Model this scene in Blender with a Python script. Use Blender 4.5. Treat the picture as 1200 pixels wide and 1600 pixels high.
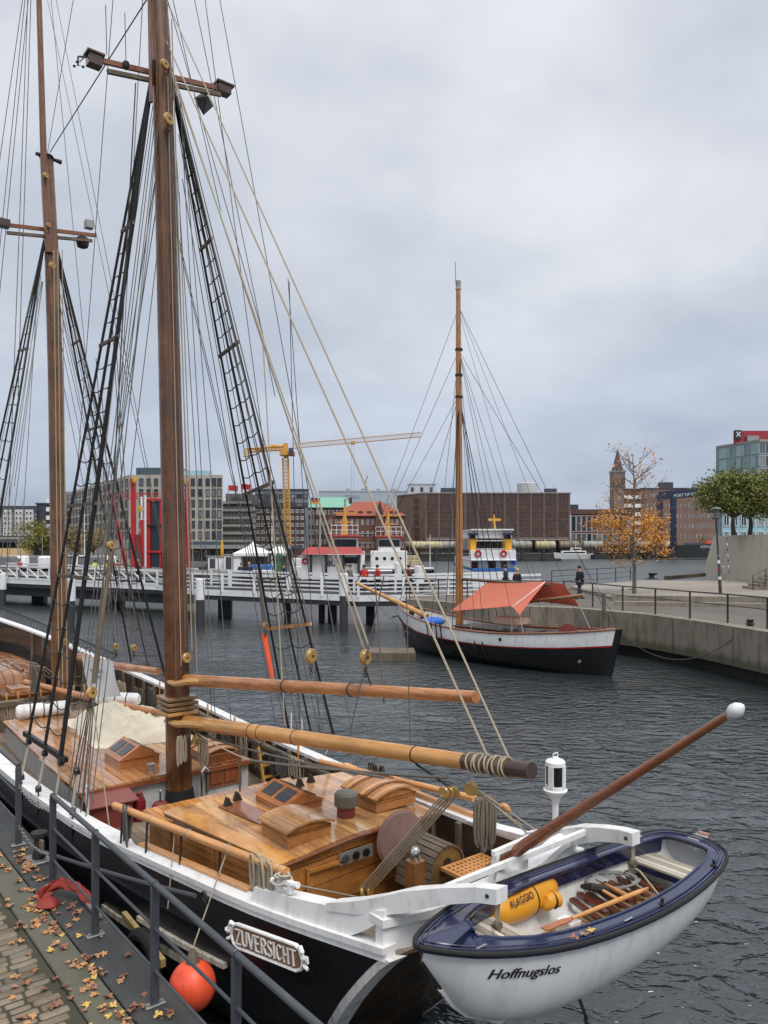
import bpy, math, random
from mathutils import Vector, Matrix, noise
R=math.radians
rnd=random.Random(7)
for o in list(bpy.data.objects): bpy.data.objects.remove(o)
sc=bpy.context.scene; COL=sc.collection
# ---------------------------------------------------------------- camera
FPX,CX,HY,CAMZ=1200.,600.,850.,4.8          # focal length in photo pixels, centre column, horizon row, eye height
cd=bpy.data.cameras.new('camera'); cam=bpy.data.objects.new('camera',cd); COL.objects.link(cam)
cam.location=(0,0,CAMZ); cam.rotation_euler=(R(90),0,0)
cd.sensor_fit='VERTICAL'; cd.sensor_height=36; cd.lens=36*FPX/1600; cd.shift_y=50/1600.
cd.clip_start=.05; cd.clip_end=6000; sc.camera=cam
# ---------------------------------------------------------------- light and exposure
SUN_EL,SUN_AZ=R(58),R(150)     # behind the camera, to the right, filtered by cloud
w=bpy.data.worlds.new('World'); sc.world=w; w.use_nodes=True
nt=w.node_tree; N=nt.nodes; L=nt.links; N.clear()
out=N.new('ShaderNodeOutputWorld'); bg=N.new('ShaderNodeBackground'); L.new(bg.outputs[0],out.inputs[0])
sky=N.new('ShaderNodeTexSky'); sky.sky_type='NISHITA'; sky.sun_disc=False; sky.sun_elevation=SUN_EL; sky.sun_rotation=SUN_AZ
sky.air_density=1.; sky.dust_density=2.
tc=N.new('ShaderNodeTexCoord'); sep=N.new('ShaderNodeSeparateXYZ'); L.new(tc.outputs['Generated'],sep.inputs[0])
def wmath(op,a,b=None,c=None):
    n=N.new('ShaderNodeMath'); n.operation=op
    for i,v in enumerate((a,b,c)):
        if v is None: continue
        if isinstance(v,(int,float)): n.inputs[i].default_value=v
        else: L.new(v,n.inputs[i])
    return n.outputs[0]
zz=wmath('ADD',wmath('MAXIMUM',sep.outputs[2],0.0),.45)
cmb=N.new('ShaderNodeCombineXYZ'); L.new(wmath('DIVIDE',sep.outputs[0],zz),cmb.inputs[0]); L.new(wmath('DIVIDE',sep.outputs[1],zz),cmb.inputs[1])
def wnoise(scale,detail,rough,off):
    mp=N.new('ShaderNodeMapping'); mp.inputs['Location'].default_value=off; mp.inputs['Scale'].default_value=(scale*.9,scale*1.1,1)
    L.new(cmb.outputs[0],mp.inputs[0]); n=N.new('ShaderNodeTexNoise'); n.inputs['Scale'].default_value=1.
    n.inputs['Detail'].default_value=detail; n.inputs['Roughness'].default_value=rough; L.new(mp.outputs[0],n.inputs[0]); return n.outputs[0]
n1=wnoise(2.0,5,.48,(3.1,.9,0)); n2=wnoise(5.5,5,.5,(7.3,2.2,1))
cl=wmath('ADD',wmath('MULTIPLY',n1,.75),wmath('MULTIPLY',n2,.25))
rp=N.new('ShaderNodeValToRGB'); L.new(cl,rp.inputs[0])
rp.color_ramp.elements[0].position=.38; rp.color_ramp.elements[0].color=(.55,.585,.65,1)
rp.color_ramp.elements[1].position=.62; rp.color_ramp.elements[1].color=(.79,.80,.83,1)
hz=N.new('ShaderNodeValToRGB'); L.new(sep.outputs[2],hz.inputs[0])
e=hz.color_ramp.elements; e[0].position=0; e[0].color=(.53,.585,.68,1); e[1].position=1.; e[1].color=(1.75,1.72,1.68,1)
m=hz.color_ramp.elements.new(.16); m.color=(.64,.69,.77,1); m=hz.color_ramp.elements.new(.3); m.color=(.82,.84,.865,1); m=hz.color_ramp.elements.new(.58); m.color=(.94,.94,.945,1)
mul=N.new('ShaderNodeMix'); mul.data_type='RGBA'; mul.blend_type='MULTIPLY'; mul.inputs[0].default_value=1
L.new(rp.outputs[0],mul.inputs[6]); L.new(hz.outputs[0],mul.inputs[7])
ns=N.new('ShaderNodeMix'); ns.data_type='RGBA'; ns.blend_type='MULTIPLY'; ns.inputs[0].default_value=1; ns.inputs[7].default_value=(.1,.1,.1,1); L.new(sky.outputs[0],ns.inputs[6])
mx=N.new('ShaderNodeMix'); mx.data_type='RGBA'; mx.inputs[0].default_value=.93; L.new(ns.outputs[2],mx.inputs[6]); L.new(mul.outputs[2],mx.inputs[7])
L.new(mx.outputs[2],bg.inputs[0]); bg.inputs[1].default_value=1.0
sl=bpy.data.lights.new('sun','SUN'); sl.energy=1.8; sl.angle=R(25); sl.color=(1,.965,.92)
so=bpy.data.objects.new('sun',sl); COL.objects.link(so); so.location=(0,0,50)
so.rotation_euler=Vector((-math.sin(SUN_AZ)*math.cos(SUN_EL),-math.cos(SUN_AZ)*math.cos(SUN_EL),-math.sin(SUN_EL))).to_track_quat('-Z','Y').to_euler()
vs=sc.view_settings; vs.view_transform='Standard'; vs.look='None'; vs.exposure=0.30; vs.gamma=1; vs.use_curve_mapping=False
try: sc.cycles.max_bounces=6; sc.cycles.transparent_max_bounces=16
except Exception: pass
# ---------------------------------------------------------------- materials
MATS={}
class NB:
    def __init__(s,name):
        s.m=bpy.data.materials.new(name); s.m.use_nodes=True; s.n=s.m.node_tree.nodes; s.l=s.m.node_tree.links
        s.b=s.n['Principled BSDF']; s.tc=s.n.new('ShaderNodeTexCoord'); s.o=s.tc.outputs['Object']
    def set(s,inp,v):
        if hasattr(v,'is_output') : s.l.new(v,s.b.inputs[inp])
        else: s.b.inputs[inp].default_value=v
    def map(s,scale,loc=(0,0,0),src=None,rot=(0,0,0)):
        n=s.n.new('ShaderNodeMapping'); n.inputs['Scale'].default_value=scale; n.inputs['Location'].default_value=loc; n.inputs['Rotation'].default_value=rot
        s.l.new(src or s.o,n.inputs[0]); return n.outputs[0]
    def noise(s,scale,detail=4,rough=.55,vec=None,dist=0):
        n=s.n.new('ShaderNodeTexNoise'); n.inputs['Scale'].default_value=scale; n.inputs['Detail'].default_value=detail
        n.inputs['Roughness'].default_value=rough; n.inputs['Distortion'].default_value=dist; s.l.new(vec or s.o,n.inputs[0]); return n.outputs[0]
    def math(s,op,a,b=None,c=None,clamp=False):
        n=s.n.new('ShaderNodeMath'); n.operation=op; n.use_clamp=clamp
        for i,v in enumerate((a,b,c)):
            if v is None: continue
            if isinstance(v,(int,float)): n.inputs[i].default_value=v
            else: s.l.new(v,n.inputs[i])
        return n.outputs[0]
    def ramp(s,f,stops):
        n=s.n.new('ShaderNodeValToRGB'); s.l.new(f,n.inputs[0]); e=n.color_ramp.elements
        while len(e)<len(stops): e.new(.5)
        for k,(p,c) in zip(e,stops): k.position=p; k.color=tuple(c)+(1,) if len(c)==3 else c
        return n.outputs[0]
    def mix(s,f,a,b,mode='MIX'):
        n=s.n.new('ShaderNodeMix'); n.data_type='RGBA'; n.blend_type=mode
        for i,v in ((0,f),(6,a),(7,b)):
            if hasattr(v,'is_output'): s.l.new(v,n.inputs[i])
            elif i==0: n.inputs[0].default_value=v
            else: n.inputs[i].default_value=tuple(v)+(1,) if len(v)==3 else v
        return n.outputs[2]
    def xyz(s,src=None):
        n=s.n.new('ShaderNodeSeparateXYZ'); s.l.new(src or s.o,n.inputs[0]); return n.outputs
    def white(s,f):
        n=s.n.new('ShaderNodeTexWhiteNoise'); n.noise_dimensions='1D'; s.l.new(f,n.inputs['W']); return n.outputs[0]
    def bump(s,h,strength=.3,dist=.01):
        n=s.n.new('ShaderNodeBump'); n.inputs['Strength'].default_value=strength; n.inputs['Distance'].default_value=dist
        s.l.new(h,n.inputs['Height']); s.l.new(n.outputs[0],s.b.inputs['Normal'])
def C(r,g,b): # sRGB 0-255 to linear
    f=lambda v:(v/255/12.92) if v/255<=.04045 else ((v/255+.055)/1.055)**2.4
    return (f(r),f(g),f(b))
def mul(c,k): return tuple(min(1,v*k) for v in c)
def paint(name,col,rough=.5,metal=0,var=.12,scale=3.,dirt=None,damt=.35,bump=.15,bs=40,coat=0):
    if name in MATS: return MATS[name]
    s=NB(name); n=s.noise(scale,6,.6); c=s.mix(n,mul(col,1-var),mul(col,1+var))
    if dirt:
        d=s.noise(scale*2.3,8,.65,vec=s.map((1,1,.35),(5,3,1))); d=s.ramp(d,[(.5,(0,0,0)),(.72,(1,1,1))]); c=s.mix(s.math('MULTIPLY',d,damt),c,dirt)
    s.set('Base Color',c); s.set('Metallic',metal)
    s.set('Roughness',s.math('ADD',s.math('MULTIPLY',s.noise(scale*4,4),.3),max(.02,rough-.15)))
    if coat: s.set('Coat Weight',coat); s.set('Coat Roughness',.12)
    if bump: s.bump(s.noise(bs,5),bump,.004)
    MATS[name]=s.m; return s.m
def varnish(name,c1,c2,dark=(.05,.02,.008),plank=0,ax=0,axg=1,coat=.5,rough=.35,grain=22,seam=.05,wear=.3,wet=True):
    """varnished timber: planks laid across axis ax, grain along axis axg"""
    if name in MATS: return MATS[name]
    s=NB(name); x=s.xyz(); sc3=[grain,grain,grain]; sc3[axg]=1.3
    g=s.noise(1,7,.65,vec=s.map(tuple(sc3)),dist=1.2); big=s.noise(1.6,5,.6)
    c=s.ramp(g,[(.3,c1),(.7,c2)])
    if plank:
        u=s.math('DIVIDE',x[ax],plank); f=s.math('FRACT',u); r=s.white(s.math('FLOOR',u))
        c=s.mix(1,c,s.ramp(r,[(0,(.62,.58,.55)),(.5,(1,.97,.94)),(1,(1.25,1.2,1.12))]),'MULTIPLY')
        d=s.math('ABSOLUTE',s.math('SUBTRACT',f,.5)); sm=s.math('GREATER_THAN',d,.5-seam)
        c=s.mix(sm,c,dark)
        s.bump(s.math('SUBTRACT',s.math('MULTIPLY',g,.25),sm),.35,.004)
    else: s.bump(g,.25,.003)
    st=s.ramp(big,[(.42,(0,0,0)),(.62,(1,1,1))]); c=s.mix(s.math('MULTIPLY',st,wear),c,mul(c1,.38)); bl_=s.ramp(s.noise(2.3,6,.7,vec=s.map((1,.5,1),(11,5,3))),[(.5,(0,0,0)),(.68,(1,1,1))]); c=s.mix(s.math('MULTIPLY',bl_,wear*.9),c,mul(c2,1.22))
    s.set('Base Color',c)
    rg=s.noise(3.1,4,.6,vec=s.map((1,1,1),(9,2,4)))
    s.set('Roughness',s.math('ADD',s.math('MULTIPLY',s.ramp(rg,[(.4,(0,0,0)),(.6,(1,1,1))]),.3 if wet else .1),rough-.2))
    s.set('Coat Weight',min(1,coat*1.35)); s.set('Coat Roughness',.07); MATS[name]=s.m; return s.m
def rope_mat(name,col,tw=260):
    if name in MATS: return MATS[name]
    s=NB(name); x=s.xyz(); w_=s.math('SINE',s.math('MULTIPLY',s.math('ADD',s.math('ADD',x[0],x[1]),s.math('MULTIPLY',x[2],1.7)),tw))
    w_=s.math('ADD',s.math('MULTIPLY',w_,.5),.5)
    n=s.noise(14,4); c=s.mix(w_,mul(col,.62),mul(col,1.15)); c=s.mix(s.math('MULTIPLY',n,.6),c,mul(col,.7)); s.set('Base Color',c); s.set('Roughness',.9); s.bump(w_,.6,.004)
    MATS[name]=s.m; return s.m
def glassy(name,col,rough=.08,metal=0,spec=.5):
    if name in MATS: return MATS[name]
    s=NB(name); n=s.noise(.7,3); s.set('Base Color',s.mix(n,mul(col,.6),mul(col,1.5))); s.set('Roughness',rough); s.set('Metallic',metal); MATS[name]=s.m; return s.m
def brick(name,c1,c2,mortar,w=.25,h=.08,var=.5,rough=.85,swap=False):
    if name in MATS: return MATS[name]
    s=NB(name); x=s.xyz(); cb=s.n.new('ShaderNodeCombineXYZ'); s.l.new(s.math('ADD',x[0],x[1]),cb.inputs[0]); s.l.new(x[2],cb.inputs[1])
    t=s.n.new('ShaderNodeTexBrick'); s.l.new(cb.outputs[0],t.inputs[0]); t.inputs['Scale'].default_value=1
    t.inputs['Brick Width'].default_value=w; t.inputs['Row Height'].default_value=h; t.inputs['Mortar Size'].default_value=h*.12
    t.inputs['Color1'].default_value=c1+(1,); t.inputs['Color2'].default_value=c2+(1,); t.inputs['Mortar'].default_value=mortar+(1,)
    n=s.noise(.25,6,.65); c=s.mix(1,t.outputs[0],s.ramp(n,[(.3,(.75,.75,.75)),(.7,(1.2,1.2,1.2))]),'MULTIPLY'); s.set('Base Color',c); s.set('Roughness',rough); MATS[name]=s.m; return s.m
# ---------------------------------------------------------------- frames (a position and a heading), pixels to places
class Fr:
    def __init__(s,x=0,y=0,z=0,r=0): s.x,s.y,s.z,s.r=x,y,z,r; s.c,s.s=math.cos(r),math.sin(r)
    def out(s,v): return (s.x+v[0]*s.c-v[1]*s.s, s.y+v[0]*s.s+v[1]*s.c, s.z+v[2])
    def inn(s,v):
        dx,dy=v[0]-s.x,v[1]-s.y; return (dx*s.c+dy*s.s,-dx*s.s+dy*s.c,v[2]-s.z)
WORLD=Fr(); FRS={}
def at(px,py,Y): return ((px-CX)/FPX*Y,Y,CAMZ-(py-HY)/FPX*Y)
def onz(px,py,z): Y=(CAMZ-z)*FPX/(py-HY); return ((px-CX)/FPX*Y,Y,z)
def ray(fr,px,py):
    o=fr.inn((0,0,CAMZ)); d=fr.inn(at(px,py,1.)); return o,[d[i]-o[i] for i in range(3)]
def onplane(fr,px,py,ax,val):
    o,d=ray(fr,px,py); t=(val-o[ax])/d[ax]; return tuple(o[i]+t*d[i] for i in range(3))
# ---------------------------------------------------------------- mesh builder
def frm(o): return FRS.get(o.name,WORLD)
def tag(o,label=None,cat=None,group=None,kind=None):
    if label: o['label']=label
    if cat: o['category']=cat
    if group: o['group']=group
    if kind: o['kind']=kind
    return o
def thing(name,label,cat,loc=(0,0,0),rot=0,group=None):
    o=bpy.data.objects.new(name,None); COL.objects.link(o); o.empty_display_size=.2; o.location=loc; o.rotation_euler=(0,0,rot)
    FRS[o.name]=Fr(loc[0],loc[1],loc[2],rot); return tag(o,label,cat,group)
def basis(d):
    d=Vector(d).normalized(); a=Vector((0,0,1)) if abs(d.z)<.95 else Vector((1,0,0)); u=d.cross(a).normalized(); return u,u.cross(d).normalized(),d
class MB:
    def __init__(s): s.v=[]; s.f=[]; s.mi=[]; s.cur=0
    def add(s,vs,fs):
        o=len(s.v); s.v+=[tuple(v) for v in vs]; s.f+=[tuple(i+o for i in f) for f in fs]; s.mi+=[s.cur]*len(fs); return s
    def slot(s,i): s.cur=i; return s
    def box(s,x0,x1,y0,y1,z0,z1,bev=0):
        if x0>x1:x0,x1=x1,x0
        if y0>y1:y0,y1=y1,y0
        if z0>z1:z0,z1=z1,z0
        b=min(bev,(x1-x0)*.45,(y1-y0)*.45,(z1-z0)*.45)
        if b<=0:
            return s.add([(x,y,z) for z in (z0,z1) for y in (y0,y1) for x in (x0,x1)],[(0,2,3,1),(4,5,7,6),(0,1,5,4),(2,6,7,3),(0,4,6,2),(1,3,7,5)])
        def rg(z,k): return [(x0+k,y0+b,z),(x0+b,y0+k,z),(x1-b,y0+k,z),(x1-k,y0+b,z),(x1-k,y1-b,z),(x1-b,y1-k,z),(x0+b,y1-k,z),(x0+k,y1-b,z)]
        return s.loft([rg(z0,b*.99),rg(z0+b,0),rg(z1-b,0),rg(z1,b*.99)])
    def obox(s,c,d,L_,w,h,up=(0,0,1)):
        """box of length L_ along direction d centred on c"""
        d=Vector(d).normalized(); u=d.cross(Vector(up)).normalized(); n=u.cross(d).normalized(); c=Vector(c)
        vs=[c+d*(i*L_/2)+u*(j*w/2)+n*(k*h/2) for k in (-1,1) for j in (-1,1) for i in (-1,1)]
        return s.add(vs,[(0,2,3,1),(4,5,7,6),(0,1,5,4),(2,6,7,3),(0,4,6,2),(1,3,7,5)])
    def beam(s,a,b,w,h,up=(0,0,1)):
        a,b=Vector(a),Vector(b); return s.obox((a+b)/2,b-a,(b-a).length,w,h,up)
    def loft(s,rings,cap=True,closed=True):
        n=len(rings[0]); vs=[p for r in rings for p in r]; fs=[]
        for i in range(len(rings)-1):
            for j in range(n if closed else n-1):
                k=(j+1)%n; fs.append((i*n+j,i*n+k,(i+1)*n+k,(i+1)*n+j))
        if cap and closed: fs.append(tuple(range(n-1,-1,-1))); fs.append(tuple((len(rings)-1)*n+j for j in range(n)))
        return s.add(vs,fs)
    def tube(s,pts,r,n=8,cap=True):
        pts=[Vector(p) for p in pts]; m=len(pts); rs=r if isinstance(r,(list,tuple)) else [r]*m; rings=[]; u=None
        for i,p in enumerate(pts):
            d=(pts[min(i+1,m-1)]-pts[max(i-1,0)])
            if d.length<1e-9: d=Vector((0,0,1))
            d.normalize()
            if u is None: u,v,_=basis(d)
            else:
                u=(u-d*u.dot(d)); u=u.normalized() if u.length>1e-6 else basis(d)[0]; v=d.cross(u)*-1
                v=u.cross(d)
            rings.append([p+(u*math.cos(a)+v*math.sin(a))*rs[i] for a in [2*math.pi*k/n for k in range(n)]])
        return s.loft(rings,cap)
    def lathe(s,prof,o=(0,0,0),ax=(0,0,1),n=16):
        u,v,d=basis(ax); o=Vector(o); return s.loft([[o+d*z+(u*math.cos(a)+v*math.sin(a))*max(r,1e-4) for a in [2*math.pi*k/n for k in range(n)]] for r,z in prof])
    def torus(s,c,ax,R_,r,n=20,m=6):
        u,v,d=basis(ax); c=Vector(c); o=len(s.v); vs=[];fs=[]
        for i in range(n):
            a=2*math.pi*i/n; e=u*math.cos(a)+v*math.sin(a)
            for j in range(m):
                b=2*math.pi*j/m; vs.append(c+e*(R_+r*math.cos(b))+d*(r*math.sin(b)))
        for i in range(n):
            for j in range(m): k=(i+1)%n;l=(j+1)%m; fs.append((i*m+j,k*m+j,k*m+l,i*m+l))
        return s.add(vs,fs)
    def ball(s,c,r,n=14,m=9,sc=(1,1,1)):
        c=Vector(c); rings=[]
        for i in range(m+1):
            t=math.pi*i/m; rings.append([c+Vector((math.sin(t)*math.cos(a)*sc[0],math.sin(t)*math.sin(a)*sc[1],-math.cos(t)*sc[2]))*r for a in [2*math.pi*k/n for k in range(n)]])
        return s.loft(rings,False)
    def slab(s,poly,z0,z1):
        n=len(poly); return s.add([(p[0],p[1],z0) for p in poly]+[(p[0],p[1],z1) for p in poly],[tuple(range(n-1,-1,-1)),tuple(range(n,2*n))]+[(i,(i+1)%n,n+(i+1)%n,n+i) for i in range(n)])
    def plate(s,poly,th):
        """3d planar polygon given thickness th along its normal"""
        P_=[Vector(p) for p in poly]; nrm=(P_[1]-P_[0]).cross(P_[2]-P_[1]).normalized()*th; n=len(P_)
        return s.add(P_+[p+nrm for p in P_],[tuple(range(n-1,-1,-1)),tuple(range(n,2*n))]+[(i,(i+1)%n,n+(i+1)%n,n+i) for i in range(n)])
    def build(s,name,mat,parent=None,fr=None,ang=35,label=None,cat=None,group=None,kind=None):
        me=bpy.data.meshes.new(name); o=bpy.data.objects.new(name,me); COL.objects.link(o)
        src=fr if fr is not None else (frm(parent) if parent else WORLD)
        if parent is not None:
            dst=frm(parent); o.parent=parent; FRS[o.name]=dst
            vs=s.v if dst is src else [dst.inn(src.out(v)) for v in s.v]
        else:
            wv=[src.out(v) for v in s.v]; cx=sum(v[0] for v in wv)/len(wv); cy=sum(v[1] for v in wv)/len(wv); cz=min(v[2] for v in wv)
            if kind=='structure': cx=cy=cz=0
            f2=Fr(cx,cy,cz,src.r); o.location=(cx,cy,cz); o.rotation_euler=(0,0,src.r); FRS[o.name]=f2; vs=[f2.inn(v) for v in wv]
        me.from_pydata(vs,[],s.f)
        mats=mat if isinstance(mat,(list,tuple)) else [mat]
        for m_ in mats: me.materials.append(m_)
        if len(mats)>1: me.polygons.foreach_set('material_index',s.mi)
        me.validate(); me.polygons.foreach_set('use_smooth',[True]*len(me.polygons))
        import bmesh
        bm=bmesh.new(); bm.from_mesh(me); bmesh.ops.recalc_face_normals(bm,faces=bm.faces); bm.to_mesh(me); bm.free()
        me.set_sharp_from_angle(angle=R(ang)); me.update()
        return tag(o,label,cat,group,kind)
def copy_tree(o,parent=None):
    c=o.copy(); COL.objects.link(c)
    FRS[c.name]=frm(o)
    if parent is not None: c.parent=parent
    for ch in list(o.children): copy_tree(ch,c)
    return c
def place(o,loc,rot=0):
    o.location=loc; o.rotation_euler=(0,0,rot); f=Fr(loc[0],loc[1],loc[2],rot)
    def rec(q): FRS[q.name]=f; [rec(c) for c in q.children]
    rec(o); return o
def sag(a,b,s_,n=8):
    a,b=Vector(a),Vector(b); return [a.lerp(b,i/n)-Vector((0,0,s_*4*(i/n)*(1-i/n))) for i in range(n+1)]
def text_geo(txt,size,shear=0,bold=0,depth=0):
    cu=bpy.data.curves.new('lettering','FONT'); cu.body=txt; cu.size=size; cu.shear=shear; cu.offset=bold; cu.extrude=depth; cu.align_x='CENTER'; cu.align_y='CENTER'; cu.resolution_u=3
    o=bpy.data.objects.new('lettering',cu); COL.objects.link(o); dg=bpy.context.evaluated_depsgraph_get(); me=bpy.data.meshes.new_from_object(o.evaluated_get(dg))
    v=[tuple(p.co) for p in me.vertices]; f=[tuple(p.vertices) for p in me.polygons]; bpy.data.objects.remove(o); bpy.data.curves.remove(cu); bpy.data.meshes.remove(me); return v,f
def put_text(mb,txt,size,o,ux,uz,out_=.004,shear=0,bold=0,sx=1.):
    v,f=text_geo(txt,size,shear,bold,.001); o,ux,uz=Vector(o),Vector(ux).normalized(),Vector(uz).normalized(); n=ux.cross(uz)
    mb.add([o+ux*(p[0]*sx)+uz*p[1]+n*(out_+p[2]) for p in v],f)
def lerp_tab(K,y):
    if y<=K[0][0]: return K[0][1]
    for a,b in zip(K,K[1:]):
        if y<=b[0]:
            t=(y-a[0])/(b[0]-a[0]); return a[1]+t*(b[1]-a[1])
    return K[-1][1]
def smooth_tab(K,y):
    n=len(K)
    if y<=K[0][0]: return K[0][1]
    if y>=K[-1][0]: return K[-1][1]
    for i in range(n-1):
        if y<=K[i+1][0]:
            x0,y0=K[i];x1,y1=K[i+1]; m0=(y1-(K[i-1][1] if i else y0))/(x1-(K[i-1][0] if i else x0)); 
            j=min(i+2,n-1); m1=(K[j][1]-y0)/(K[j][0]-x0); h=x1-x0; t=(y-x0)/h
            return (2*t**3-3*t*t+1)*y0+(t**3-2*t*t+t)*h*m0+(-2*t**3+3*t*t)*y1+(t**3-t*t)*h*m1
# ================================================================ palette
white=paint('white_paint',(.78,.78,.77),.4,dirt=(.40,.35,.28),damt=.5,scale=3.5,var=.05,bump=.08)
offwhite=paint('off_white_paint',(.60,.60,.58),.5,dirt=(.3,.28,.24),damt=.5,var=.08)
greywhite=paint('grey_painted_panel',(.50,.505,.50),.55,dirt=(.22,.2,.17),damt=.5,var=.08)
black=paint('black_hull_paint',(.008,.009,.011),.3,dirt=(.03,.03,.03),var=.3,scale=5,bump=.1)
navy=paint('navy_gloss',(.012,.018,.06),.16,var=.2,bump=.03,coat=.6)
steel=paint('grey_railing_paint',(.055,.062,.072),.42,dirt=(.12,.12,.12),damt=.3,var=.12,bump=.2,bs=60)
galv=paint('galvanised_steel',(.35,.35,.34),.45,.6,dirt=(.12,.10,.08),damt=.5)
iron=paint('dark_iron',(.03,.028,.026),.5,.3,dirt=(.1,.05,.03))
red=paint('red_paint',C(165,28,30),.4,dirt=C(90,30,25))
brick_red=paint('oxide_red',C(120,52,45),.55,dirt=C(70,35,30))
deckwood=varnish('varnished_deck',C(160,106,62),C(202,152,102),plank=.125,ax=0,axg=1,coat=.55,rough=.34,wear=.45,seam=.05)
cabwood=varnish('varnished_cabin_top',C(182,128,74),C(220,174,118),plank=.078,ax=0,axg=1,coat=.6,rough=.32,wear=.7,seam=.04,dark=(.12,.06,.025))
sidewood=varnish('varnished_cabin_side',C(140,90,44),C(180,124,66),plank=.24,ax=2,axg=1,coat=.45,seam=.02,wear=.35)
mahog=varnish('mahogany',C(112,60,32),C(150,90,52),coat=.5,wear=.3)
mahogt=varnish('mahogany_planks',C(150,82,48),C(192,126,84),plank=.09,ax=1,axg=0,coat=.4,wear=.3)
spar=varnish('pine_spar',C(192,130,62),C(216,164,98),coat=.35,axg=1,wear=.3,grain=14)
gaffw=varnish('reddish_spar',C(146,84,42),C(210,146,90),coat=.35,wear=.4,grain=18)
mastw=varnish('mast_timber',C(80,48,27),C(128,82,46),axg=2,coat=.3,grain=16,wear=.5)
mastw2=varnish('fore_mast_timber',C(98,64,38),C(140,98,62),axg=2,coat=.3,grain=16,wear=.5)
topw=varnish('topmast_timber',C(104,60,36),C(132,84,54),axg=2,coat=.4,wear=.2)
greydeck=varnish('weathered_deck',C(112,98,84),C(140,126,110),plank=.1,ax=0,axg=1,coat=0,rough=.75,wear=.5,seam=.04)
oldwood=varnish('weathered_timber',C(86,76,64),C(120,106,90),coat=0,rough=.8,wear=.4)
darkwood=varnish('dark_bulwark_planks',C(62,50,40),C(84,70,56),plank=.14,ax=2,axg=1,coat=.1,rough=.65,seam=.03)
teak=varnish('oiled_teak',C(196,134,76),C(222,166,106),coat=.2,rough=.45,wear=.25)
blockw=varnish('ash_block',C(170,130,66),C(196,156,92),coat=.3,wear=.4)
manila=rope_mat('manila_rope',C(186,172,148)); greyrope=rope_mat('grey_rope',C(112,108,102)); tarred=rope_mat('tarred_rope',(.012,.012,.014)); darkline=rope_mat('dark_line',(.05,.048,.046)); whiterope=rope_mat('white_rope',C(196,190,178))
canvas=paint('cream_canvas',C(218,209,188),.9,dirt=C(176,162,134),damt=.4,var=.06,bump=.15,bs=60)
mauve=paint('faded_canvas',C(134,104,98),.9,dirt=C(100,78,74),damt=.4,bump=.4,bs=80)
lens=glassy('dark_glass',(.01,.012,.014),.06); winglass=glassy('window_glass',(.05,.06,.07),.05)
rubber=paint('black_rubber',(.012,.012,.012),.8)
# ================================================================ the setting
def water_mat():
    s=NB('harbour_water'); s.set('Base Color',(.026,.034,.036,1)); s.set('IOR',1.62); yy=s.xyz()[1]
    far=s.math('DIVIDE',s.math('SUBTRACT',yy,24.),48.,clamp=True)      # the open harbour beyond the bridge: small wind chop, read as roughness
    s.set('Roughness',s.math('ADD',.05,s.math('MULTIPLY',far,.36)))
    a=s.noise(1,4,.5,vec=s.map((1.15,1.9,1),rot=(0,0,.30)),dist=.5); b=s.noise(1,3,.5,vec=s.map((2.8,4.4,1),(3,1,0),rot=(0,0,-.22)),dist=.5); c=s.noise(.3,3,.5,vec=s.map((1,1.8,1),(9,4,0)))
    rg=s.math('POWER',s.math('SUBTRACT',1.,s.math('MULTIPLY',s.math('ABSOLUTE',s.math('SUBTRACT',a,.5)),2.)),4.)
    ruf=s.ramp(s.noise(.10,3,.5,vec=s.map((1,2.2,1),(2,7,0))),[(.38,(.4,.4,.4)),(.58,(1,1,1))])
    h=s.math('ADD',s.math('MULTIPLY',ruf,s.math('ADD',s.math('MULTIPLY',b,.34),s.math('MULTIPLY',rg,.30))),s.math('MULTIPLY',c,.45))
    s.bump(s.math('MULTIPLY',h,s.math('SUBTRACT',1.,s.math('MULTIPLY',far,.8))),1.,.185); return s.m
water=water_mat()
MB().add([(-2500,-60,0),(2500,-60,0),(2500,3000,0),(-2500,3000,0)],[(0,1,2,3)]).build('water',water,kind='structure')
TH=R(39.); SF=Fr(-2.98,11.17,0,TH)     # the schooner's own frame: x to starboard, y towards the bow, z up from the water
def LX(px,py,v): return onplane(SF,px,py,0,v)
def LY(px,py,v): return onplane(SF,px,py,1,v)
def LZ(px,py,v): return onplane(SF,px,py,2,v)
# near quay
slabm=paint('dark_quay_granite',C(58,60,60),.55,dirt=C(95,92,84),damt=.35,var=.2,scale=1.2,bump=.5,bs=50)
slab2=paint('mossy_quay_stone',C(92,90,78),.75,dirt=C(52,60,34),damt=.55,var=.2,scale=1.4,bump=.5,bs=40)
soil=paint('joint_soil_and_moss',C(62,60,48),.95,dirt=C(60,78,28),damt=.6,var=.3,scale=2,bump=.8,bs=30)
qwall=paint('quay_wall_concrete',C(66,64,60),.8,dirt=C(30,34,26),damt=.6,bump=.6,bs=12)
MB().box(-60,-2.03,-30,70,-2,.93).build('near_quay',qwall,fr=SF,kind='structure')
MB().box(-60,-2.70,-30,70,.931,.972).build('ground',soil,fr=SF,kind='structure')
def slabs(name,m,x0,x1,ln,seed):
    r=random.Random(seed); b=MB(); y=-12.
    while y<22:
        l=ln*r.uniform(.85,1.15); b.box(x0,x1,y,y+l-.012,.80,1.0-r.uniform(0,.004),.012); y+=l
    b.build(name,m,fr=SF,kind='structure')
slabs('quay_edge_stones',slabm,-2.395,-1.98,3.1,1); slabs('quay_border_stones',slab2,-2.69,-2.41,1.6,2)
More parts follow.
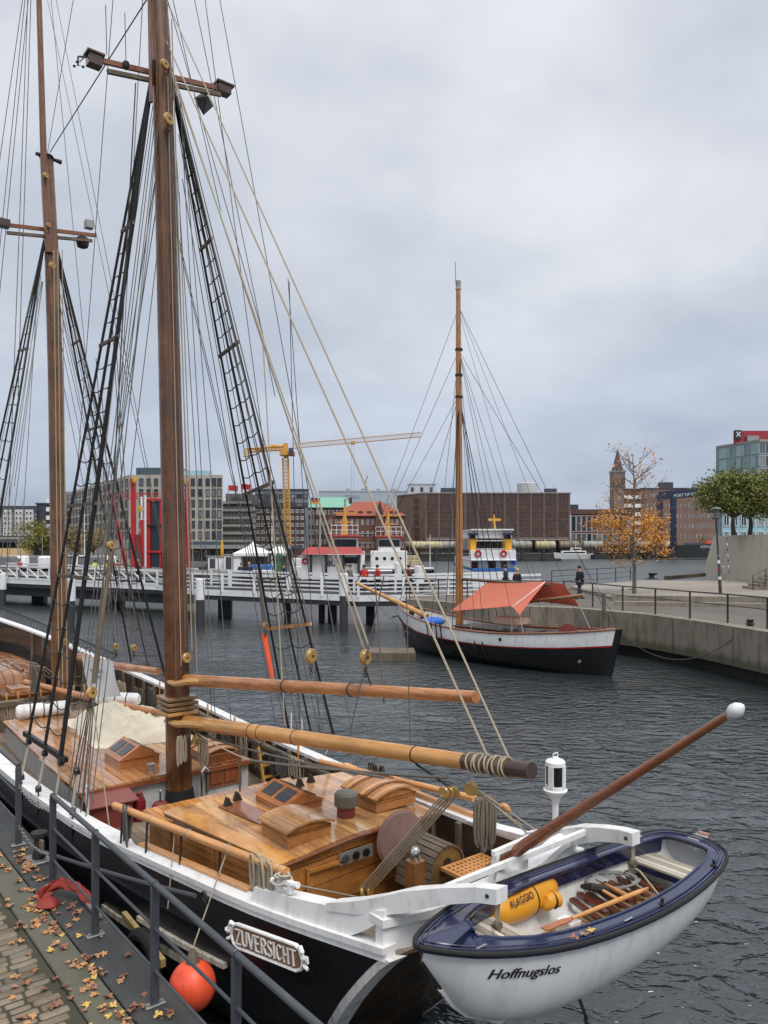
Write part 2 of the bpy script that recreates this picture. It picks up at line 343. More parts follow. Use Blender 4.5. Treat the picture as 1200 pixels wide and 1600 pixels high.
def cobbles():
    s=NB('granite_setts'); n=s.noise(9,6,.7); g=s.n.new('ShaderNodeNewGeometry'); r=g.outputs['Random Per Island']
    c=s.ramp(r,[(0,C(94,82,68)),(.35,C(120,106,88)),(.7,C(136,122,102)),(1,C(108,100,90))]); c=s.mix(1,c,s.ramp(n,[(.3,(.7,.7,.7)),(.7,(1.15,1.15,1.15))]),'MULTIPLY')
    s.set('Base Color',c); s.set('Roughness',.62); s.bump(s.noise(45,6),.6,.006)
    b=MB(); r=random.Random(5); y=-7.5; row=0
    while y<4.5:
        h=r.uniform(.095,.115); x=-2.72-(r.random()*.1)
        while x>-5.6:
            l=r.uniform(.17,.27); g_=.008; x0,x1,y0,y1=x-l+g_,x-g_,y+g_,y+h-g_; q=.014; z=.985+r.uniform(-.007,.006)
            def ring(k,zz): return [(x0+q+k+r.uniform(-.004,.004),y0+k,zz),(x1-q-k,y0+k+r.uniform(-.005,.005),zz),(x1-k,y0+q+k,zz),(x1-k,y1-q-k,zz),(x1-q-k,y1-k,zz),(x0+q+k,y1-k+r.uniform(-.005,.005),zz),(x0+k,y1-q-k,zz),(x0+k,y0+q+k,zz)]
            b.loft([ring(0,.93),ring(0,z-.02),ring(.006,z-.004),ring(.016,z)]); x-=l
        y+=h; row+=1
    b.build('cobbled_pavement',s.m,fr=SF,ang=60,kind='structure')
cobbles()
# right quay: plan outline from the wall line round to its far edge
QZ=1.8
conc=paint('weathered_concrete',C(134,126,113),.85,dirt=C(72,68,56),damt=.75,var=.2,scale=.9,bump=.5,bs=8)
concd=paint('wet_dark_concrete',C(52,50,46),.7,dirt=C(20,24,18),damt=.7,bump=.5,bs=6)
pave=brick('quay_paving',C(150,142,130),C(136,128,118),C(98,92,84),.3,.2)
edge=[onz(px,py,QZ) for px,py in ((636,938),(760,947),(899,952),(1010,962),(1100,974),(1200,990),(1330,1012))]
edge=[(p[0],p[1]) for p in edge]
far=[(60,24),(75,60),(33,62),(11.6,57.5),(7.3,56),(5.6,50),(1.3,46)]
MB().slab(edge+far,1.0,QZ).build('right_quay',[conc],kind='structure')
wallb=MB()
for i in range(len(edge)-1):
    a,b_=Vector(edge[i]),Vector(edge[i+1]); d=(b_-a).normalized(); nrm=Vector((d.y,-d.x))
    wallb.slab([tuple(a+nrm*.05),tuple(b_+nrm*.05),tuple(b_-nrm*.6),tuple(a-nrm*.6)],.45,QZ+.06)
for i in range(len(edge)-1):      # panel joints and run-off stains down the wall
    a,b_=Vector(edge[i]),Vector(edge[i+1]); d=(b_-a).normalized(); nrm=Vector((d.y,-d.x)); n=max(1,int((b_-a).length/2.6))
    for k in range(n):
        q=a+(b_-a)*((k+.5)/n)+nrm*.052; o=MB(); o.slab([tuple(q),tuple(q+d*.03),tuple(q+d*.03+nrm*.004),tuple(q+nrm*.004)],.47,QZ+.02); o.build('wall_joint',concd,kind='structure')
cx_=[Vector(p) for p in edge]
qc=NB('tidal_quay_concrete'); x_=qc.xyz(); n_=qc.noise(1.1,6,.6); n2_=qc.noise(3,6,.65,vec=qc.map((1,1,.25),(3,1,0)))
col=qc.mix(n_,C(112,105,92),C(152,143,128)); col=qc.mix(qc.math('MULTIPLY',qc.ramp(n2_,[(.48,(0,0,0)),(.7,(1,1,1))]),.7),col,C(70,66,54))
tide=qc.ramp(qc.math('ADD',qc.math('SUBTRACT',1.15,x_[2]),qc.math('MULTIPLY',n2_,.5)),[(.52,(0,0,0)),(.75,(1,1,1))]); col=qc.mix(qc.math('MULTIPLY',tide,.75),col,C(66,68,48)); qc.set('Base Color',col); qc.set('Roughness',.85); qc.bump(qc.noise(9,6),.5,.01)
wallb.build('quay_wall',qc.m,kind='structure',ang=20)
recess=[(p[0]+.25,p[1]+.6) for p in edge]
MB().slab(recess+far,-2,.99).build('quay_wall_foot',concd,kind='structure')
MB().slab([(p[0]+.2,p[1]+.75) for p in edge]+[(58,26),(72,59),(33,61.4),(11.8,57),(7.6,55.4),(6,49.6),(1.6,45.6)],QZ,QZ+.01).build('quay_paving',pave,kind='structure')
# raised kerbs / step lines of the right quay
kb=MB(); kb.beam((11.3,37.6,QZ+.09),(31,33.2,QZ+.12),.5,.22); kb.beam((12.0,40.5,QZ+.16),(33,36.4,QZ+.16),.4,.3)
kb.build('quay_kerb',conc,kind='structure')
MB().slab([(12.2,40.9),(33.2,36.8),(44,58),(20,60),(12.6,52)],QZ+.011,QZ+.16).build('upper_paving',pave,kind='structure')
# ================================================================ near railing
def near_rail(name,label,ys,zt=2.0,x=-2.2,ext=(0,0)):
    t=thing(name,label,'railing',SF.out((x,ys[0],1.0)),TH)
    for y in ys:
        b=MB().box(x-.036,x+.036,y-.0125,y+.0125,1.0,zt-.02,.003); b.build('post',steel,t,SF)
        b=MB().box(x-.085,x+.085,y-.035,y+.035,1.0,1.014,.003); b.lathe([(.012,0),(.012,.02),(.004,.024)],(x-.06,y,1.012),n=6); b.lathe([(.012,0),(.012,.02),(.004,.024)],(x+.06,y,1.012),n=6); b.build('foot_plate',galv,t,SF)
        MB().torus((x,y,zt),(0,1,0),.029,.007,12,5).build('collar',steel,t,SF)
    a,b_=ys[0]-ext[0],ys[-1]+ext[1]
    n=10; MB().tube([(x,a+(b_-a)*i/n,zt) for i in range(n+1)],.026,12).build('top_rail',steel,t,SF)
    for z in (1.64,1.29): MB().tube([(x,a+(b_-a)*i/n,z) for i in range(n+1)],.0135,8).build('lower_rail',steel,t,SF)
    return t
near_rail('quay_railing','long dark grey steel railing along the near quay edge, nearest the viewer',[-8.7,-7.27,-5.85,-4.45,-3.0,-1.6],ext=(.3,0))
near_rail('quay_railing','dark grey railing section beyond the chained gap at the left edge',[-.12,1.3,2.7,4.1],ext=(0,.3))
for z0,cl_ in ((1.86,'upper galvanised chain hung across the gap between the two railing sections'),(1.35,'lower galvanised chain hung across the gap between the two railing sections')):
    cb=MB()
    p=sag((-2.2,-1.58,z0),(-2.2,-.14,z0-.1),.10,26)
    for i in range(26): cb.torus((p[i]+p[i+1])/2,(1,0,0) if i%2 else (0,.3,1),.019,.0048,8,4)
    tag(cb.build('safety_chain',galv,fr=SF),cl_,'chain')
# bollard, rag bag, lever
t=thing('mooring_bollard','stubby dark timber and iron bollard behind the railing among dry leaves','bollard',SF.out((-2.12,-.75,1.0)),TH)
b=MB().box(-.13,.13,-.17,.17,0,.02,.004); b.build('base_plate',galv,t)
MB().lathe([(.075,.02),(.08,.06),(.06,.12),(.058,.24),(.095,.29),(.095,.33),(.05,.345)],n=14).build('barrel',iron,t)
MB().box(-.02,.02,-.15,.15,.10,.27,.008).build('timber_pad',oldwood,t)
def blanket():
    b=MB(); r=random.Random(3); path=[(-2.42,-1.95,1.06),(-2.30,-1.90,1.12),(-2.2,-1.97,1.16),(-2.1,-2.12,1.13),(-2.04,-2.3,1.06),(-2.02,-2.42,1.01)]
    rings=[]; nn=14
    for i in range(26):
        t_=i/25*5; k=min(int(t_),4); p=Vector(path[k]).lerp(Vector(path[k+1]),t_-k); R_=.075*(1-.45*(i/25))*(1 if i else .2)
        rings.append([p+Vector((math.cos(a)*R_*(1+.55*noise.noise((i*.35,a*1.3,1))),.02*math.sin(3*a),math.sin(a)*R_*(.8+.6*noise.noise((i*.3,a*1.6,5))))) for a in [2*math.pi*j/nn for j in range(nn)]])
    b.loft(rings)
    rings=[[Vector((-2.38+.1*math.cos(a)*s_+.03*noise.noise((a,k,2)),-2.06+.13*math.sin(a)*s_,1.005+.075*k/3*(1+.5*noise.noise((a*2,k,7))))) for a in [2*math.pi*j/nn for j in range(nn)]] for k,s_ in enumerate((1,1.1,.8,.35))]
    b.loft(rings); return b.build('folded_tarp',paint('red_tarpaulin',C(140,48,38),.7,dirt=C(90,30,26),damt=.5,bump=.8,bs=25),fr=SF,ang=60)
tag(blanket(),'crumpled brick red tarpaulin lying at the foot of a railing post','tarpaulin')
tag(MB().beam((-2.06,-2.35,1.03),(-2.06,-2.72,1.03),.05,.03).build('steel_bar',galv,fr=SF),'short pale steel bar on the quay edge beyond the red tarpaulin','bar')
# leaves
def leaf_mesh(seed,col,name):
    r=random.Random(seed); out=[]; n=40
    for i in range(n):
        a=2*math.pi*i/n; lobes=abs(math.cos(2.5*(a-math.pi/2)))**.7; rr=.45+.55*lobes; 
        if abs((a-1.5*math.pi+math.pi)%(2*math.pi)-math.pi)<.25: rr*=.55
        rr*=.85+.3*r.random()*(i%2)+.1; k=.042; x,y=rr*k*math.cos(a),rr*k*math.sin(a); out.append((x,y,.008+(.35+.15*seed)*5*(x*math.cos(seed)+y*math.sin(seed))**2+.03*(rr-.4)*noise.noise((math.cos(a)*1.4+seed,math.sin(a)*1.4,seed*3.1))+.006*math.sin(a*2+seed)))
    b=MB(); b.add([(0,0,.004)]+out,[(0,1+i,1+(i+1)%n) for i in range(n)])
    b.tube([(0,-.012,.005),(.004,-.045,.008),(.010,-.07,.004)],.0012,4)
    s=NB('leaf_'+name); nn=s.noise(40,4); s.set('Base Color',s.mix(nn,mul(col,.7),mul(col,1.2))); s.set('Roughness',.65)
    return b,s.m
LV=[]
for i,(c,nm) in enumerate([(C(170,124,90),'tan'),(C(190,140,88),'orange'),(C(126,84,66),'brown'),(C(206,170,88),'yellow'),(C(150,100,74),'rust')]):
    b,m_=leaf_mesh(i+1,c,nm); LV.append((b,m_,nm,None))
def scatter_leaves():
    r=random.Random(11); first={}; cnt=0
    spots=[]
    for i in range(75): spots.append((-2.5+r.gauss(0,.05),r.uniform(-4.7,-.2)))                 # gathered at the seam
    for i in range(105): spots.append((r.uniform(-3.6,-2.6),r.uniform(-5.2,-1.2)))
    for i in range(22): spots.append((r.uniform(-2.4,-2.05),r.uniform(-5.0,-2.0)))
    for i in range(38): spots.append((-2.27+r.gauss(0,.05),-.95+r.gauss(0,.28)))
    for i in range(22): spots.append((-2.45+r.gauss(0,.08),-2.1+r.gauss(0,.2)))
    lab={'tan':'dry tan maple leaf lying curled on the near quay stones','orange':'orange brown maple leaf lying on the near quay stones','brown':'dark brown maple leaf lying on the near quay stones','yellow':'bright yellow maple leaf lying on the near quay stones','rust':'rust red maple leaf lying on the near quay stones'}
    for x,y in spots:
        k=r.choice([0,0,0,1,1,2,3,4,4]); b,m_,nm,_=LV[k]
        if nm not in first: o=b.build('fallen_leaf',m_,ang=180); first[nm]=o.data
        else: o=bpy.data.objects.new('fallen_leaf',first[nm]); COL.objects.link(o)
        tag(o,lab[nm],'leaf',nm+' maple leaves fallen on the near quay')
        o.location=SF.out((x,y,(1.0 if x>-2.69 else .985)+r.uniform(0,.012))); o.rotation_euler=(r.uniform(-.25,.25),r.uniform(-.25,.25),r.uniform(0,6.28)); s=r.uniform(.6,1.05); o.scale=(s,s,s*1.2)
scatter_leaves()
# ================================================================ the schooner
ship=thing('sailing_ship','large black and white two masted wooden sailing ship moored at the near quay','ship',(SF.x,SF.y,0),TH)
RZ=[(-6.3,2.0),(-5.6,1.90),(-4.9,1.82),(-4.17,1.77),(-2.8,1.72),(-.9,1.69),(.7,1.69),(2.7,1.75),(5.1,1.88),(8.5,2.15),(11,2.5),(13.2,2.9)]
RB=[(-6.3,1.14),(-5.7,1.22),(-4.9,1.34),(-4.17,1.43),(-2.8,1.54),(-.9,1.68),(.7,1.77),(2.7,1.84),(5.1,1.82),(8.5,1.5),(11,.95),(13.2,.06)]
RP=[(-6.3,1.86),(-5.5,1.76),(-4.7,1.68),(-3.7,1.60),(-2.8,1.52),(-1.7,1.43),(-.5,1.37),(2.3,1.36),(5,1.46),(8.5,1.85),(11,2.3),(13.2,2.8)]   # the ship lists a little towards the quay
rz=lambda y,sd=1: smooth_tab(RZ,y) if sd>0 else smooth_tab(RP,y)
rb=lambda y: smooth_tab(RB,y)
WH=[(-6.3,.34),(-5.6,.27),(-4.5,.21),(-3,.17),(0,.14),(13,.14)]   # height of the white topstrake
wh=lambda y,sd=1: lerp_tab(WH,y) if sd>0 else .085
YS=[-6.2,-5.9,-5.5,-5.0,-4.4,-3.6,-2.7,-1.7,-.6,.6,1.8,3.0,4.3,5.6,7,8.4,9.8,11,12.2,13.15]
def hull_pt(y,t,side):
    """t 0 at the keel .. 1 at the bottom of the white strake"""
    zt=rz(y,side)-wh(y,side); k=max(0,min(1,(-y-3.0)/3.2)); kb_=max(0,min(1,(y-7)/6)); zb=-.5+.2*k*k+.3*kb_
    mid=[(0,0),(.12,.42),(.3,.80),(.5,.97),(.7,1.03),(.85,1.02),(1,1.0)]; st=[(0,0),(.12,.52),(.3,.74),(.5,.87),(.7,.96),(.85,.99),(1,1.0)]; bw=[(0,0),(.12,.1),(.3,.3),(.5,.52),(.7,.74),(.85,.88),(1,1.0)]
    f=lerp_tab(mid,t)*(1-k)*(1-kb_)+lerp_tab(st,t)*k+lerp_tab(bw,t)*kb_
    return (side*rb(y)*f, y+(1-t)**.92*1.8*k*k-(1-t)*1.2*kb_*kb_, zb+(zt-zb)*t)
TT=[i/22 for i in range(23)]
def hullmesh():
    b=MB(); rings=[]
    for y in YS: rings.append([hull_pt(y,t,-1) for t in reversed(TT)]+[hull_pt(y,t,1) for t in TT[1:]])
    b.loft(rings,cap=False,closed=False); return b
hm=NB('black_planked_hull'); x=hm.xyz(); zc=hm.math('FRACT',hm.math('DIVIDE',hm.math('SUBTRACT',x[2],hm.math('MULTIPLY',hm.math('ABSOLUTE',hm.math('ADD',x[1],1.5)),.028)),.125)); gap=hm.math('LESS_THAN',zc,.1)
zr=hm.noise(2,4); hc=hm.mix(hm.noise(3,6),(.006,.0065,.008),(.018,.019,.022)); below=hm.math('LESS_THAN',hm.math('ADD',x[2],hm.math('MULTIPLY',zr,.05)),.22); hc=hm.mix(below,hc,C(92,26,28))
hm.set('Base Color',hc); hm.set('Roughness',hm.math('ADD',.25,hm.math('MULTIPLY',hm.noise(5),.3))); hm.bump(hm.math('SUBTRACT',hm.noise(4,4),gap),.5,.012)
hullmesh().build('hull',hm.m,ship,ang=50)
# transom
tr=MB(); ring=[hull_pt(-6.2,t,-1) for t in reversed(TT)]+[hull_pt(-6.2,t,1) for t in TT[1:]]; ring=[(p[0]*.985,p[1]-.015,p[2]) for p in ring]
m_=len(TT); L_=ring[:m_]; R_=[ring[-1-i] for i in range(m_)]; rings=[]
for p,q in zip(L_,R_): rings.append([(p[0]+(q[0]-p[0])*i/8,p[1]-.10*4*(i/8)*(1-i/8),p[2]+(q[2]-p[2])*i/8) for i in range(9)])
tr.loft(rings,cap=False,closed=False)
tr.build('transom',varnish('transom_planks',C(44,32,20),C(74,56,34),plank=.16,ax=2,axg=0,coat=.25,rough=.5,wear=.7),ship)
for sd in (-1,1):   # white fashion piece curving down the edge of the transom
    rings=[]
    for t in [1.0,.95,.9,.84,.77,.7,.62,.54,.46,.38,.3,.22,.14]:
        p=Vector(hull_pt(-6.2,t,sd)); rings.append([(p.x+sd*.02,p.y-.05,p.z),(p.x+sd*.02,p.y+.035,p.z),(p.x-sd*.06,p.y+.03,p.z),(p.x-sd*.14,p.y-.06,p.z)])
    MB().loft(rings).build('fashion_piece',paint('chipped_white',(.72,.71,.68),.5,dirt=(.2,.17,.13),damt=.8,scale=4),ship)
# rubbing strakes
def along(ys,fx,fz): return [(fx(y),y,fz(y)) for y in ys]
def strake(sd,t0,m,name,w_,y0,y1):
    ys=[y0+(y1-y0)*i/30 for i in range(31)]; rings=[]
    for y in ys:
        p=Vector(hull_pt(y,t0,sd)); rings.append([(p.x-sd*.03,p.y,p.z-w_/2),(p.x+sd*.035,p.y,p.z-w_/2),(p.x+sd*.035,p.y,p.z+w_/2),(p.x-sd*.03,p.y,p.z+w_/2)])
    MB().loft(rings).build(name,m,ship)
chip=paint('rust_stained_white',(.6,.57,.48),.6,dirt=(.16,.08,.03),damt=.9,scale=5)
for sd in (-1,1): strake(sd,.70,chip,'rubbing_strake',.05,-4.3,-2.6); strake(sd,.60,chip,'rubbing_strake',.06,-3.9,-1.6); strake(sd,.82,black,'rubbing_strake',.04,-5.6,10)
# white topstrake, inner bulwark, cap rail
ys=[-6.2+i*(19.2/48) for i in range(49)]
for sd in (-1,1):
    rings=[]
    for y in ys:
        x0=rb(y); z1=rz(y,sd)-.045; z0=rz(y,sd)-wh(y,sd)-.02; rings.append([(sd*(x0+.028),y,z0),(sd*(x0+.012),y,z1),(sd*(x0-.075),y,z1),(sd*(x0-.075),y,z0)])
    MB().loft(rings).build('topstrake',white,ship,ang=25)
    rings=[]
    for y in ys:
        x0=rb(y); z0=rz(y,sd)-.05; w_=.17 if sd>0 else (.24 if y>-2.2 else .13); rings.append([(sd*(x0+.045),y,z0),(sd*(x0+.045),y,z0+.05),(sd*(x0-w_+.045),y,z0+.05),(sd*(x0-w_+.045),y,z0)])
    MB().loft(rings).build('cap_rail',white,ship,ang=25)
    rings=[]
    for y in ys:
        x0=rb(y)-.08; zb_=.8 if y>-3.4 else .8+(-3.4-y)*.36; rings.append([(sd*x0,y,zb_),(sd*x0,y,rz(y,sd)-.052),(sd*(x0-.03),y,rz(y,sd)-.052),(sd*(x0-.03),y,zb_)])
    MB().loft(rings).build('inner_bulwark',darkwood if sd>0 else offwhite,ship,ang=25)
    for i in range(34):  # bulwark stanchions
        y=-4.5+i*.5
        if y>11: break
        MB().box(sd*(rb(y)-.17),sd*(rb(y)-.105),y-.04,y+.04,.9,rz(y,sd)-.055,.006).build('bulwark_timber',oldwood,ship)
dk=[(-5.0,1.05)]+[(y,rb(y)-.12) for y in [-4.8+k*.7 for k in range(26)] if y<12.5]
poly=[(-x_,y) for y,x_ in dk]+[(x_,y) for y,x_ in reversed(dk)]
MB().slab(poly,.90,.98).build('deck',greydeck,ship)
# raised stern box on the port quarter, taffrail and davits
qb=[(-1.40,-4.62),(-1.33,-5.1),(-1.24,-5.6),(-1.16,-6.05),(-.98,-6.05),(-1.08,-5.5),(-1.16,-5.0),(-1.22,-4.62)]
for sd in (-1,1):
    rings=[]; PT=[(-4.62,1.80),(-5,1.85),(-5.5,1.93),(-5.9,2.02),(-6.17,2.10)]
    for i in range(15):
        y=-4.62-i*.11; x0=rb(y); z1=lerp_tab([(-a_,b_) for a_,b_ in PT],-y); q0=max(0,(-5.80-y)/.36); zb_=(rz(y,sd)-.01)*(1-q0)+(z1-.06)*q0; rings.append([(sd*(x0+.01),y,zb_),(sd*(x0-.005),y,z1),(sd*(x0-.15),y,z1),(sd*(x0-.15),y,zb_)])
    MB().loft(rings).build('quarter_board',white,ship)
    # the davit arm sweeps aft and up out of the rail
    pts=[(-1.18,-5.55,1.93,.14,.06),(-1.13,-5.85,2.02,.15,.10),(-1.09,-6.05,2.09,.15,.13),(-1.01,-6.3,2.19,.16,.16),(-.92,-6.6,2.31,.12,.12),(-.84,-6.85,2.385,.11,.105),(-.80,-7.00,2.41,.11,.105)]
    rings=[]
    for X,Y,Z_,w_,h in pts: rings.append([(-sd*-1*0+sd*-1*X*-1*-1-w_/2 if False else sd*(-X)-w_/2,Y,Z_-h/2),(sd*(-X)+w_/2,Y,Z_-h/2),(sd*(-X)+w_/2,Y,Z_+h/2),(sd*(-X)-w_/2,Y,Z_+h/2)])
    dv=MB().loft(rings).build('davit_arm',white,ship,ang=30)
    MB().lathe([(.016,-.08),(.016,.062),(.01,.068)],(sd*.815,-6.93,2.40),(sd,0,0) if sd<0 else (-1,0,0),8).build('bolt',iron,dv)
# curved taffrail with open knees between the quarters
rings=[]; TP=[(-1.18,-6.12,2.03),(-.8,-6.24,2.04),(-.4,-6.30,2.06),(0,-6.32,2.08),(.4,-6.30,2.10),(.8,-6.24,2.16),(1.18,-6.12,2.10)]
for X,Y,Z_ in TP: rings.append([(X,Y-.06,Z_-.05),(X,Y-.06,Z_+.01),(X,Y+.10,Z_+.01),(X,Y+.10,Z_-.05)])
MB().loft(rings).build('taffrail',white,ship)
rings=[]
for X,Y,Z_ in TP:
    x_=X*.985; rings.append([(x_,Y-.045,1.80),(x_,Y-.03,Z_-.052),(x_,Y+.05,Z_-.052),(x_,Y+.05,1.80)])
MB().loft(rings).build('transom_board',white,ship)
b=MB().beam((-.95,-6.42,2.25),(1.0,-6.42,2.27),.04,.045); b.build('davit_tie',white,ship)
# gratings at the stern
def grating(x0,x1,y0,y1,z,name='grating'):
    b=MB(); b.box(x0,x1,y0,y0+.035,z,z+.035); b.box(x0,x1,y1-.035,y1,z,z+.035); b.box(x0,x0+.035,y0+.035,y1-.035,z,z+.035); b.box(x1-.035,x1,y0+.035,y1-.035,z,z+.035)
    n=int((x1-x0-.07)/.055); 
    for i in range(1,n): X=x0+.035+(x1-x0-.07)*i/n; b.box(X-.013,X+.013,y0+.035,y1-.035,z+.004,z+.034)
    n=int((y1-y0-.07)/.055)
    for i in range(1,n): Y=y0+.035+(y1-y0-.07)*i/n; b.box(x0+.035,x1-.035,Y-.013,Y+.013,z+.002,z+.0325)
    return b.build(name,teak,ship)
grating(-.30,.42,-5.08,-4.45,1.16); grating(.58,1.16,-5.75,-4.92,1.52)
MB().box(-.95,.95,-5.75,-5.10,1.40,1.44).build('stern_deck',greydeck,ship); MB().box(-.8,.8,-5.09,-5.05,1.05,1.40).build('stern_locker',darkwood,ship)
# ensign staff and stern lantern
MB().tube([(.05,-5.75,1.75),(.03,-6.5,2.40),(.0,-8.16,3.72)],[.05,.048,.026],14).build('ensign_staff',mahog,ship)
kn=MB(); kn.lathe([(.016,-.035),(.036,-.02),(.047,.012),(.043,.045),(.022,.075),(.005,.087)],(0,-8.20,3.75),(0,-.78,.62),14); kn.build('staff_finial',white,ship)
lx,ly=.40,-6.50
lt=MB().tube([(.21,-6.3,2.12),(.22,-6.32,2.30),(.38,-6.46,2.44),(lx,ly,2.50),(lx,ly,2.71)],[.022,.024,.024,.026,.028],8)
lt.lathe([(.03,0),(.04,.04),(.075,.085),(.08,.1)],(lx,ly,2.65),n=12); lt.build('lantern_bracket',white,ship)
lm=MB().lathe([(.095,0),(.1,.015),(.082,.02),(.082,.05)],(lx,ly,2.75),n=20); lm.lathe([(.082,0),(.082,.03),(.07,.045),(.03,.06),(.02,.07)],(lx,ly,2.965),n=20)
for a in (0.2,1.77,3.34,4.91): lm.obox((lx+.078*math.cos(a),ly+.078*math.sin(a),2.88),(0,0,1),.18,.045,.012,(math.cos(a),math.sin(a),0))
lo=lm.build('stern_lantern',white,ship); MB().lathe([(.066,0),(.066,.17)],(lx,ly,2.795),n=20).build('lens',lens,lo); MB().tube([(lx-.03,ly,3.03),(lx-.03,ly,3.065),(lx+.03,ly,3.065),(lx+.03,ly,3.03)],.005,6).build('handle',white,lo)
b=MB(); b.beam((-.16,-6.3,2.05),(-.16,-6.36,2.34),.035,.05); b.beam((.26,-6.3,2.08),(.20,-6.36,2.30),.035,.05); b.beam((-.2,-6.36,2.34),(.25,-6.36,2.36),.04,.04); b.build('staff_bracket',white,ship)
# ---------------------------------------------------------------- deckhouses
fx0,fx1=-1.36,1.22
fc=MB()
fc.loft([[(X,y,.985) for X,y in ((fx0,.16),(fx1,.16),(1.1,5.1),(-1.12,5.3))],[(X,y,1.395) for X,y in ((fx0,.16),(fx1,.16),(1.1,5.1),(-1.12,5.3))]]); fc.build('forward_deckhouse',greywhite,ship,ang=20)
def camber(x0,x1,x2,x3,y0,y1,z,th,arch,m,name,parent=None,n=10):
    rings=[]
    for y,a,b_ in ((y0,x0,x1),(y1,x2,x3)):
        up=[(a+(b_-a)*i/n,y,z+arch*4*(i/n)*(1-i/n)) for i in range(n+1)]; rings.append(up+[(p[0],p[1],p[2]-th) for p in reversed(up)])
    o=MB().loft(rings).build(name,m,parent or ship,ang=30); return o
camber(fx0-.04,fx1+.04,-1.16,1.14,.11,5.35,1.43,.05,.03,deckwood,'forward_cabin_roof')
MB().box(fx0-.045,fx1+.045,.085,.108,1.36,1.432,.004).build('roof_edging',mahog,ship)
# aft cabin: lower fore part and raised main part
MB().box(-1.14,.75,-2.3,-1.72,.985,1.60).build('companion_trunk',sidewood,ship)
MB().box(-1.2,.82,-2.34,-1.66,1.602,1.645,.008).build('companion_top',varnish('trunk_top',C(190,118,46),C(218,158,86),plank=.085,ax=0,axg=1,coat=.6,wear=.2),ship)
MB().loft([[(-1.13,-2.36,.985),(1.2,-2.36,.985),(1.12,-4.14,.985),(-.84,-4.30,.985)],[(-1.13,-2.36,1.75),(1.2,-2.36,1.75),(1.12,-4.14,1.80),(-.84,-4.30,1.75)]]).build('aft_deckhouse',sidewood,ship,ang=20)
pn=MB()
for y0,y1 in ((-3.15,-2.48),(-4.1,-3.22)):
    for (a,b_,c,d) in ((y0,y1,1.08,1.12),(y0,y1,1.54,1.58),(y0,y0+.04,1.12,1.54),(y1-.04,y1,1.12,1.54)):
        for k in range(1):
            xa=-1.13+(-2.36-(a+b_)/2)*(.29/1.94); pn.beam((-1.135+(-2.36-a)*-.0+(-2.36-a)*.149,a,(c+d)/2),(-1.135+(-2.36-b_)*.149,b_,(c+d)/2),.022,d-c)
pn.box(-.6,.0,-4.315,-4.28,1.12,1.15); pn.box(-.6,.0,-4.315,-4.28,1.6,1.63); pn.box(-.62,-.59,-4.32,-4.28,1.1,1.65); pn.build('panel_mouldings',sidewood,ship)
b=MB(); b.loft([[(-1.135+.09,-2.86,1.33),(-1.135+.12,-3.0,1.33),(-1.135+.105,-2.93,1.24)],[(-1.15+.07,-2.86,1.33),(-1.15+.10,-3.0,1.33),(-1.15+.085,-2.93,1.24)]]); b.build('vent_hole',lens,ship)
rings=[]
for y,a,b_ in ((-2.30,-1.2,1.27),(-4.24,-.90,1.2)):
    n=12; sk=lambda X:(-.10 if y<-4 and X<0 else 0)*(-X)
    up=[(a+(b_-a)*i/n,y+sk(a+(b_-a)*i/n),1.78+.05*4*(i/n)*(1-i/n)) for i in range(n+1)]; rings.append(up+[(p[0],p[1],p[2]-.045) for p in reversed(up)])
MB().loft(rings).build('aft_cabin_roof',cabwood,ship,ang=30)
MB().loft([[(-1.22,-2.28,1.776),(-1.04,-2.28,1.80),(-1.04,-2.28,1.812),(-1.22,-2.28,1.79)],[(-.93,-4.34,1.776),(-.76,-4.33,1.80),(-.76,-4.33,1.812),(-.93,-4.34,1.79)]]).build('margin_plank',varnish('margin_varnish',C(196,132,56),C(220,164,92),coat=.7,wear=.5),ship)
MB().loft([[(-.70,-2.6,1.822),(-.42,-2.6,1.826),(-.42,-2.6,1.834),(-.70,-2.6,1.829)],[(-.52,-4.1,1.822),(-.26,-4.1,1.826),(-.26,-4.1,1.834),(-.52,-4.1,1.829)]]).build('wet_walkway_plank',varnish('dark_wet_plank',C(110,58,36),C(164,106,74),coat=.9,rough=.25,wear=.5),ship)
ed=MB().tube([(-1.19,-2.30,1.765),(-.90,-4.35,1.765),(.0,-4.27,1.81),(1.2,-4.26,1.775)],.022,6); ed.build('roof_nosing',mahog,ship)
# roof fittings
def skylight(cx,cy,w_,l,z,h,name,hd=0,label=None):
    """gabled skylight with ridge along x, panes on the sloping aft and fore faces"""
    f=Fr(*SF.out((cx,cy,z)),TH+hd); b=MB(); b.loft([[(-w_/2,-l/2,0),(w_/2,-l/2,0),(w_/2,l/2,0),(-w_/2,l/2,0)],[(-w_/2,-l/2,h*.45),(w_/2,-l/2,h*.45),(w_/2,l/2,h*.45),(-w_/2,l/2,h*.45)]])
    s=b.add([(-w_/2-.02,-l/2-.02,h*.45),(w_/2+.02,-l/2-.02,h*.45),(w_/2+.02,l/2+.02,h*.45),(-w_/2-.02,l/2+.02,h*.45),(-w_/2-.02,0,h),(w_/2+.02,0,h)],[(0,1,5,4),(3,4,5,2),(0,4,3),(1,2,5),(0,3,2,1)])
    o=b.build(name,varnish('skylight_frame',C(150,88,48),C(184,120,72),coat=.5),ship,f)
    sl_=math.atan2(h*.55,l/2+.02); 
    for sy in (-1,1):
        for k in (-1,1):
            c=Vector((k*w_*.23,sy*(l/4),h*.725+.012)); MB().obox(c,(1,0,0),w_*.34,(l/2+.02)/math.cos(sl_)*.62,.012,(0,sy*math.sin(sl_),math.cos(sl_))).build('pane',winglass,o,f)
    return o
skylight(-.02,-3.02,.62,.50,1.80,.24,'skylight',R(90))
skylight(-.30,1.05,.66,.60,1.44,.34,'skylight',R(90))
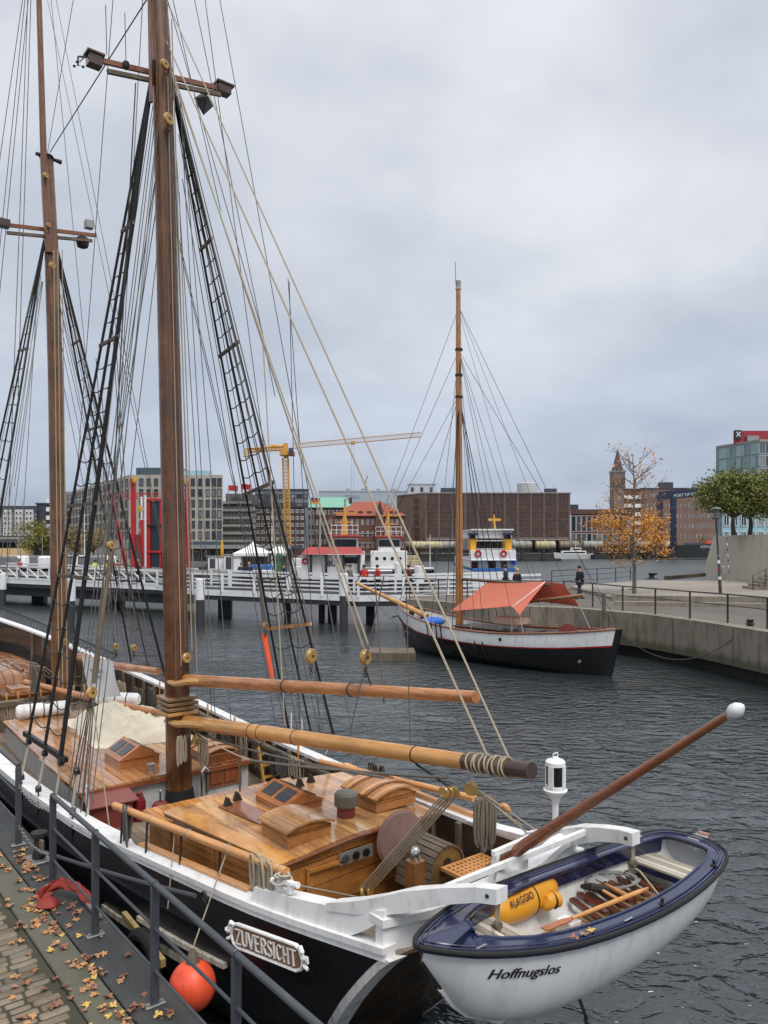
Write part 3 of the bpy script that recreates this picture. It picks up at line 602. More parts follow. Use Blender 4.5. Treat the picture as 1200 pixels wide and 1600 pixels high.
def archbox(cx,cy,w_,l,z,h,arch,name,m_top,m_side,hd=0,ribs=0):
    f=Fr(*SF.out((cx,cy,z)),TH+hd); b=MB().box(-w_/2,w_/2,-l/2,l/2,0,h)
    n=10
    b.loft([[(-w_/2+w_*i/n,y,h+arch*4*(i/n)*(1-i/n)*.9) for i in range(n+1)]+[(w_/2,y,h-.02),(-w_/2,y,h-.02)] for y in (-l/2,l/2)])
    o=b.build(name,m_side,ship,f,ang=30)
    rings=[]
    for y in (-l/2-.03,l/2+.03):
        up=[(-w_/2-.03+(w_+.06)*i/n,y,h+.005+arch*4*(i/n)*(1-i/n)) for i in range(n+1)]; rings.append(up+[(p[0],p[1],p[2]+.022) for p in reversed(up)])
    MB().loft(rings).build('lid',m_top,o,f,ang=30)
    for k in range(ribs):
        y=-l/2+l*(k+.5)/ribs; rings=[]
        for yy in (y-.015,y+.015):
            up=[(-w_/2-.04+(w_+.08)*i/n,yy,h+.03+arch*4*(i/n)*(1-i/n)) for i in range(n+1)]; rings.append(up+[(p[0],p[1],p[2]+.016) for p in reversed(up)])
        MB().loft(rings).build('batten',mahog,o,f,ang=30)
    return o
lidw=varnish('bleached_lid_planks',C(176,116,60),C(212,160,100),plank=.07,ax=1,axg=0,coat=.3,wear=.5)
archbox(-.45,-3.86,.52,.50,1.80,.15,.06,'locker_box',cabwood,sidewood)
archbox(.84,-3.62,.58,.60,1.83,.13,.08,'companion_hatch',lidw,sidewood,0,2)
archbox(.78,.50,.50,.62,1.44,.14,.07,'hatch_hood',lidw,mahog,0,2)
hd=MB().box(.52,1.05,.125,.15,1.10,1.60,.004); ho=hd.build('hatch_doorway',mahog,ship)
for k in (0,1): MB().box(.555+k*.235,.555+k*.235+.21,.108,.124,1.15,1.47,.006).build('door_leaf',varnish('door_mahogany',C(116,58,30),C(144,82,46),axg=2,coat=.5),ho)
MB().box(.49,.52,.11,.15,1.05,1.62).build('door_post',oldwood,ho); MB().box(1.05,1.08,.11,.15,1.05,1.62).build('door_post',oldwood,ho)
mv=MB().lathe([(.10,0),(.10,.13)],(.24,-3.78,1.83),n=18).build('mushroom_vent',brick_red,ship); MB().lathe([(.125,0),(.13,.02),(.13,.12),(.11,.145),(.03,.155)],(.24,-3.78,1.95),n=22).build('vent_cap',paint('grey_green_cap',C(104,104,92),.5,dirt=C(70,64,50)),mv)
MB().lathe([(.045,0),(.045,.08),(.06,.08),(.06,.10),(.02,.105)],(-.25,.42,1.46),n=16).build('deck_prism',galv,ship)
for (X,Y) in ((-.42,-2.55),(-.60,-2.66),(.62,-2.52),(.42,-2.58)):
    MB().loft([[(X-.05,Y-.03,1.825),(X+.05,Y-.03,1.825),(X+.05,Y+.03,1.825),(X-.05,Y+.03,1.825)],[(X-.02,Y-.03,1.92),(X+.0,Y-.03,1.92),(X+.0,Y+.03,1.92),(X-.02,Y+.03,1.92)]]).build('boom_chock',iron,ship)
MB().box(-1.0,-.74,-4.33,-4.30,1.55,1.68) if False else None
ip=MB().obox((-.02,-4.305,1.64),(1,0,0),.42,.02,.12).build('instrument_panel',galv,ship)
for k in range(3): MB().lathe([(.042,0),(.042,.02),(.034,.022)],(-.16+k*.13,-4.312,1.64),(0,-1,0),14).build('dial',lens if k else winglass,ip)
# steering wheel under a canvas cover, steering box
wc=Vector(LY(625,1310,-4.38)); wax=(-.08,-1,.05)
wl=MB().lathe([(.02,-.02),(.27,-.02),(.285,0),(.27,.025),(.10,.035),(.02,.05)],wc,wax,32); wo=wl.build('wheel_cover',mauve,ship,ang=40); MB().torus(wc,wax,.283,.013,32,6).build('hem',mauve,wo)
sb=MB(); c0=Vector((.62,-5.22,1.32)); 
prof=[(.21*math.cos(a)-.0,.21*math.sin(a)) for a in [math.pi*i/10 for i in range(11)]]
prof=[(.27,-.24)]+prof+[(-.27,-.24)]
so_=MB().loft([[(.69+p[0],-4.90,1.53+p[1]) for p in prof],[(.69+p[0],-4.84,1.53+p[1]) for p in prof]]).build('steering_box',varnish('box_end',C(104,84,44),C(128,104,62),axg=0,coat=.1,rough=.6),ship)
MB().loft([[(.69+p[0],-4.50,1.53+p[1]) for p in prof],[(.69+p[0],-4.45,1.53+p[1]) for p in prof]]).build('end_board',oldwood,so_)
for i in range(len(prof)-1):
    a,b_=Vector(prof[i]),Vector(prof[i+1]); n=max(1,round((b_-a).length/.075))
    for k in range(n):
        m_=a.lerp(b_,(k+.5)/n); d=(b_-a).normalized(); MB().obox((.69+m_.x+d.y*.012,-4.67,1.53+m_.y),(0,1,0),.50,(b_-a).length/n*.86,.02,(d.y,0,-d.x)).build('slat',oldwood,so_)
b=MB().lathe([(.055,0),(.055,.01)],(.69,-4.902,1.56),(0,-1,0),10); b.build('peep_hole',lens,so_)
bq=Vector(LY(652,1345,-4.98)); bn=MB().box(bq.x-.07,bq.x+.07,-5.02,-4.88,bq.z-.3,bq.z,.006).build('binnacle_post',varnish('binnacle',C(120,74,34),C(150,100,54),axg=2),ship); MB().lathe([(.05,0),(.06,.03),(.055,.09),(.03,.12)],(bq.x,-4.95,bq.z),n=14).build('compass',paint('chrome',(.6,.6,.6),.15,1),bn)
# gas bottles, red locker
def bottle(x_,y_,h,r_,lab,m=red):
    t=thing('gas_bottle',lab,'gas bottle',SF.out((x_,y_,.98)),TH); MB().lathe([(r_*.9,0),(r_,.02),(r_,h*.7),(r_*.8,h*.85),(r_*.3,h*.92)],n=18).build('cylinder',m,t)
    MB().lathe([(.03,h*.9),(.03,h),(.045,h),(.045,h+.03),(.01,h+.035)],n=10).build('valve',brick_red,t); MB().torus((0,0,h*.93),(0,0,1),r_*.62,.009,16,5).build('collar_ring',brick_red,t); return t
bottle(-.66,-.18,.36,.085,'dark red gas bottle with rounded shoulders beside the red locker',paint('wine_red',C(118,20,32),.35))
t=thing('fuel_can','squat dull red fuel can with a tall pump handle, next to the mast foot','can',SF.out((-.42,-.32,.98)),TH); MB().lathe([(.11,0),(.115,.01),(.115,.2),(.08,.24),(.03,.25)],n=18).build('body',brick_red,t); MB().tube([(0,0,.24),(0,0,.38)],.012,8).build('pump_rod',iron,t); MB().ball((0,0,.39),.028).build('knob',galv,t)
lk=thing('deck_locker','low oxide red locker with a sloping lid against the forward deckhouse','locker',SF.out((-1.02,-.12,.98)),TH)
MB().box(-.32,.24,-.14,.20,0,.33).build('box',brick_red,lk); MB().add([(-.36,-.2,.33),(.30,-.2,.33),(.30,.24,.41),(-.36,.24,.41),(-.36,-.2,.345),(.30,-.2,.345),(.30,.24,.425),(-.36,.24,.425)],[(0,3,2,1),(4,5,6,7),(0,1,5,4),(1,2,6,5),(2,3,7,6),(3,0,4,7)]).build('lid',paint('oxide_lid',C(128,66,56),.4,coat=.3),lk)
# port pin rail: long varnished bar on iron stanchions, and the varnished wash board
pa,pb=Vector((-1.60,-1.85,1.83)),Vector((-1.26,-4.98,2.02))
pr=MB().tube([pa.lerp(pb,i/10) for i in range(11)],.040,12).build('handrail',teak,ship)
for k in (.06,.24,.46,.68,.90): p=pa.lerp(pb,k); MB().tube([p,(p.x-.02,p.y,rz(p.y,-1)-.02)],.012,6).build('stanchion',iron,pr)
for k in (.27,.5,.72,.97): p=pa.lerp(pb,k); MB().torus(p,pb-pa,.044,.006,12,5).build('band',galv,pr)
rings=[];r2=[]
for i in range(15):
    y=-2.38-i*.16; x0=rb(y); z=rz(y,-1); h=.035; rings.append([(-(x0-.0),y,z-.005),(-(x0-.05),y,z+h),(-(x0-.09),y,z+h),(-(x0-.09),y,z-.005)])
    if i<14: r2.append([(-(x0-.04),y,z+h),(-(x0-.04),y,z+h+.026),(-(x0-.12),y,z+h+.026),(-(x0-.12),y,z+h)])
MB().loft(rings).build('raised_bulwark',white,ship); MB().loft(r2).build('wash_board',teak,ship)
pa2,pb2=Vector(LX(500,1190,1.50)),Vector(LX(742,1248,1.38))
pr=MB().tube([pa2.lerp(pb2,i/10) for i in range(11)],.040,12).build('handrail',teak,ship)
for k in (.1,.35,.6,.85): p=pa2.lerp(pb2,k); MB().tube([p,(p.x+.02,p.y,rz(p.y)-.02)],.012,6).build('stanchion',iron,pr)
rings=[]
for i in range(20):
    y=-1.9-i*.16; X=(rb(y)-.03); rings.append([(X-.02,y,rz(y)),(X-.02,y,rz(y)+.05),(X+.05,y,rz(y)+.05),(X+.05,y,rz(y))])
MB().loft(rings).build('wash_board',teak,ship)
rings=[]   # long timber rail inside the starboard bulwark
for i in range(20):
    y=-2.5+i*.36; X=(rb(y)-.20); rings.append([(X-.05,y,rz(y)-.14),(X-.05,y,rz(y)-.09),(X+.04,y,rz(y)-.09),(X+.04,y,rz(y)-.14)])
MB().loft(rings).build('inner_rail',oldwood,ship)
MB().box(1.02,1.14,-5.0,-4.2,1.25,1.42,.01).build('bulwark_cleat',oldwood,ship)
# mooring cleat on port quarter
b=MB().tube([(-1.33,-4.86,1.93),(-1.26,-5.16,1.97)],.028,8); b.lathe([(.03,0),(.03,.10)],(-1.30,-4.95,1.87),n=8); b.lathe([(.03,0),(.03,.10)],(-1.28,-5.07,1.88),n=8); co=b.build('mooring_cleat',white,ship)
# name board
def serif_letters(txt,h):
    G={'Z':([[(0,1),(.6,1)],[(.6,1),(0,0)],[(0,0),(.62,0)]],.62),'U':([[(.05,1),(.05,.3),(.12,.08),(.32,0),(.5,.08),(.57,.3),(.57,1)]],.62),'V':([[(0,1),(.32,0)],[(.32,0),(.62,1)]],.62),'E':([[(.08,0),(.08,1)],[(.08,1),(.5,1)],[(.08,.52),(.42,.52)],[(.08,0),(.52,0)]],.55),
    'R':([[(.08,0),(.08,1)],[(.08,1),(.35,1),(.5,.9),(.52,.75),(.46,.58),(.3,.5),(.08,.5)],[(.28,.5),(.58,0)]],.6),'S':([[(.48,.86),(.36,.98),(.2,.98),(.07,.86),(.07,.68),(.2,.55),(.38,.45),(.48,.3),(.46,.12),(.32,0),(.15,0),(.03,.14)]],.52),'I':([[(.08,0),(.08,1)]],.18),
    'C':([[(.52,.84),(.4,.98),(.22,.96),(.08,.78),(.04,.5),(.08,.2),(.22,.03),(.42,.02),(.54,.18)]],.57),'H':([[(.08,0),(.08,1)],[(.55,0),(.55,1)],[(.08,.52),(.55,.52)]],.64),'T':([[(.3,0),(.3,1)],[(0,1),(.6,1)]],.6)}
    W=sum(G[c][1]+.16 for c in txt)-.16; x=-W/2; out=[]
    for c in txt:
        st,wd=G[c]
        for p in st:
            for a,b_ in zip(p,p[1:]): out.append(((a[0]+x,a[1]),(b_[0]+x,b_[1]),.10 if abs(a[0]-b_[0])<abs(a[1]-b_[1])*.75 else .055))
            for q in (p[0],p[-1]):
                if q[1] in (0,1) and abs(p[0][1]-p[-1][1])==1 : out.append(((q[0]+x-.1,q[1]),(q[0]+x+.1,q[1]),.035))
        x+=wd+.16
    return out,W
ny0,ny1=-4.22,-5.22
def hullside(y,z): # x of port hull skin at y,z near the top
    zt=rz(y,-1)-wh(y,-1); t=(z+.3)/(zt+.3); 
    best=min(TT,key=lambda q:abs(hull_pt(y,q,-1)[2]-z)); return hull_pt(y,best,-1)[0]
nz=lambda y: 1.44+(y-ny0)*-.075
A=Vector(LX(364,1457,-1.52)); B=Vector(LX(478,1500,-1.39))
ux=(B-A).normalized(); nn=Vector((-1,0,0)); nn=(nn-ux*nn.dot(ux)).normalized(); uz=nn.cross(ux)*1
if uz.z<0: uz=-uz
uz=(uz+Vector((-.0,0,0))).normalized(); LN=(B-A).length; Cn=(A+B)/2
def nbp(u,v,d): return Cn+ux*u+uz*v+nn*d
def nb_outline(k): 
    L2,H2=LN/2-.02,.088; return [(-L2-.0-k,.0),(-L2+.03-k*.5,H2*.75+k),(-L2+.07,H2+k),(L2-.07,H2+k),(L2-.03+k*.5,H2*.75+k),(L2+k,0),(L2-.02+k*.3,-H2*.7-k),(L2-.08,-H2-k),(-L2+.08,-H2-k),(-L2+.02-k*.3,-H2*.7-k)]
o1=[nbp(u,v,0) for u,v in nb_outline(.018)]; o2=[nbp(u,v,.02) for u,v in nb_outline(.018)]
nbo=MB().loft([o1,o2]).build('name_board',white,ship,SF)
rim=[nbp(u,v,.024) for u,v in nb_outline(.010)]; MB().tube(rim+[rim[0]],.013,6).build('carved_rim',white,nbo,SF)
for sgn in (-1,1):
    b=MB(); b.tube([nbp(sgn*(LN/2-.06),.085,.02),nbp(sgn*(LN/2-.02),.10,.03),nbp(sgn*(LN/2),.07,.03),nbp(sgn*(LN/2-.015),.03,.025)],[.016,.02,.018,.008],6)
    b.tube([nbp(sgn*(LN/2),.02,.02),nbp(sgn*(LN/2+.045),.03,.03),nbp(sgn*(LN/2+.05),-.01,.02)],[.018,.022,.008],6); b.tube([nbp(sgn*(LN/2),-.03,.02),nbp(sgn*(LN/2+.05),-.05,.03)],[.02,.014],6)
    b.build('carved_scroll',white,nbo,SF)
MB().loft([[nbp(u*.985,v*.93,.021) for u,v in nb_outline(0)],[nbp(u*.985,v*.93,.0235) for u,v in nb_outline(0)]]).build('brown_field',paint('bronze_brown',C(128,92,60),.5,var=.2,scale=9),nbo,SF)
lt_,W=serif_letters('ZUVERSICHT',1); hh=.118; sc_=(LN-.17)/W; b=MB()
for a,b2,w_ in lt_:
    pa_,pb_=nbp(a[0]*sc_,(a[1]-.5)*hh,.031),nbp(b2[0]*sc_,(b2[1]-.5)*hh,.031)
    d=(pb_-pa_).normalized(); b.obox((pa_+pb_)/2,pb_-pa_,(pb_-pa_).length+w_*hh*.5,w_*hh*1.25,.012,nn)
b.build('lettering',white,nbo,SF)
# ================================================================ masts and spars
def axis_pts(px,yl,z0=None): return [LY(a,b,y) for (a,b),y in zip(px,yl)]
MZ=[Vector((0,0,.98)),Vector(LY(272,850,.12)),Vector(LY(262,450,.3)),Vector(LY(253,90,.42)),Vector(LY(246,-10,.46)),Vector(LY(240,-130,.5))]
MZ[0]=Vector((.02,.02,.98))
def on(M_,z):
    for a,b_ in zip(M_,M_[1:]):
        if z<=b_.z: return a.lerp(b_,(z-a.z)/(b_.z-a.z))
    return M_[-1].copy()
def dense(M_,z0,z1,n=14): return [on(M_,z0+(z1-z0)*i/n) for i in range(n+1)]
MB().tube(dense(MZ,.98,MZ[-1].z,24),[.185-.05*i/24 for i in range(25)],20).build('mizzen_mast',mastw,ship)
MB().lathe([(.22,0),(.215,.1),(.19,.26)],(0.02,.02,.985),n=20).build('mast_coat',rubber,ship)
FM=[Vector((.04,5.8,.95)),Vector(LY(93,950,5.85)),Vector(LY(87,600,5.95)),Vector(LY(81,400,6.)),Vector(LY(73,250,6.05))]
MB().tube(dense(FM,.95,FM[-1].z,24),[.175-.045*i/24 for i in range(25)],18).build('main_mast',mastw2,ship)
T0=Vector(LY(77,395,5.86)); T1=Vector(LY(68,240,5.9)); T2=Vector(LY(61,0,5.95)); T3=Vector(LY(57,-120,6.))
MB().tube([T0,T1,T2,T3],[.070,.066,.055,.05],12).build('topmast',topw,ship)
MB().tube([LY(236,160,.25),LY(233,0,.3),LY(231,-120,.3)],[.026,.024,.02],10).build('mizzen_topmast',topw,ship)
b=MB(); p=Vector(LY(72,245,6.)); b.torus(p,(0,0,1),.12,.03,16,6); b.box(p.x-.2,p.x+.05,p.y-.03,p.y+.03,p.z-.02,p.z+.03); b.tube([p,p+Vector((.3,.0,-.02))],[.02,.05],8); b.build('mast_cap',iron,ship)
# cross trees
def crosstree(a,c,yo,nm,box=True):
    a,c=Vector(a),Vector(c)
    d=(c-a).normalized(); 
    o=MB().beam(a,c,.05,.07).build('crosstree',mahog,ship)
    MB().beam(a+Vector((.12,-.12,-.18)),c+Vector((-.12,-.12,-.18)),.05,.06).build('lower_spreader',oldwood,o)
    return o,a,c
x1,a1,c1=crosstree(LY(150,93,.6),LY(350,140,.6),.6,'m')
b=MB(); P0=a1+Vector((-.02,0,-.02)); b.box(P0.x-.13,P0.x+.12,P0.y-.1,P0.y+.1,P0.z+.06,P0.z+.09); b.box(P0.x-.10,P0.x+.09,P0.y-.08,P0.y+.08,P0.z-.09,P0.z+.059); b.build('light_box',varnish('dark_box',C(52,30,22),C(84,48,34)),x1)
b=MB(); P1=c1+Vector((.02,0,0)); b.box(P1.x-.18,P1.x+.12,P1.y-.1,P1.y+.1,P1.z+.05,P1.z+.08); b.box(P1.x-.15,P1.x+.07,P1.y-.08,P1.y+.08,P1.z-.08,P1.z+.049); b.build('light_box',varnish('dark_box',C(52,30,22),C(84,48,34)),x1)
q=Vector(LY(318,160,.6)); b=MB(); r_=.17; V=[(q.x,q.y,q.z-r_*1.2),(q.x-r_,q.y-.02,q.z),(q.x,q.y-r_,q.z+.02),(q.x+r_,q.y,q.z),(q.x,q.y+r_,q.z),(q.x,q.y,q.z+r_)]
b.add(V,[(0,2,1),(0,3,2),(0,4,3),(0,1,4),(5,1,2),(5,2,3),(5,3,4),(5,4,1)]); b.build('radar_reflector',paint('dull_grey_metal',(.10,.11,.11),.5,.5),x1)
an=Vector(LY(122,96,.6)); b=MB(); b.tube([a1+Vector((-.14,0,.0)),an+Vector((.02,0,.0))],.008,5); b.tube([an-Vector((0,0,.06)),an+Vector((0,0,.05))],.012,6)
for k in range(3): e=Vector((math.cos(k*2.1),math.sin(k*2.1),0))*.07; b.tube([an-Vector((0,0,.05)),an-Vector((0,0,.05))+e],.004,4); b.ball(an-Vector((0,0,.05))+e,.02,8,5)
b.plate([an+Vector((-.02,0,.05)),an+Vector((.12,0,.09)),an+Vector((.13,0,.13)),an+Vector((.0,0,.08))],.008); b.build('wind_sensor',iron,x1)
for pxl in ((195,20,100),(165,8,85)): e0=Vector(LY(pxl[0]+2,pxl[2],.55)); e1=Vector(LY(pxl[0],pxl[1],.55)); MB().tube([e0,e1],.006,5).build('aerial',iron,x1)
hq=Vector(LY(197,108,.55)); MB().lathe([(.03,0),(.045,.03),(.045,.10),(.02,.12)],hq,n=10).build('horn',iron,x1)
x2,a2,c2=crosstree(LY(-2,350,6.1),LY(150,368,6.1),6.1,'f')
b=MB(); q=Vector(LY(139,357,6.1)); b.box(q.x-.08,q.x+.08,q.y-.08,q.y+.08,q.z+.0,q.z+.16); b.build('lamp_box',galv,x2); q=Vector(LY(129,380,6.1)); MB().lathe([(.04,-.11),(.11,-.08),(.13,.0),(.13,.1),(.10,.12)],q,n=14).build('deck_lamp',iron,x2)
q=Vector(LY(6,350,6.1)); MB().box(q.x-.1,q.x+.1,q.y-.1,q.y+.1,q.z-.06,q.z+.08).build('light_box',varnish('dark_box',C(52,30,22),C(84,48,34)),x2)
# boom and gaff of the mizzen
B0=Vector((0.04,-.18,2.24)); B1=Vector(LX(828,1204,.02)); bd=(B1-B0)
def bo(t): return B0+bd*t
bm_=MB().tube([bo(i/20) for i in range(21)],[.096-.030*(i/20)**1.5 for i in range(21)],18).build('mizzen_boom',spar,ship)
MB().tube([bo(.885),bo(.89),bo(.94),bo(.965)],[.070,.074,.072,.068],18).build('boom_end_sheath',varnish('stained_boom_end',C(66,52,42),C(116,92,66),coat=.15,wear=.6),bm_)
MB().tube([bo(.966),bo(1.003)],[.070,.069],18).build('boom_cap',varnish('old_boom_tip',C(44,34,30),C(80,62,50),coat=.2),bm_)
for k in (.30,.335,.46,.785,.94): MB().torus(bo(k),bd,.094-.027*k**1.5,.008,18,6).build('iron_band',iron,bm_)
for sx in (-1,1): MB().tube([bo(-.03)+Vector((sx*.17,.15,0)),bo(0)+Vector((sx*.17,-.05,0)),bo(.05)+Vector((sx*.1,0,0)),bo(.14)+Vector((sx*.05,0,-.0))],[.035,.05,.055,.03],8).build('boom_jaw',varnish('pale_jaw',C(190,140,76),C(214,168,104),coat=.2),bm_)
G0=Vector((0.04,-.18,2.84)); G1=Vector(LX(744,1089,.25)); gd=G1-G0
gf=MB().tube([G0+gd*(i/20) for i in range(21)],[.088-.032*(i/20) for i in range(21)],18).build('mizzen_gaff',gaffw,ship)
for sx in (-1,1): MB().tube([G0+Vector((sx*.19,.2,-.03)),G0+Vector((sx*.19,-.05,-.03)),G0+gd*.05+Vector((sx*.1,0,0)),G0+gd*.13],[.03,.045,.05,.03],8).build('gaff_jaw',varnish('pale_jaw',C(190,140,76),C(214,168,104),coat=.2),gf)
for k in (.455,.68): MB().torus(G0+gd*k,gd,.088-.03*k,.009,16,6).build('iron_band',iron,gf)
# wooden mast chocks below the gaff
wd_=varnish('weathered_wedge',C(120,92,62),C(160,130,92),coat=.1)
for k,(z,l) in enumerate(((2.33,.30),(2.40,.32),(2.47,.34),(2.54,.36))):
    p=on(MZ,z); MB().box(p.x-.24,p.x+.22,p.y-.22,p.y+.22,z,z+.052,.012).build('mast_collar',wd_ if k else spar,ship)
# short forward boom lying by the main mast, spars on deck
MB().tube([LX(120,1026,.15),LX(183,1041,.12),LX(248,1049,.1)],[.075,.07,.055],12).build('fore_boom',gaffw,ship)
MB().tube([(-.5,6.4,1.95),(.5,3.6,1.80),(1.2,1.9,1.72)],[.06,.06,.05],10).build('spare_spar',gaffw,ship)
MB().tube([(-.2,6.6,1.80),(.9,3.9,1.62),(1.45,2.6,1.58)],[.05,.05,.045],10).build('spare_spar',oldwood,ship)
# ================================================================ rigging: every rope is a part
def rope(a,b_,r=.008,m=None,s_=0,name='rope',n=1,par=None):
    pts=sag(a,b_,s_,max(n,8)) if s_ else [Vector(a),Vector(b_)]
    return MB().tube(pts,r,6).build(name,m or manila,par or ship,SF)
def block(c,r_=.075,th=.06,ax=(0.35,-1,0),name='block'):
    c=Vector(c); b=MB(); b.lathe([(r_*.85,-th/2),(r_,-th/4),(r_,th/4),(r_*.85,th/2)],c,ax,18)
    o=b.build(name,blockw,ship,SF); MB().lathe([(r_*.22,-th*.56),(r_*.22,th*.56)],c,ax,10).build('pin',iron,o,SF)
    b=MB(); u,v,d=basis(ax); 
    for k in range(3): b.torus(c+Vector((0,0,-r_-.03-k*.038)),(1,0,0) if k%2 else (0,1,0),.019,.006,10,5)
    b.build('shackle',iron,o,SF); return o
def shrouds(top,bots,rs,m,zr,nrat,t0,t1,rm,battens):
    T=Vector(top); B=[Vector(q) for q in bots]; k=0
    for q,r in zip(B,rs): MB().tube([T+(q-T)*0.0,T+(q-T)*.5,q],r,7).build('shroud',m,ship,SF)
    for i in range(nrat):
        t=t0+(t1-t0)*i/(nrat-1)
        P=[T.lerp(q,t) for q in B]
        if i in battens: MB().beam(P[0]+(P[0]-P[-1])*.12,P[-1]+(P[-1]-P[0])*.12,.03,.05).build('ratline_batten',battens[i],ship,SF); continue
        pts=[]
        for a,b_ in zip(P,P[1:]): pts+=sag(a,b_,(a-b_).length*.13,6)[:-1]
        pts.append(P[-1]); MB().tube(pts,.009,5).build('ratline',rm,ship,SF)
pt=on(MZ,11.3)
PB=[LX(45,1150,-1.72),LX(70,1168,-1.70),LX(95,1182,-1.68)]
shrouds(LY(241,95,.38),PB,[.020,.022,.032],tarred,0,26,.12,.97,darkline,{4:oldwood,9:oldwood,16:oldwood,19:oldwood})
# deadeyes, sheer pole and chainplates
dp=MB(); d0,d1=Vector(PB[0]),Vector(PB[2]); dp.beam(d0+(d0-d1)*.15,d1+(d1-d0)*.15,.05,.07); dp.build('sheer_pole',black,ship,SF)
for q in PB+[LX(120,1195,-1.66)]:
    q=Vector(q)
    for dz,rr in ((-.06,.05),): 
        MB().lathe([(.045,-.03),(.05,0),(.045,.03)],q+Vector((0,0,-.08)),(1,0,0),12).build('deadeye',black,ship,SF)
    f=Vector((-(rb(q.y)+.02),q.y,rz(q.y,-1)+.10)); MB().lathe([(.045,-.03),(.05,0),(.045,.03)],f,(1,0,0),12).build('deadeye',black,ship,SF)
    for e in (-.03,0,.03): MB().tube([q+Vector((0,e,-.1)),f+Vector((0,e*1.2,.03))],.006,5).build('lanyard',whiterope,ship,SF)
    MB().beam(f,f+Vector((0,0,-.55)),.03,.012,(1,0,0)).build('chain_plate',black,ship,SF)
SBT=[LX(452,1145,1.86),LX(487,1150,1.84),LX(522,1152,1.82)]
shrouds(LY(264,110,.45),SBT,[.018,.016,.020],tarred,0,30,.10,.86,darkline,{6:oldwood,12:oldwood,20:oldwood,28:teak})
for q in SBT: 
    q=Vector(q); f=Vector((rb(q.y)+.02,q.y,rz(q.y)+.05)); rope(q,f,.01,manila,name='lanyard'); MB().lathe([(.045,-.03),(.05,0),(.045,.03)],q,(1,0,0),12).build('deadeye',black,ship,SF)
FB=[LX(205,1035,1.86),LX(232,1046,1.84),LX(258,1056,1.82)]
shrouds(LY(80,352,6.1),FB,[.020,.018,.026],tarred,0,22,.1,.9,darkline,{4:oldwood,9:oldwood,15:oldwood})
FP=[onplane(SF,-75,1020,0,-1.85),onplane(SF,-60,1040,0,-1.85),onplane(SF,-42,1060,0,-1.85)]
shrouds(LY(74,352,6.1),FP,[.02,.016,.022],tarred,0,18,.1,.8,darkline,{5:oldwood})
# running rigging given by pairs of picture points and the fore-and-aft line each lies on
def pr_(a,ya,b_,xb,r=.008,m=None,s_=0,nm='halyard'): return rope(LY(a[0],a[1],ya),LX(b_[0],b_[1],xb),r,m or manila,s_,nm)
bn_=bo(.965)
rope(LY(262,5,.4),bn_+Vector((0,0,.08)),.0095,nm if False else manila,name='topping_lift')
rope(LY(258,60,.35),bo(.93)+Vector((-.02,0,.08)),.011,manila,name='topping_lift')
rope(LY(266,100,.3),LX(568,1012,.15),.010,manila,name='peak_halyard'); rope(LY(263,100,.3),LX(577,1012,.15),.010,manila,name='peak_halyard')
rope(LY(270,120,.3),LX(482,1010,.15),.008,greyrope,name='peak_halyard'); rope(LY(272,120,.3),LX(492,1010,.15),.008,greyrope,name='peak_halyard')
block(LX(571,1027,.15),.085); block(LX(486,1025,.15),.085); rope(LX(571,1044,.15),LX(580,1072,.18),.009,darkline,name='shackle_rope')
for a,b_,xb in (((318,-20),(470,1140),1.2),((281,150),(338,1150),.2),((286,200),(362,1140),.3),((276,250),(333,1150),.1)): pr_(a,.3,b_,xb,.006,greyrope,nm='lazy_jack')
pr_((340,-20),.3,(560,1200),.9,.006,greyrope)
rope(Vector(LX(600,900,.2)),bo(.62)+Vector((0,0,.09)),.007,greyrope,name='lazy_jack'); rope(LX(585,893,.2),LX(600,1100,.2),.007,greyrope,name='lazy_jack')
rope(LX(450,435,.05),LX(500,1145,.6),.004,darkline,name='lazy_jack'); rope(LX(633,838,.05),LX(641,1175,.02),.005,oldwood,name='lazy_jack'); rope(LX(452,440,.05),LX(468,1130,.7),.004,darkline,name='lazy_jack')
for k,(a,b_) in enumerate((((268,30),(300,1015)),((264,60),(290,1015)),((262,120),(283,1040)),((270,180),(304,1040)),((280,300),(310,1110)),((258,220),(276,1100)))): rope(LY(a[0],a[1],.2),LY(b_[0],b_[1],-.15),.009 if k<2 else .007,manila if k%2==0 else greyrope,name='halyard')
block(LY(291,1028,-.15),.075); block(LY(263,186,.1),.09); block(LY(257,100,.1),.07); block(LY(82,415,5.7),.075); block(LY(71,274,5.8),.055); block(LY(76,352,5.8),.05)
block(LY(181,1010,3.2),.06); block(LY(209,1012,2.8),.06); block(LY(101,1003,5.5),.07)
for a,b_ in (((150,560),(178,1002)),((158,600),(184,1002)),((175,500),(206,1004)),((180,520),(212,1004))): rope(LY(a[0],a[1],3.),LY(b_[0],b_[1],3.0),.007,greyrope,name='halyard')
# starboard running ropes beside the shrouds
for a,b_ in (((276,150),(466,1145)),((278,160),(478,1148)),((280,170),(500,1150)),((282,190),(508,1152)),((279,210),(445,1140)),((284,240),(518,1150)),((285,280),(430,1130))): pr_(a,.4,b_,1.75,.0065,greyrope)
for a,b_ in (((268,330),(416,985)),((272,340),(420,985))): pr_(a,.4,b_,1.8,.006,greyrope)
tk=LX(417,985,1.8); MB().tube([LX(405,880,1.8),LX(413,978,1.8)],.035,8).build('tackle_ropes',greyrope,ship,SF)
MB().loft([[Vector(LX(413,990,1.8))+Vector((d*.05,0,0)) for d in (-1,1)]+[Vector(LX(413,990,1.8))+Vector((d*.05,.03,0)) for d in (1,-1)],[Vector(LX(426,1060,1.8))+Vector((d*.03,0,0)) for d in (-1,1)]+[Vector(LX(426,1060,1.8))+Vector((d*.03,.03,0)) for d in (1,-1)]]).build('furled_pennant',paint('orange_red_cloth',C(222,84,50),.8),ship,SF); block(LX(415,977,1.8),.06)
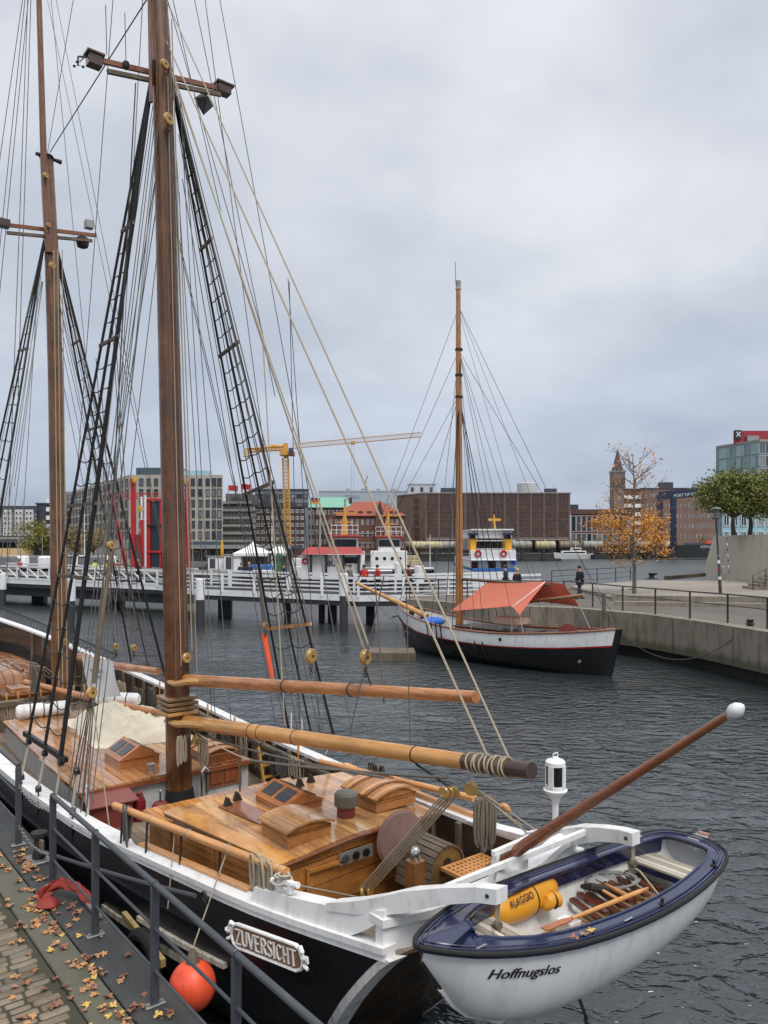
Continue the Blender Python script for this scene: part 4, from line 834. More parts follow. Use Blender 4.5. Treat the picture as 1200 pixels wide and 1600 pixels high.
# port side fan of ropes from the mizzen crosstree down to the pin rail
for a,b_ in (((246,130),(105,1255)),((247,150),(112,1255)),((247,190),(120,1262)),((248,240),(128,1265)),((247,200),(136,1262)),((250,360),(142,1265))): pr_(a,.3,b_,-1.55,.0065,greyrope)
MB().tube([LX(174,862,-1.2),LX(160,960,-1.35),LX(146,1068,-1.5)],.030,8).build('tackle_ropes',oldwood,ship,SF); block(LX(143,1082,-1.5),.075,name='tackle_block'); block(LX(173,852,-1.2),.055,name='tackle_block')
rope(LY(212,130,.3),LX(173,840,-1.2),.009,darkline); 
for e in (-8,-3,2,7,12): rope(LX(143+e*.3,1090,-1.5),LX(112+e*1.8,1285,-1.55),.008,greyrope,name='tackle_fall')
rope(LX(145,1095,-1.5),LX(172,1300,-1.4),.008,manila,name='tackle_fall')
# stays between and forward of the masts
for a,ya,b_,yb,r in (((78,238),6.,(232,-5),.4,.010),((74,240),6.,(117,-15),4.2,.006),((60,60),6.,(178,-10),2.,.0),((70,-20),6.,(262,900),.6,.006),((84,-20),6.,(260,880),.6,.006),((78,-20),6.,(180,1035),3.,.006),((178,-20),1.2,(100,1010),4.,.006),((224,-20),.9,(165,1060),2.5,.006)):
    if r: rope(LY(a[0],a[1],ya),LY(b_[0],b_[1],yb),r,greyrope if r<.009 else darkline,name='stay')
for a,b_ in (((46,-20),(-30,760)),((44,-20),(10,900)),((41,-20),(-10,480)),((49,-20),(28,620)),((38,-20),(-12,330))): rope(LY(a[0],a[1],6.6),LY(b_[0],b_[1],7.2),.008,greyrope,name='stay')
for a,b_ in (((62,400),(-20,800)),((63,420),(-12,860)),((64,430),(-8,940)),((65,440),(2,820)),((66,440),(10,900)),((67,440),(22,760)),((60,430),(30,905))): rope(LY(a[0],a[1],6.1),LX(b_[0],b_[1],-1.6),.006,greyrope,name='halyard')
for a,b_ in (((92,470),(172,800)),((93,500),(184,900)),((94,480),(196,960)),((92,520),(200,1040)),((91,560),(188,1045)),((95,440),(230,1040)),((96,420),(244,1044)),((94,460),(216,1035))): rope(LY(a[0],a[1],5.9),LX(b_[0],b_[1],1.4),.006,greyrope,name='halyard')
for a,b_ in (((97,450),(150,640)),): rope(LY(a[0],a[1],5.9),LY(b_[0],b_[1],5.),.007,greyrope,name='halyard')
for xx in (84,90,97): rope(LY(xx,390,5.6),LY(xx+8,1075,5.5),.010,manila,name='halyard')
for a,b_,r in (((248,300),(186,705),.007),((247,250),(200,560),.007),((246,120),(190,480),.006)):
    if r: rope(LY(a[0],a[1],.5),LY(b_[0],b_[1],.9),r,greyrope,name='brail')
for a,b_ in (((190,480),(165,700)),((186,705),(158,880)),((200,560),(150,1000))): rope(LY(a[0],a[1],.9),LX(b_[0],b_[1],-1.3),.007,greyrope,name='brail')
# ropes fanning aft from the masthead to the right, far stays
for a,b_,xb in (((262,0),(410,520),.5),((268,-10),(345,330),.7),((300,-20),(430,620),1.2)): pr_(a,.3,b_,xb,.006,greyrope,nm='brail')
pr_((410,520),-1.2,(445,1135),.3,.008,manila,nm='brail')
# leech lines low across the stern: vangs between mast and boom
rope(LY(305,1145,-.3),LX(600,1215,-.35),.012,greyrope,.05,name='boom_guy'); rope(LY(300,1140,-.3),LX(390,1188,-.5),.008,manila,.03,name='boom_guy'); rope(LX(390,1188,-.5),LX(700,1215,-.05),.014,greyrope,.02,name='boom_guy')
rope(LX(373,1147,0),LX(375,1240,.0),.012,oldwood,name='boom_crutch_line')
# main sheet: upper triple block, lower block on the horse
ub=Vector(LX(702,1238,-.02)); lb=Vector(LZ(573,1393,1.36))
for k in range(3): MB().lathe([(.05,-.012),(.056,0),(.05,.012)],ub+Vector((.036*(k-1),-.028*(k-1),0)),(1,.25,.2),16).build('sheet_block',blockw,ship,SF)
rope(ub+Vector((0,0,.05)),bo(.785)+Vector((0,0,-.09)),.012,iron,name='shackle')
for k in range(2): MB().lathe([(.055,-.014),(.062,0),(.055,.014)],lb+Vector((.06*(k-.5),-.03*(k-.5),0)),(.6,-1,.2),16).build('sheet_block',blockw,ship,SF)
for k in range(5): e=Vector((.026*(k-2),-.021*(k-2),0)); rope(lb+e*1.0+Vector((0,0,.03)),ub+e-Vector((0,0,.03)),.0095,manila,name='mainsheet')
rope(lb,lb+Vector((-.12,.02,-.16)),.02,iron,name='shackle'); rope(lb+Vector((-.06,.06,-.06)),(-1.28,-5.05,1.95),.010,manila,name='mainsheet')
ub2=Vector(LX(736,1232,.05)); MB().lathe([(.055,-.03),(.065,0),(.055,.03)],ub2,(1,.3,0),16).build('sheet_block',blockw,ship,SF)
for k,tg in enumerate(((815,1290),(822,1300),(835,1296))): rope(ub2+Vector((.02*k,0,0)),LX(tg[0],tg[1],.75),.0085,manila,name='mainsheet')
MB().lathe([(.02,-.05),(.035,0),(.02,.05)],LX(790,1262,.35),(1,-.3,-.9),10).build('fiddle_block',teak,ship,SF)
# tangle of lashings round the boom end
b=MB()
for k in range(9): b.torus(bo(.90+.008*k)+Vector((0,0,.0)),bd+Vector((.9*math.sin(k*2),.4,1.1*math.cos(k*3))),.080,.009,18,5)
b.build('boom_lashing',manila,bm_,SF,kind='stuff')
# hanging coils and bundles of rope
def coil(name,label,top,h,w_,n,m,grp=None,fr=SF,seed=1,r=.010,dx=(0,1,0)):
    rr=random.Random(seed); b=MB(); top=Vector(top); D=Vector(dx).normalized(); O=Vector((-D.y,D.x,0))
    for k in range(n):
        u=w_*(k/(max(1,n-1))-.5); H_=h*rr.uniform(.8,1.02); off=O*rr.uniform(-.03,.03); pts=[]
        ww=w_*.28*rr.uniform(.5,1.2)
        for j in range(17):
            a=2*math.pi*j/16; pts.append(top+D*(u+ww*.5*math.sin(a)*(1 if rr.random()<2 else 1))+off*(1+.3*math.cos(a))+Vector((0,0,-H_/2+H_/2*math.cos(a))))
        b.tube(pts,r,5)
    return tag(b.build(name,m,fr=fr),label,'rope',grp)
coil('rope_coil','dark grey rope coil hung over the forward end of the port handrail',pa.lerp(pb,.10)+Vector((-.02,0,.05)),.42,.16,9,greyrope,seed=2,dx=(0,1,0))
coil('rope_coil','thick pale rope coil hung over the aft end of the port handrail',pa.lerp(pb,.90)+Vector((-.02,0,.05)),.36,.28,12,manila,seed=3,r=.014)
coil('rope_coil','long grey rope coil hanging below the boom block at the starboard quarter',LX(757,1246,.45),.50,.17,20,rope_mat('taupe_rope',C(146,134,116)),seed=4,dx=(.8,-.4,0),r=.010)
coil('rope_coil','black rope coil on the starboard rail behind the aft cabin',LX(588,1195,1.5),.26,.28,9,darkline,seed=5)
for k,(x_,y_) in enumerate(((405,1165),(428,1170),(455,1180),(478,1186))):
    coil('rope_coil',['rope coil hung on the starboard pin rail just aft of the mizzen mast','second rope coil aft of the mizzen mast on the starboard pin rail','third rope coil aft of the mizzen mast on the starboard pin rail','aftmost of the rope coils on the starboard pin rail below the boom'][k],LX(x_,y_,1.55),.42,.30,8,[manila,greyrope,oldwood,greyrope][k],'rope coils on the starboard pin rail',seed=10+k)
for k,(x_,y_,xl) in enumerate(((285,1150,-.12),(318,1152,.2))): coil('rope_coil',['pale rope coil hanging on the mizzen mast under the boom jaws','rope coil hanging to starboard of the mizzen mast'][k],LX(x_,y_,xl),.42,.12,7,manila,seed=20+k,dx=(1,0,0))
for k,(x_,y_) in enumerate(((55,1040),(168,1055),(215,1075),(190,1065))): coil('rope_coil',['rope coil hanging by the main mast port side','rope coil by the main mast behind the white banner','rope coil on the rail forward of the mizzen mast','rope coil beside the short boom forward'][k],LX(x_,y_,[-.9,1.0,1.4,1.2][k]),.5,.4,9,[greyrope,manila,oldwood,manila][k],seed=30+k)
def flakes(name,label,c,R_,n,m,seed):
    rr=random.Random(seed); b=MB(); c=Vector(c)
    for k in range(n): b.torus(c+Vector((rr.uniform(-.04,.04),rr.uniform(-.04,.04),.012+.014*k)),(rr.uniform(-.15,.15),rr.uniform(-.15,.15),1),R_*rr.uniform(.6,1),.010,20,5)
    return tag(b.build(name,m,fr=SF),label,'rope')
flakes('rope_pile','pale rope flaked in loops on the forward cabin roof next to the mizzen mast',(.2,.42,1.47),.16,6,whiterope,41)
flakes('rope_pile','dark rope heap on the foredeck beside the white raft canister',(-1.35,6.6,.98),.35,7,darkline,42)
flakes('rope_pile','light rope turns wrapped on the white cleat at the port quarter',(-1.30,-5.0,1.95),.06,5,whiterope,43)
# ladder, bell, hand rail tube
b=MB(); lp=[LX(390,1165,1.25),LX(382,1210,1.25)]; 
MB().tube([(.36,.0,1.0),(.36,0,1.42),(.42,.02,1.47),(.48,.02,1.40)],.022,8).build('stove_pipe',paint('chrome',(.6,.6,.6),.15,1),ship,SF)
la=thing('deck_ladder','small yellow wooden step ladder standing aft of the hatch hood','ladder',SF.out((1.5,.0,.98)),TH)
for sx in (-.14,.14): MB().beam((sx,-.12,0),(sx,.10,.62),.03,.06).build('side_rail',varnish('yellow_ladder',C(176,130,60),C(204,160,90)),la)
for k in range(3): z=.15+.17*k; MB().box(-.125,.125,-.11+z*.35,-.03+z*.35,z,z+.025).build('tread',varnish('yellow_ladder',C(176,130,60),C(204,160,90)),la)
bl=MB().lathe([(.065,0),(.05,.03),(.04,.10),(.02,.13),(.01,.15)],(.14,-.24,1.92),n=16).build('ship_bell',paint('brass',C(180,150,80),.3,.9),ship,SF)
# tarpaulin heap, canisters, boat on the foredeck, banner, chest
def tarp():
    b=MB(); nx,ny=80,56; vs=[];fs=[]
    for i in range(nx):
        for j in range(ny):
            u=i/(nx-1)*2-1; v=j/(ny-1)*2-1; rr=min(1,(abs(u)**2.6+abs(v)**2.6)**(1/2.6)); h=(1-rr**3)
            x_=.42+u*.80+v*.12+.06*noise.noise((u*3,v*3,1)); y_=3.15+v*1.25-u*.25+.08*noise.noise((u*2,v*3,4))
            z=1.46+h*(.24+.14*noise.noise((u*1.6,v*1.6,7)))+h**.35*(.20*(.5-abs(noise.noise((u*1.1+v*.8,v*3.0-u*1.2,3))))+.11*(.5-abs(noise.noise((u*1.6+v*1.2,v*7.5-u*3,9))))+.05*(.5-abs(noise.noise((u*5.5+v*6,v*3,5)))))
            vs.append((x_,y_,z))
    for i in range(nx-1):
        for j in range(ny-1): k=i*ny+j; fs.append((k,k+1,k+ny+1,k+ny))
    b.add(vs,fs); return b.build('sail_cover',canvas,fr=SF,ang=80)
tag(tarp(),'crumpled cream canvas heap spread over the forward cabin roof','canvas')
def canister(a,b_,r,lab):
    a,b_=Vector(a),Vector(b_); t=thing('raft_canister',lab,'life raft',SF.out(((a.x+b_.x)/2,(a.y+b_.y)/2,min(a.z,b_.z)-r)),TH); d=b_-a
    MB().tube([a,a+d*.04,a+d*.06,b_-d*.06,b_-d*.04,b_],[r*.7,r*.93,r,r,r*.93,r*.7],20).build('shell',white,t,SF)
    for k in (.25,.5,.75): MB().torus(a+d*k,d,r*1.01,.012,22,5).build('strap',oldwood if k==.5 else greyrope,t,SF)
canister(LX(25,1113,-.95),LX(90,1104,-.2) if False else Vector(LX(25,1113,-.95))+Vector((.95,-.12,0)),.135,'white life raft canister lying forward of the cabin at the left edge')
canister(Vector(LX(150,1090,.2)),Vector(LX(150,1090,.2))+Vector((.6,-.6,-.02)),.12,'white life raft canister behind the hanging banner')
def deckboat():
    t=thing('upturned_boat','varnished clinker boat lying bottom up on the foredeck','boat',SF.out((-.1,10.2,1.5)),TH)
    rings=[]
    for i in range(15):
        s_=i/14; y=8.2+4.4*s_; w_=1.05*math.sin(math.pi*min(1,.22+.78*(1-s_)))**.6*(1 if s_<.98 else .2); 
        rings.append([(-.1+w_*math.cos(a),y,1.38+.58*math.sin(a)*(.8+.2*w_)) for a in [math.pi*k/12 for k in range(13)]])
    MB().loft(rings,closed=False,cap=False).build('planking',varnish('clinker_varnish',C(176,110,66),C(216,158,108),plank=.15,ax=0,axg=1,coat=.6,seam=.06),t,SF)
    f=rings[0]; MB().add(f+[(p[0],p[1]+.02,p[2]) for p in f],[tuple(range(13)),tuple(range(25,12,-1))]).build('transom',mahog,t,SF)
    MB().tube([(-.1,8.2,1.92),(-.1,10,1.98),(-.1,12.4,1.78)],.035,8).build('keel',mahog,t,SF)
    MB().tube([rings[k][0] for k in range(15)],.03,6).build('gunwale',mahog,t,SF)
deckboat()
for k,(x_,c_) in enumerate(((-.9,oldwood),(-.2,whiterope))): tag(MB().tube([(-1.1,8.9+k*.8,1.35),(-.8,9+k*.8,1.82),(-.1,9+k*.8,2.0),(.6,9+k*.8,1.82),(.95,9.1+k*.8,1.5)],.014,6).build('lashing_rope',manila,fr=SF),['aft lashing rope over the upturned varnished boat','forward lashing rope over the upturned varnished boat'][k],'rope')
tag(MB().torus((-1.0,8.0,1.75),(.2,1,.3),.16,.06,22,8).build('tyre_fender',rubber,fr=SF),'small black tyre hanging on the upturned boat','tyre')
ct=thing('deck_chest','varnished wooden chest with stepped lid forward of the main mast','chest',SF.out((-.35,7.1,.98)),TH)
MB().box(-.45,.45,-.3,.3,0,.62,.01).build('body',sidewood,ct); MB().box(-.49,.49,-.34,.34,.62,.67,.008).build('lid',mahog,ct); MB().box(-.3,.4,-.2,.28,.67,.78,.01).build('upper_step',cabwood,ct)
MB().box(-1.0,1.1,6.3,6.5,1.5,1.6).build('fife_rail',oldwood,ship); 
for sx in (-.95,-.5,.5,1.05): MB().box(sx-.04,sx+.04,6.36,6.44,.98,1.5).build('fife_post',oldwood,ship)
for k in range(9): MB().lathe([(.014,-.14),(.012,.0),(.02,.02),(.018,.14),(.008,.16)],(-.85+k*.22,6.4,1.62),n=8).build('belaying_pin',teak,ship)
# white banner
bnp=[LX(128,1025,-.3),LX(177,1034,-.3),LX(186,1088,-.3),LX(135,1090,-.3)]
P_=[Vector(q) for q in bnp]; nx,ny=14,10; vs=[];fs=[]
for i in range(nx+1):
    for j in range(ny+1):
        u,v=i/nx,j/ny; p=P_[0].lerp(P_[1],u).lerp(P_[3].lerp(P_[2],u),v); p.x+=.05*math.sin(u*5+v*2)*v; vs.append(tuple(p))
for i in range(nx):
    for j in range(ny): k=i*(ny+1)+j; fs.append((k,k+1,k+ny+2,k+ny+1))
bb=MB().add(vs,fs).build('hanging_banner',paint('banner_cloth',(.72,.72,.72),.85,var=.03),fr=SF,ang=80); tag(bb,'white cloth banner with small grey printed lines hanging near the main mast','banner')
b=MB(); ux_=(P_[1]-P_[0]).normalized(); uz_=Vector((0,0,1)); nn_=ux_.cross(uz_)
for txt,v,sz in (('Segler ZUVERSICHT',.30,.085),('JUGENDHILFE',.45,.07),('www',.62,.05),('.................',.75,.07)):
    if '.' in txt: continue
    c=P_[0].lerp(P_[1],.58).lerp(P_[3].lerp(P_[2],.58),v); 
    if txt!='www': b=MB(); put_text(b,txt,sz,c,ux_,uz_,.075,sx=.9); b.build('printed_line',paint('grey_print',(.18,.18,.19),.8),bb,SF)

# bow netting beyond the foredeck
nb=MB(); A0=Vector(LX(-30,935,1.3)); A1=Vector(LX(182,1022,1.3)); D0=Vector((1.3,A0.y,A0.z-.75)); D1=Vector((1.3,A1.y,A1.z-.35))
top_=[A0.lerp(A1,i/44) for i in range(45)]; bot_=[D0.lerp(D1,i/44) for i in range(45)]
nb.tube([A0,A1],.02,6)
for i in range(44):
    for a,b_ in ((top_[i],bot_[min(44,i+2)]),(top_[min(44,i+2)],bot_[i])): nb.tube([a,b_],.006,4)
tag(nb.build('bow_net',darkline,fr=SF),'black knotted safety net stretched along the bow rail at the far left','net')
# ================================================================ fender, tyre, mooring warps
fc_=Vector((-1.76,-4.22,.90)); ft=thing('fender_ball','big round orange red fender ball hanging between the ship and the quay','fender',SF.out((fc_.x,fc_.y,.68)),TH)
MB().ball(fc_,.205,28,18,(1,1,1.06)).build('ball',paint('faded_orange',C(234,86,52),.45,dirt=C(170,60,50),damt=.6,var=.10,scale=6),ft,SF); MB().lathe([(.075,.18),(.05,.24),(.03,.31),(.01,.33)],fc_,n=14).build('collar',oldwood,ft,SF)
rope(fc_+Vector((0,0,.32)),pa.lerp(pb,.72),.007,manila,name='rope').parent=None if False else ship
rope(pa.lerp(pb,.42),LX(262,1420,-1.6),.006,manila,name='rope')
tag(MB().torus((-1.72,-3.0,.62),(1,.15,0),.22,.075,26,10).build('tyre_fender',rubber,fr=SF),'black tyre hung against the hull beside the orange fender ball','tyre')
tag(MB().beam((-1.68,-2.35,.80),(-1.68,-3.4,.72),.05,.08).build('rubbing_timber',paint('yellowish_timber',C(170,146,98),.7,dirt=C(70,50,30),damt=.8),fr=SF),'weathered yellowish timber hanging along the hull above the tyre','timber')
rp_=MB().tube(sag((-2.1,-.85,1.12),LX(305,1400,-1.60),.02,12),.022,8).build('mooring_warp',rope_mat('dark_warp',C(74,76,80)),fr=SF); tag(rp_,'thick grey mooring rope from the quay bollard to the black hull','rope')
tag(MB().torus(LX(320,1402,-1.60),(1,0,.2),.05,.012,16,6).build('hull_ring',iron,fr=SF),'iron ring on the black hull where the mooring rope ends','ring')
MB().tube(sag(LY(140,1100,0),LY(120,1180,0),.0),.001).v if False else None
tag(MB().tube([LZ(893,1520,1.5) ,LZ(905,1560,.4),LZ(930,1625,-.6)],.018,8).build('mooring_rope',rope_mat('dark_warp',C(74,76,80)),fr=SF),'dark mooring rope slanting down into the water behind the white dinghy','rope')

rr_=random.Random(77)
for k,(y_,m_,ln) in enumerate(((-.9,manila,.34),(-.45,greyrope,.40),(.35,oldwood,.36),(.9,manila,.42),(1.5,greyrope,.38),(2.1,manila,.40),(2.8,oldwood,.42),(3.5,greyrope,.36),(4.2,manila,.40),(4.9,greyrope,.42))):
    coil('rope_coil',['first','second','third','fourth','fifth','sixth','seventh','eighth','ninth','tenth'][k]+' rope coil along the inside of the starboard bulwark, counted from the stern',(rb(y_)-.25,y_,rz(y_)-.06),ln,.30,8,m_,'rope coils inside the starboard bulwark',seed=50+k)
for k,y_ in enumerate((-.9,.2,1.3,2.4,3.5,4.6)): MB().lathe([(.014,-.14),(.012,0),(.02,.02),(.018,.14),(.008,.16)],(rb(y_)-.21,y_,rz(y_)-.02),n=8).build('belaying_pin',teak,ship)
for k,y_ in enumerate((.9,2.0,3.1)):
    coil('rope_coil',['aftmost','middle','foremost'][k]+' of three rope coils hung inside the port bulwark by the forward deckhouse',(-(rb(y_)-.22),y_,rz(y_,-1)-.05),.30,.28,7,[manila,greyrope,manila][k],'rope coils inside the port bulwark',seed=70+k)
for k in range(7):
    a=(rr_.uniform(-1.0,1.1),5.2+rr_.uniform(-.2,2.2),1.6+rr_.uniform(0,.7)); b_=(rr_.uniform(-1.2,1.6),5.0+rr_.uniform(0,3),1.3+rr_.uniform(0,.6)); rope(a,b_,.010,[manila,oldwood,greyrope][k%3],.12,name='slack_line')
for k in range(5): coil('rope_coil',['thick rope bundle on the fife rail, portmost','rope bundle on the fife rail, second from port','rope bundle on the fife rail, in the middle','rope bundle on the fife rail, fourth from port','rope bundle on the fife rail, starboardmost'][k],(-.8+k*.42,6.36,1.62),.46,.26,8,[manila,greyrope,oldwood,manila,greyrope][k],'rope bundles on the fife rail',seed=80+k,dx=(1,0,0))
MB().tube(sag((-1.25,-.45,1.0),(-1.35,-1.5,1.0),.0,4),.02,6).build('deck_pipe',iron,ship)
ps=MB(); ps.tube([(-1.42,-.35,.98),(-1.42,-.35,1.62)],.022,8); ps.ball((-1.42,-.35,1.64),.03,8,6); ps.build('rail_stanchion',white,ship); rope((-1.42,-.35,1.6),(-1.1,.1,1.1),.008,whiterope,name='guard_line'); rope((-1.42,-.35,1.6),(-1.55,1.4,1.65),.008,whiterope,.03,name='guard_line')
ls=MB(); q=Vector(LX(452,1070,1.82)); 
for px,py in ((455,1110),(472,1135)): q=Vector(LX(px,py,1.84)); f_=Vector((1.84,q.y,rz(q.y))); MB().tube([f_,f_+Vector((0,0,.42))],.012,6).build('guard_stanchion',white,ship)
for sd,x_ in ((1,.6),(1,.95)): MB().lathe([(.05,0),(.06,.02),(.03,.05)],(x_,-1.0,.985),n=12).build('deck_filler',galv,ship)
MB().box(-.75,-.40,-1.35,-.75,.985,1.03,.01).build('deck_hatch',teak,ship)
# ================================================================ the dinghy on the davits
YC=-6.96; DX0,DX1=-1.50,1.80
HB=[(0,.02),(.03,.10),(.08,.20),(.16,.32),(.28,.43),(.45,.49),(.65,.49),(.82,.44),(.93,.36),(.985,.24),(1,.10)]
GZ=[(0,2.29),(.1,2.23),(.3,2.16),(.6,2.11),(.85,2.12),(1,2.16)]
KZ=[(0,2.18),(.04,2.0),(.09,1.78),(.13,1.68),(.2,1.60),(.35,1.55),(.6,1.56),(.8,1.62),(.92,1.74),(.98,1.9),(1,2.05)]
hb=lambda s: smooth_tab(HB,s); gz=lambda s: smooth_tab(GZ,s); kz=lambda s: smooth_tab(KZ,s)
dx=lambda s: DX0+(DX1-DX0)*s
def dpt(s,t,side,ins=0):
    """t 0 gunwale .. 1 keel"""
    H_=hb(s)-ins; g,k=gz(s)-ins*.3,kz(s)+ins*1.2; full=.62+.5*min(1,s*1.6)
    a=t*math.pi/2; w_=math.cos(a)**(.62 if s>.2 else .62+.9*(.2-s)/.2); return (dx(s)+(ins if s<.5 else -ins)*abs(2*s-1)**6, YC+side*max(H_,.005)*w_, g-(g-k)*math.sin(a)**(1.15))
S_=[0,.012,.03,.05,.08,.12,.17,.23,.3,.38,.46,.54,.62,.7,.77,.83,.88,.92,.95,.975,.99,1]
dg=thing('dinghy','white dinghy with dark blue gunwale hanging from the stern davits of the sailing ship','dinghy',SF.out((.3,YC,1.55)),TH,)
dw=paint('dinghy_white',(.66,.67,.68),.35,dirt=(.3,.3,.28),damt=.35,scale=3,var=.05,bump=.15,bs=18,coat=.1)
TN=[i/14 for i in range(15)]
def shell(ins): return [[dpt(s,t,-1,ins) for t in TN]+[dpt(s,t,1,ins) for t in reversed(TN[:-1])] for s in S_]
MB().loft(shell(0),cap=False,closed=False).build('hull',dw,dg,SF,ang=60)
MB().loft([[(v[0],v[1],max(v[2],1.77)) for v in r] for r in shell(.035)][2:-2],cap=True,closed=False).build('inner_skin',paint('dinghy_inside',(.62,.62,.60),.5,dirt=(.35,.34,.3),damt=.5,bump=.2),dg,SF,ang=60)
# gunwale: flat blue ring with rounded edge and rubber strake
def ring_at(off,dz):
    out=[]
    for side in (-1,1):
        ss=S_ if side<0 else list(reversed(S_))
        for s in ss:
            # outward offset along the plan normal
            e=.004; d=Vector((dx(min(1,s+e))-dx(max(0,s-e)),side*(hb(min(1,s+e))-hb(max(0,s-e))),0)); n=Vector((-d.y,d.x,0))*side; n=n.normalized() if n.length>0 else Vector((0,0,0))
            if s in (0,1): n=Vector((-1 if s==0 else 1,0,0))
            o_=off
            out.append(Vector((dx(s),YC+side*hb(s),gz(s)+dz))+n*o_)
    return out
outer=ring_at(.035,0); inner=[]
for p in ring_at(0,0):
    s=(p.x-DX0)/(DX1-DX0); w_=.13 if s>.25 else .13+(.25-s)*.5
    q=Vector((max(DX0+.42,min(DX1-.15,p.x)),YC+(p.y-YC)*(1-w_/max(.12,hb(max(.0,min(1,s)))+.02)) if abs(p.y-YC)>.12 else YC+(p.y-YC)*.3,p.z+.012)); inner.append(q)
def band(A_,B_,th):
    n=len(A_); vs=[tuple(p) for p in A_]+[tuple(p) for p in B_]+[(p.x,p.y,p.z-th) for p in A_]+[(p.x,p.y,p.z-th) for p in B_]; fs=[]
    for i in range(n):
        j=(i+1)%n; fs+=[(i,j,n+j,n+i),(2*n+i,3*n+i,3*n+j,2*n+j),(i,2*n+i,2*n+j,j),(n+i,n+j,3*n+j,3*n+i)]
    return MB().add(vs,fs)
band(outer,inner,.03).build('gunwale',navy,dg,SF,ang=40)
MB().tube(outer+[outer[0]],.017,8).build('rubbing_strake',rubber,dg,SF)
for o_,z_ in ((.028,.014),(.0,.02)): MB().tube([p+Vector((0,0,z_-.006)) for p in ring_at(o_-.03,0)]+[ring_at(o_-.03,0)[0]+Vector((0,0,z_-.006))],.006,5).build('gunwale_bead',navy,dg,SF)
MB().tube([p+Vector((0,0,.0)) for p in inner]+[inner[0]],.014,6).build('coaming',navy,dg,SF)
# inner blue side board
rings=[]
for s in S_[7:-3]: rings.append([(dx(s),YC+(hb(s)-.10),gz(s)-.01),(dx(s),YC+(hb(s)-.09),gz(s)-.13),(dx(s),YC+(hb(s)-.08),gz(s)-.13),(dx(s),YC+(hb(s)-.09),gz(s)-.01)])
MB().loft(rings).build('side_board',navy,dg,SF)
# keel and skeg
MB().tube([dpt(s,1,1) for s in S_[3:-2]],.022,6).build('keel',dw,dg,SF)
MB().loft([[(-.98,YC-.016,1.63),(-.98,YC+.016,1.63),(-.98,YC+.016,1.70),(-.98,YC-.016,1.70)],[(-.8,YC-.016,1.52),(-.8,YC+.016,1.52),(-.8,YC+.016,1.64),(-.8,YC-.016,1.64)],[(.2,YC-.016,1.50),(.2,YC+.016,1.50),(.2,YC+.016,1.58),(.2,YC-.016,1.58)],[(.8,YC-.012,1.55),(.8,YC+.012,1.55),(.8,YC+.012,1.60),(.8,YC-.012,1.60)]]).build('skeg',dw,dg,SF)
MB().tube([dpt(s,1,1) for s in S_[0:5]],.014,6).build('stem_strip',rubber,dg,SF)
# thwarts with plank lines
thm=varnish('bleached_thwart',C(176,170,156),C(206,200,188),plank=.06,ax=0,axg=1,coat=0,rough=.6,wear=.3,seam=.05)
def thwart(x0,x1,z,nm='thwart'):
    s=((x0+x1)/2-DX0)/(DX1-DX0); w_=hb(s)-.07; MB().box(x0,x1,YC-w_,YC+w_,z,z+.025,.004).build(nm,thm,dg,SF); MB().box(x0+.002,x0+.02,YC-w_+.004,YC+w_-.004,z-.05,z-.001).build('thwart_edge',navy,dg,SF)
thwart(1.28,1.56,1.98); thwart(-.78,-.48,2.0)
b=MB(); w_=.40; b.slab([(-.48,YC-w_),(-.1,YC-w_),(-.1,YC-w_+.1),(-.36,YC-.12),(-.48,YC+.0)],1.985,2.015); b.build('side_bench',thm,dg,SF)
fl=MB()
for k in range(13):
    X=-.15+k*.11; fl.box(X,X+.085,YC-.26,YC+.26,1.775,1.79,.004)
for k in range(4,13):
    X=-.15+k*.11; MB().obox((X+.16,YC+.20+.01*(k%2),1.84+.012*(k%3)),(.25,1,.05),.34,.05,.03).build('floor_slat',varnish('dark_slats',C(70,30,18),C(110,56,34),axg=1,coat=.4),dg,SF)
fl.build('floor_grating',varnish('pale_floor',C(150,120,84),C(180,150,112)),dg,SF)
MB().box(1.74,1.92,YC-.06,YC+.06,2.12,2.17,.01).build('rudder_fitting',paint('aluminium',(.5,.5,.5),.35,.9),dg,SF); MB().box(1.90,1.96,YC-.05,YC+.05,2.07,2.18,.008).build('rudder_head',mahog,dg,SF)
for (s,sd) in ((.34,1),(.60,-1),(.88,-1),(.9,1)):
    p=Vector((dx(s),YC+sd*(hb(s)-.03),gz(s)+.012)); b=MB(); b.lathe([(.026,0),(.026,.012),(.012,.016),(.012,.035),(.02,.05)],p,n=10); b.build('rowlock_socket',iron if sd<0 else galv,dg,SF)
for (s,lx_) in ((.10,.1),(.47,.1)): p=Vector((dx(s),YC-(hb(s)-.03),gz(s)+.016)); MB().obox(p,(1,0,0),.09,.015,.012).build('deck_cleat',paint('chrome',(.6,.6,.6),.15,1),dg,SF)
# name on the side
v,f=text_geo('Hoffnugslos',.094,.35,0,.0)
n0_=len(v); v=[(q[0]+dx_,q[1]+dy_,k) for k,(dx_,dy_) in enumerate(((-.0022,0),(.0022,0),(0,.0018))) for q in v]; f=[tuple(i+n0_*k for i in p) for k in range(3) for p in f]
vs=[]
for q in v:
    X=-.90+q[0]*1.12; zt=2.045+q[1]-.13*(q[0]); s=(X-DX0)/(DX1-DX0); lo,hi=0,1
    for _ in range(22):
        mid=(lo+hi)/2
        if dpt(s,mid,-1)[2]>zt: lo=mid
        else: hi=mid
    p=dpt(s,lo,-1); vs.append((p[0],p[1]-.005-.0008*q[2],p[2]))
b=MB(); b.add(vs,f); b.build('lettering',paint('black_letters',(.01,.01,.012),.4),dg,SF,ang=90)
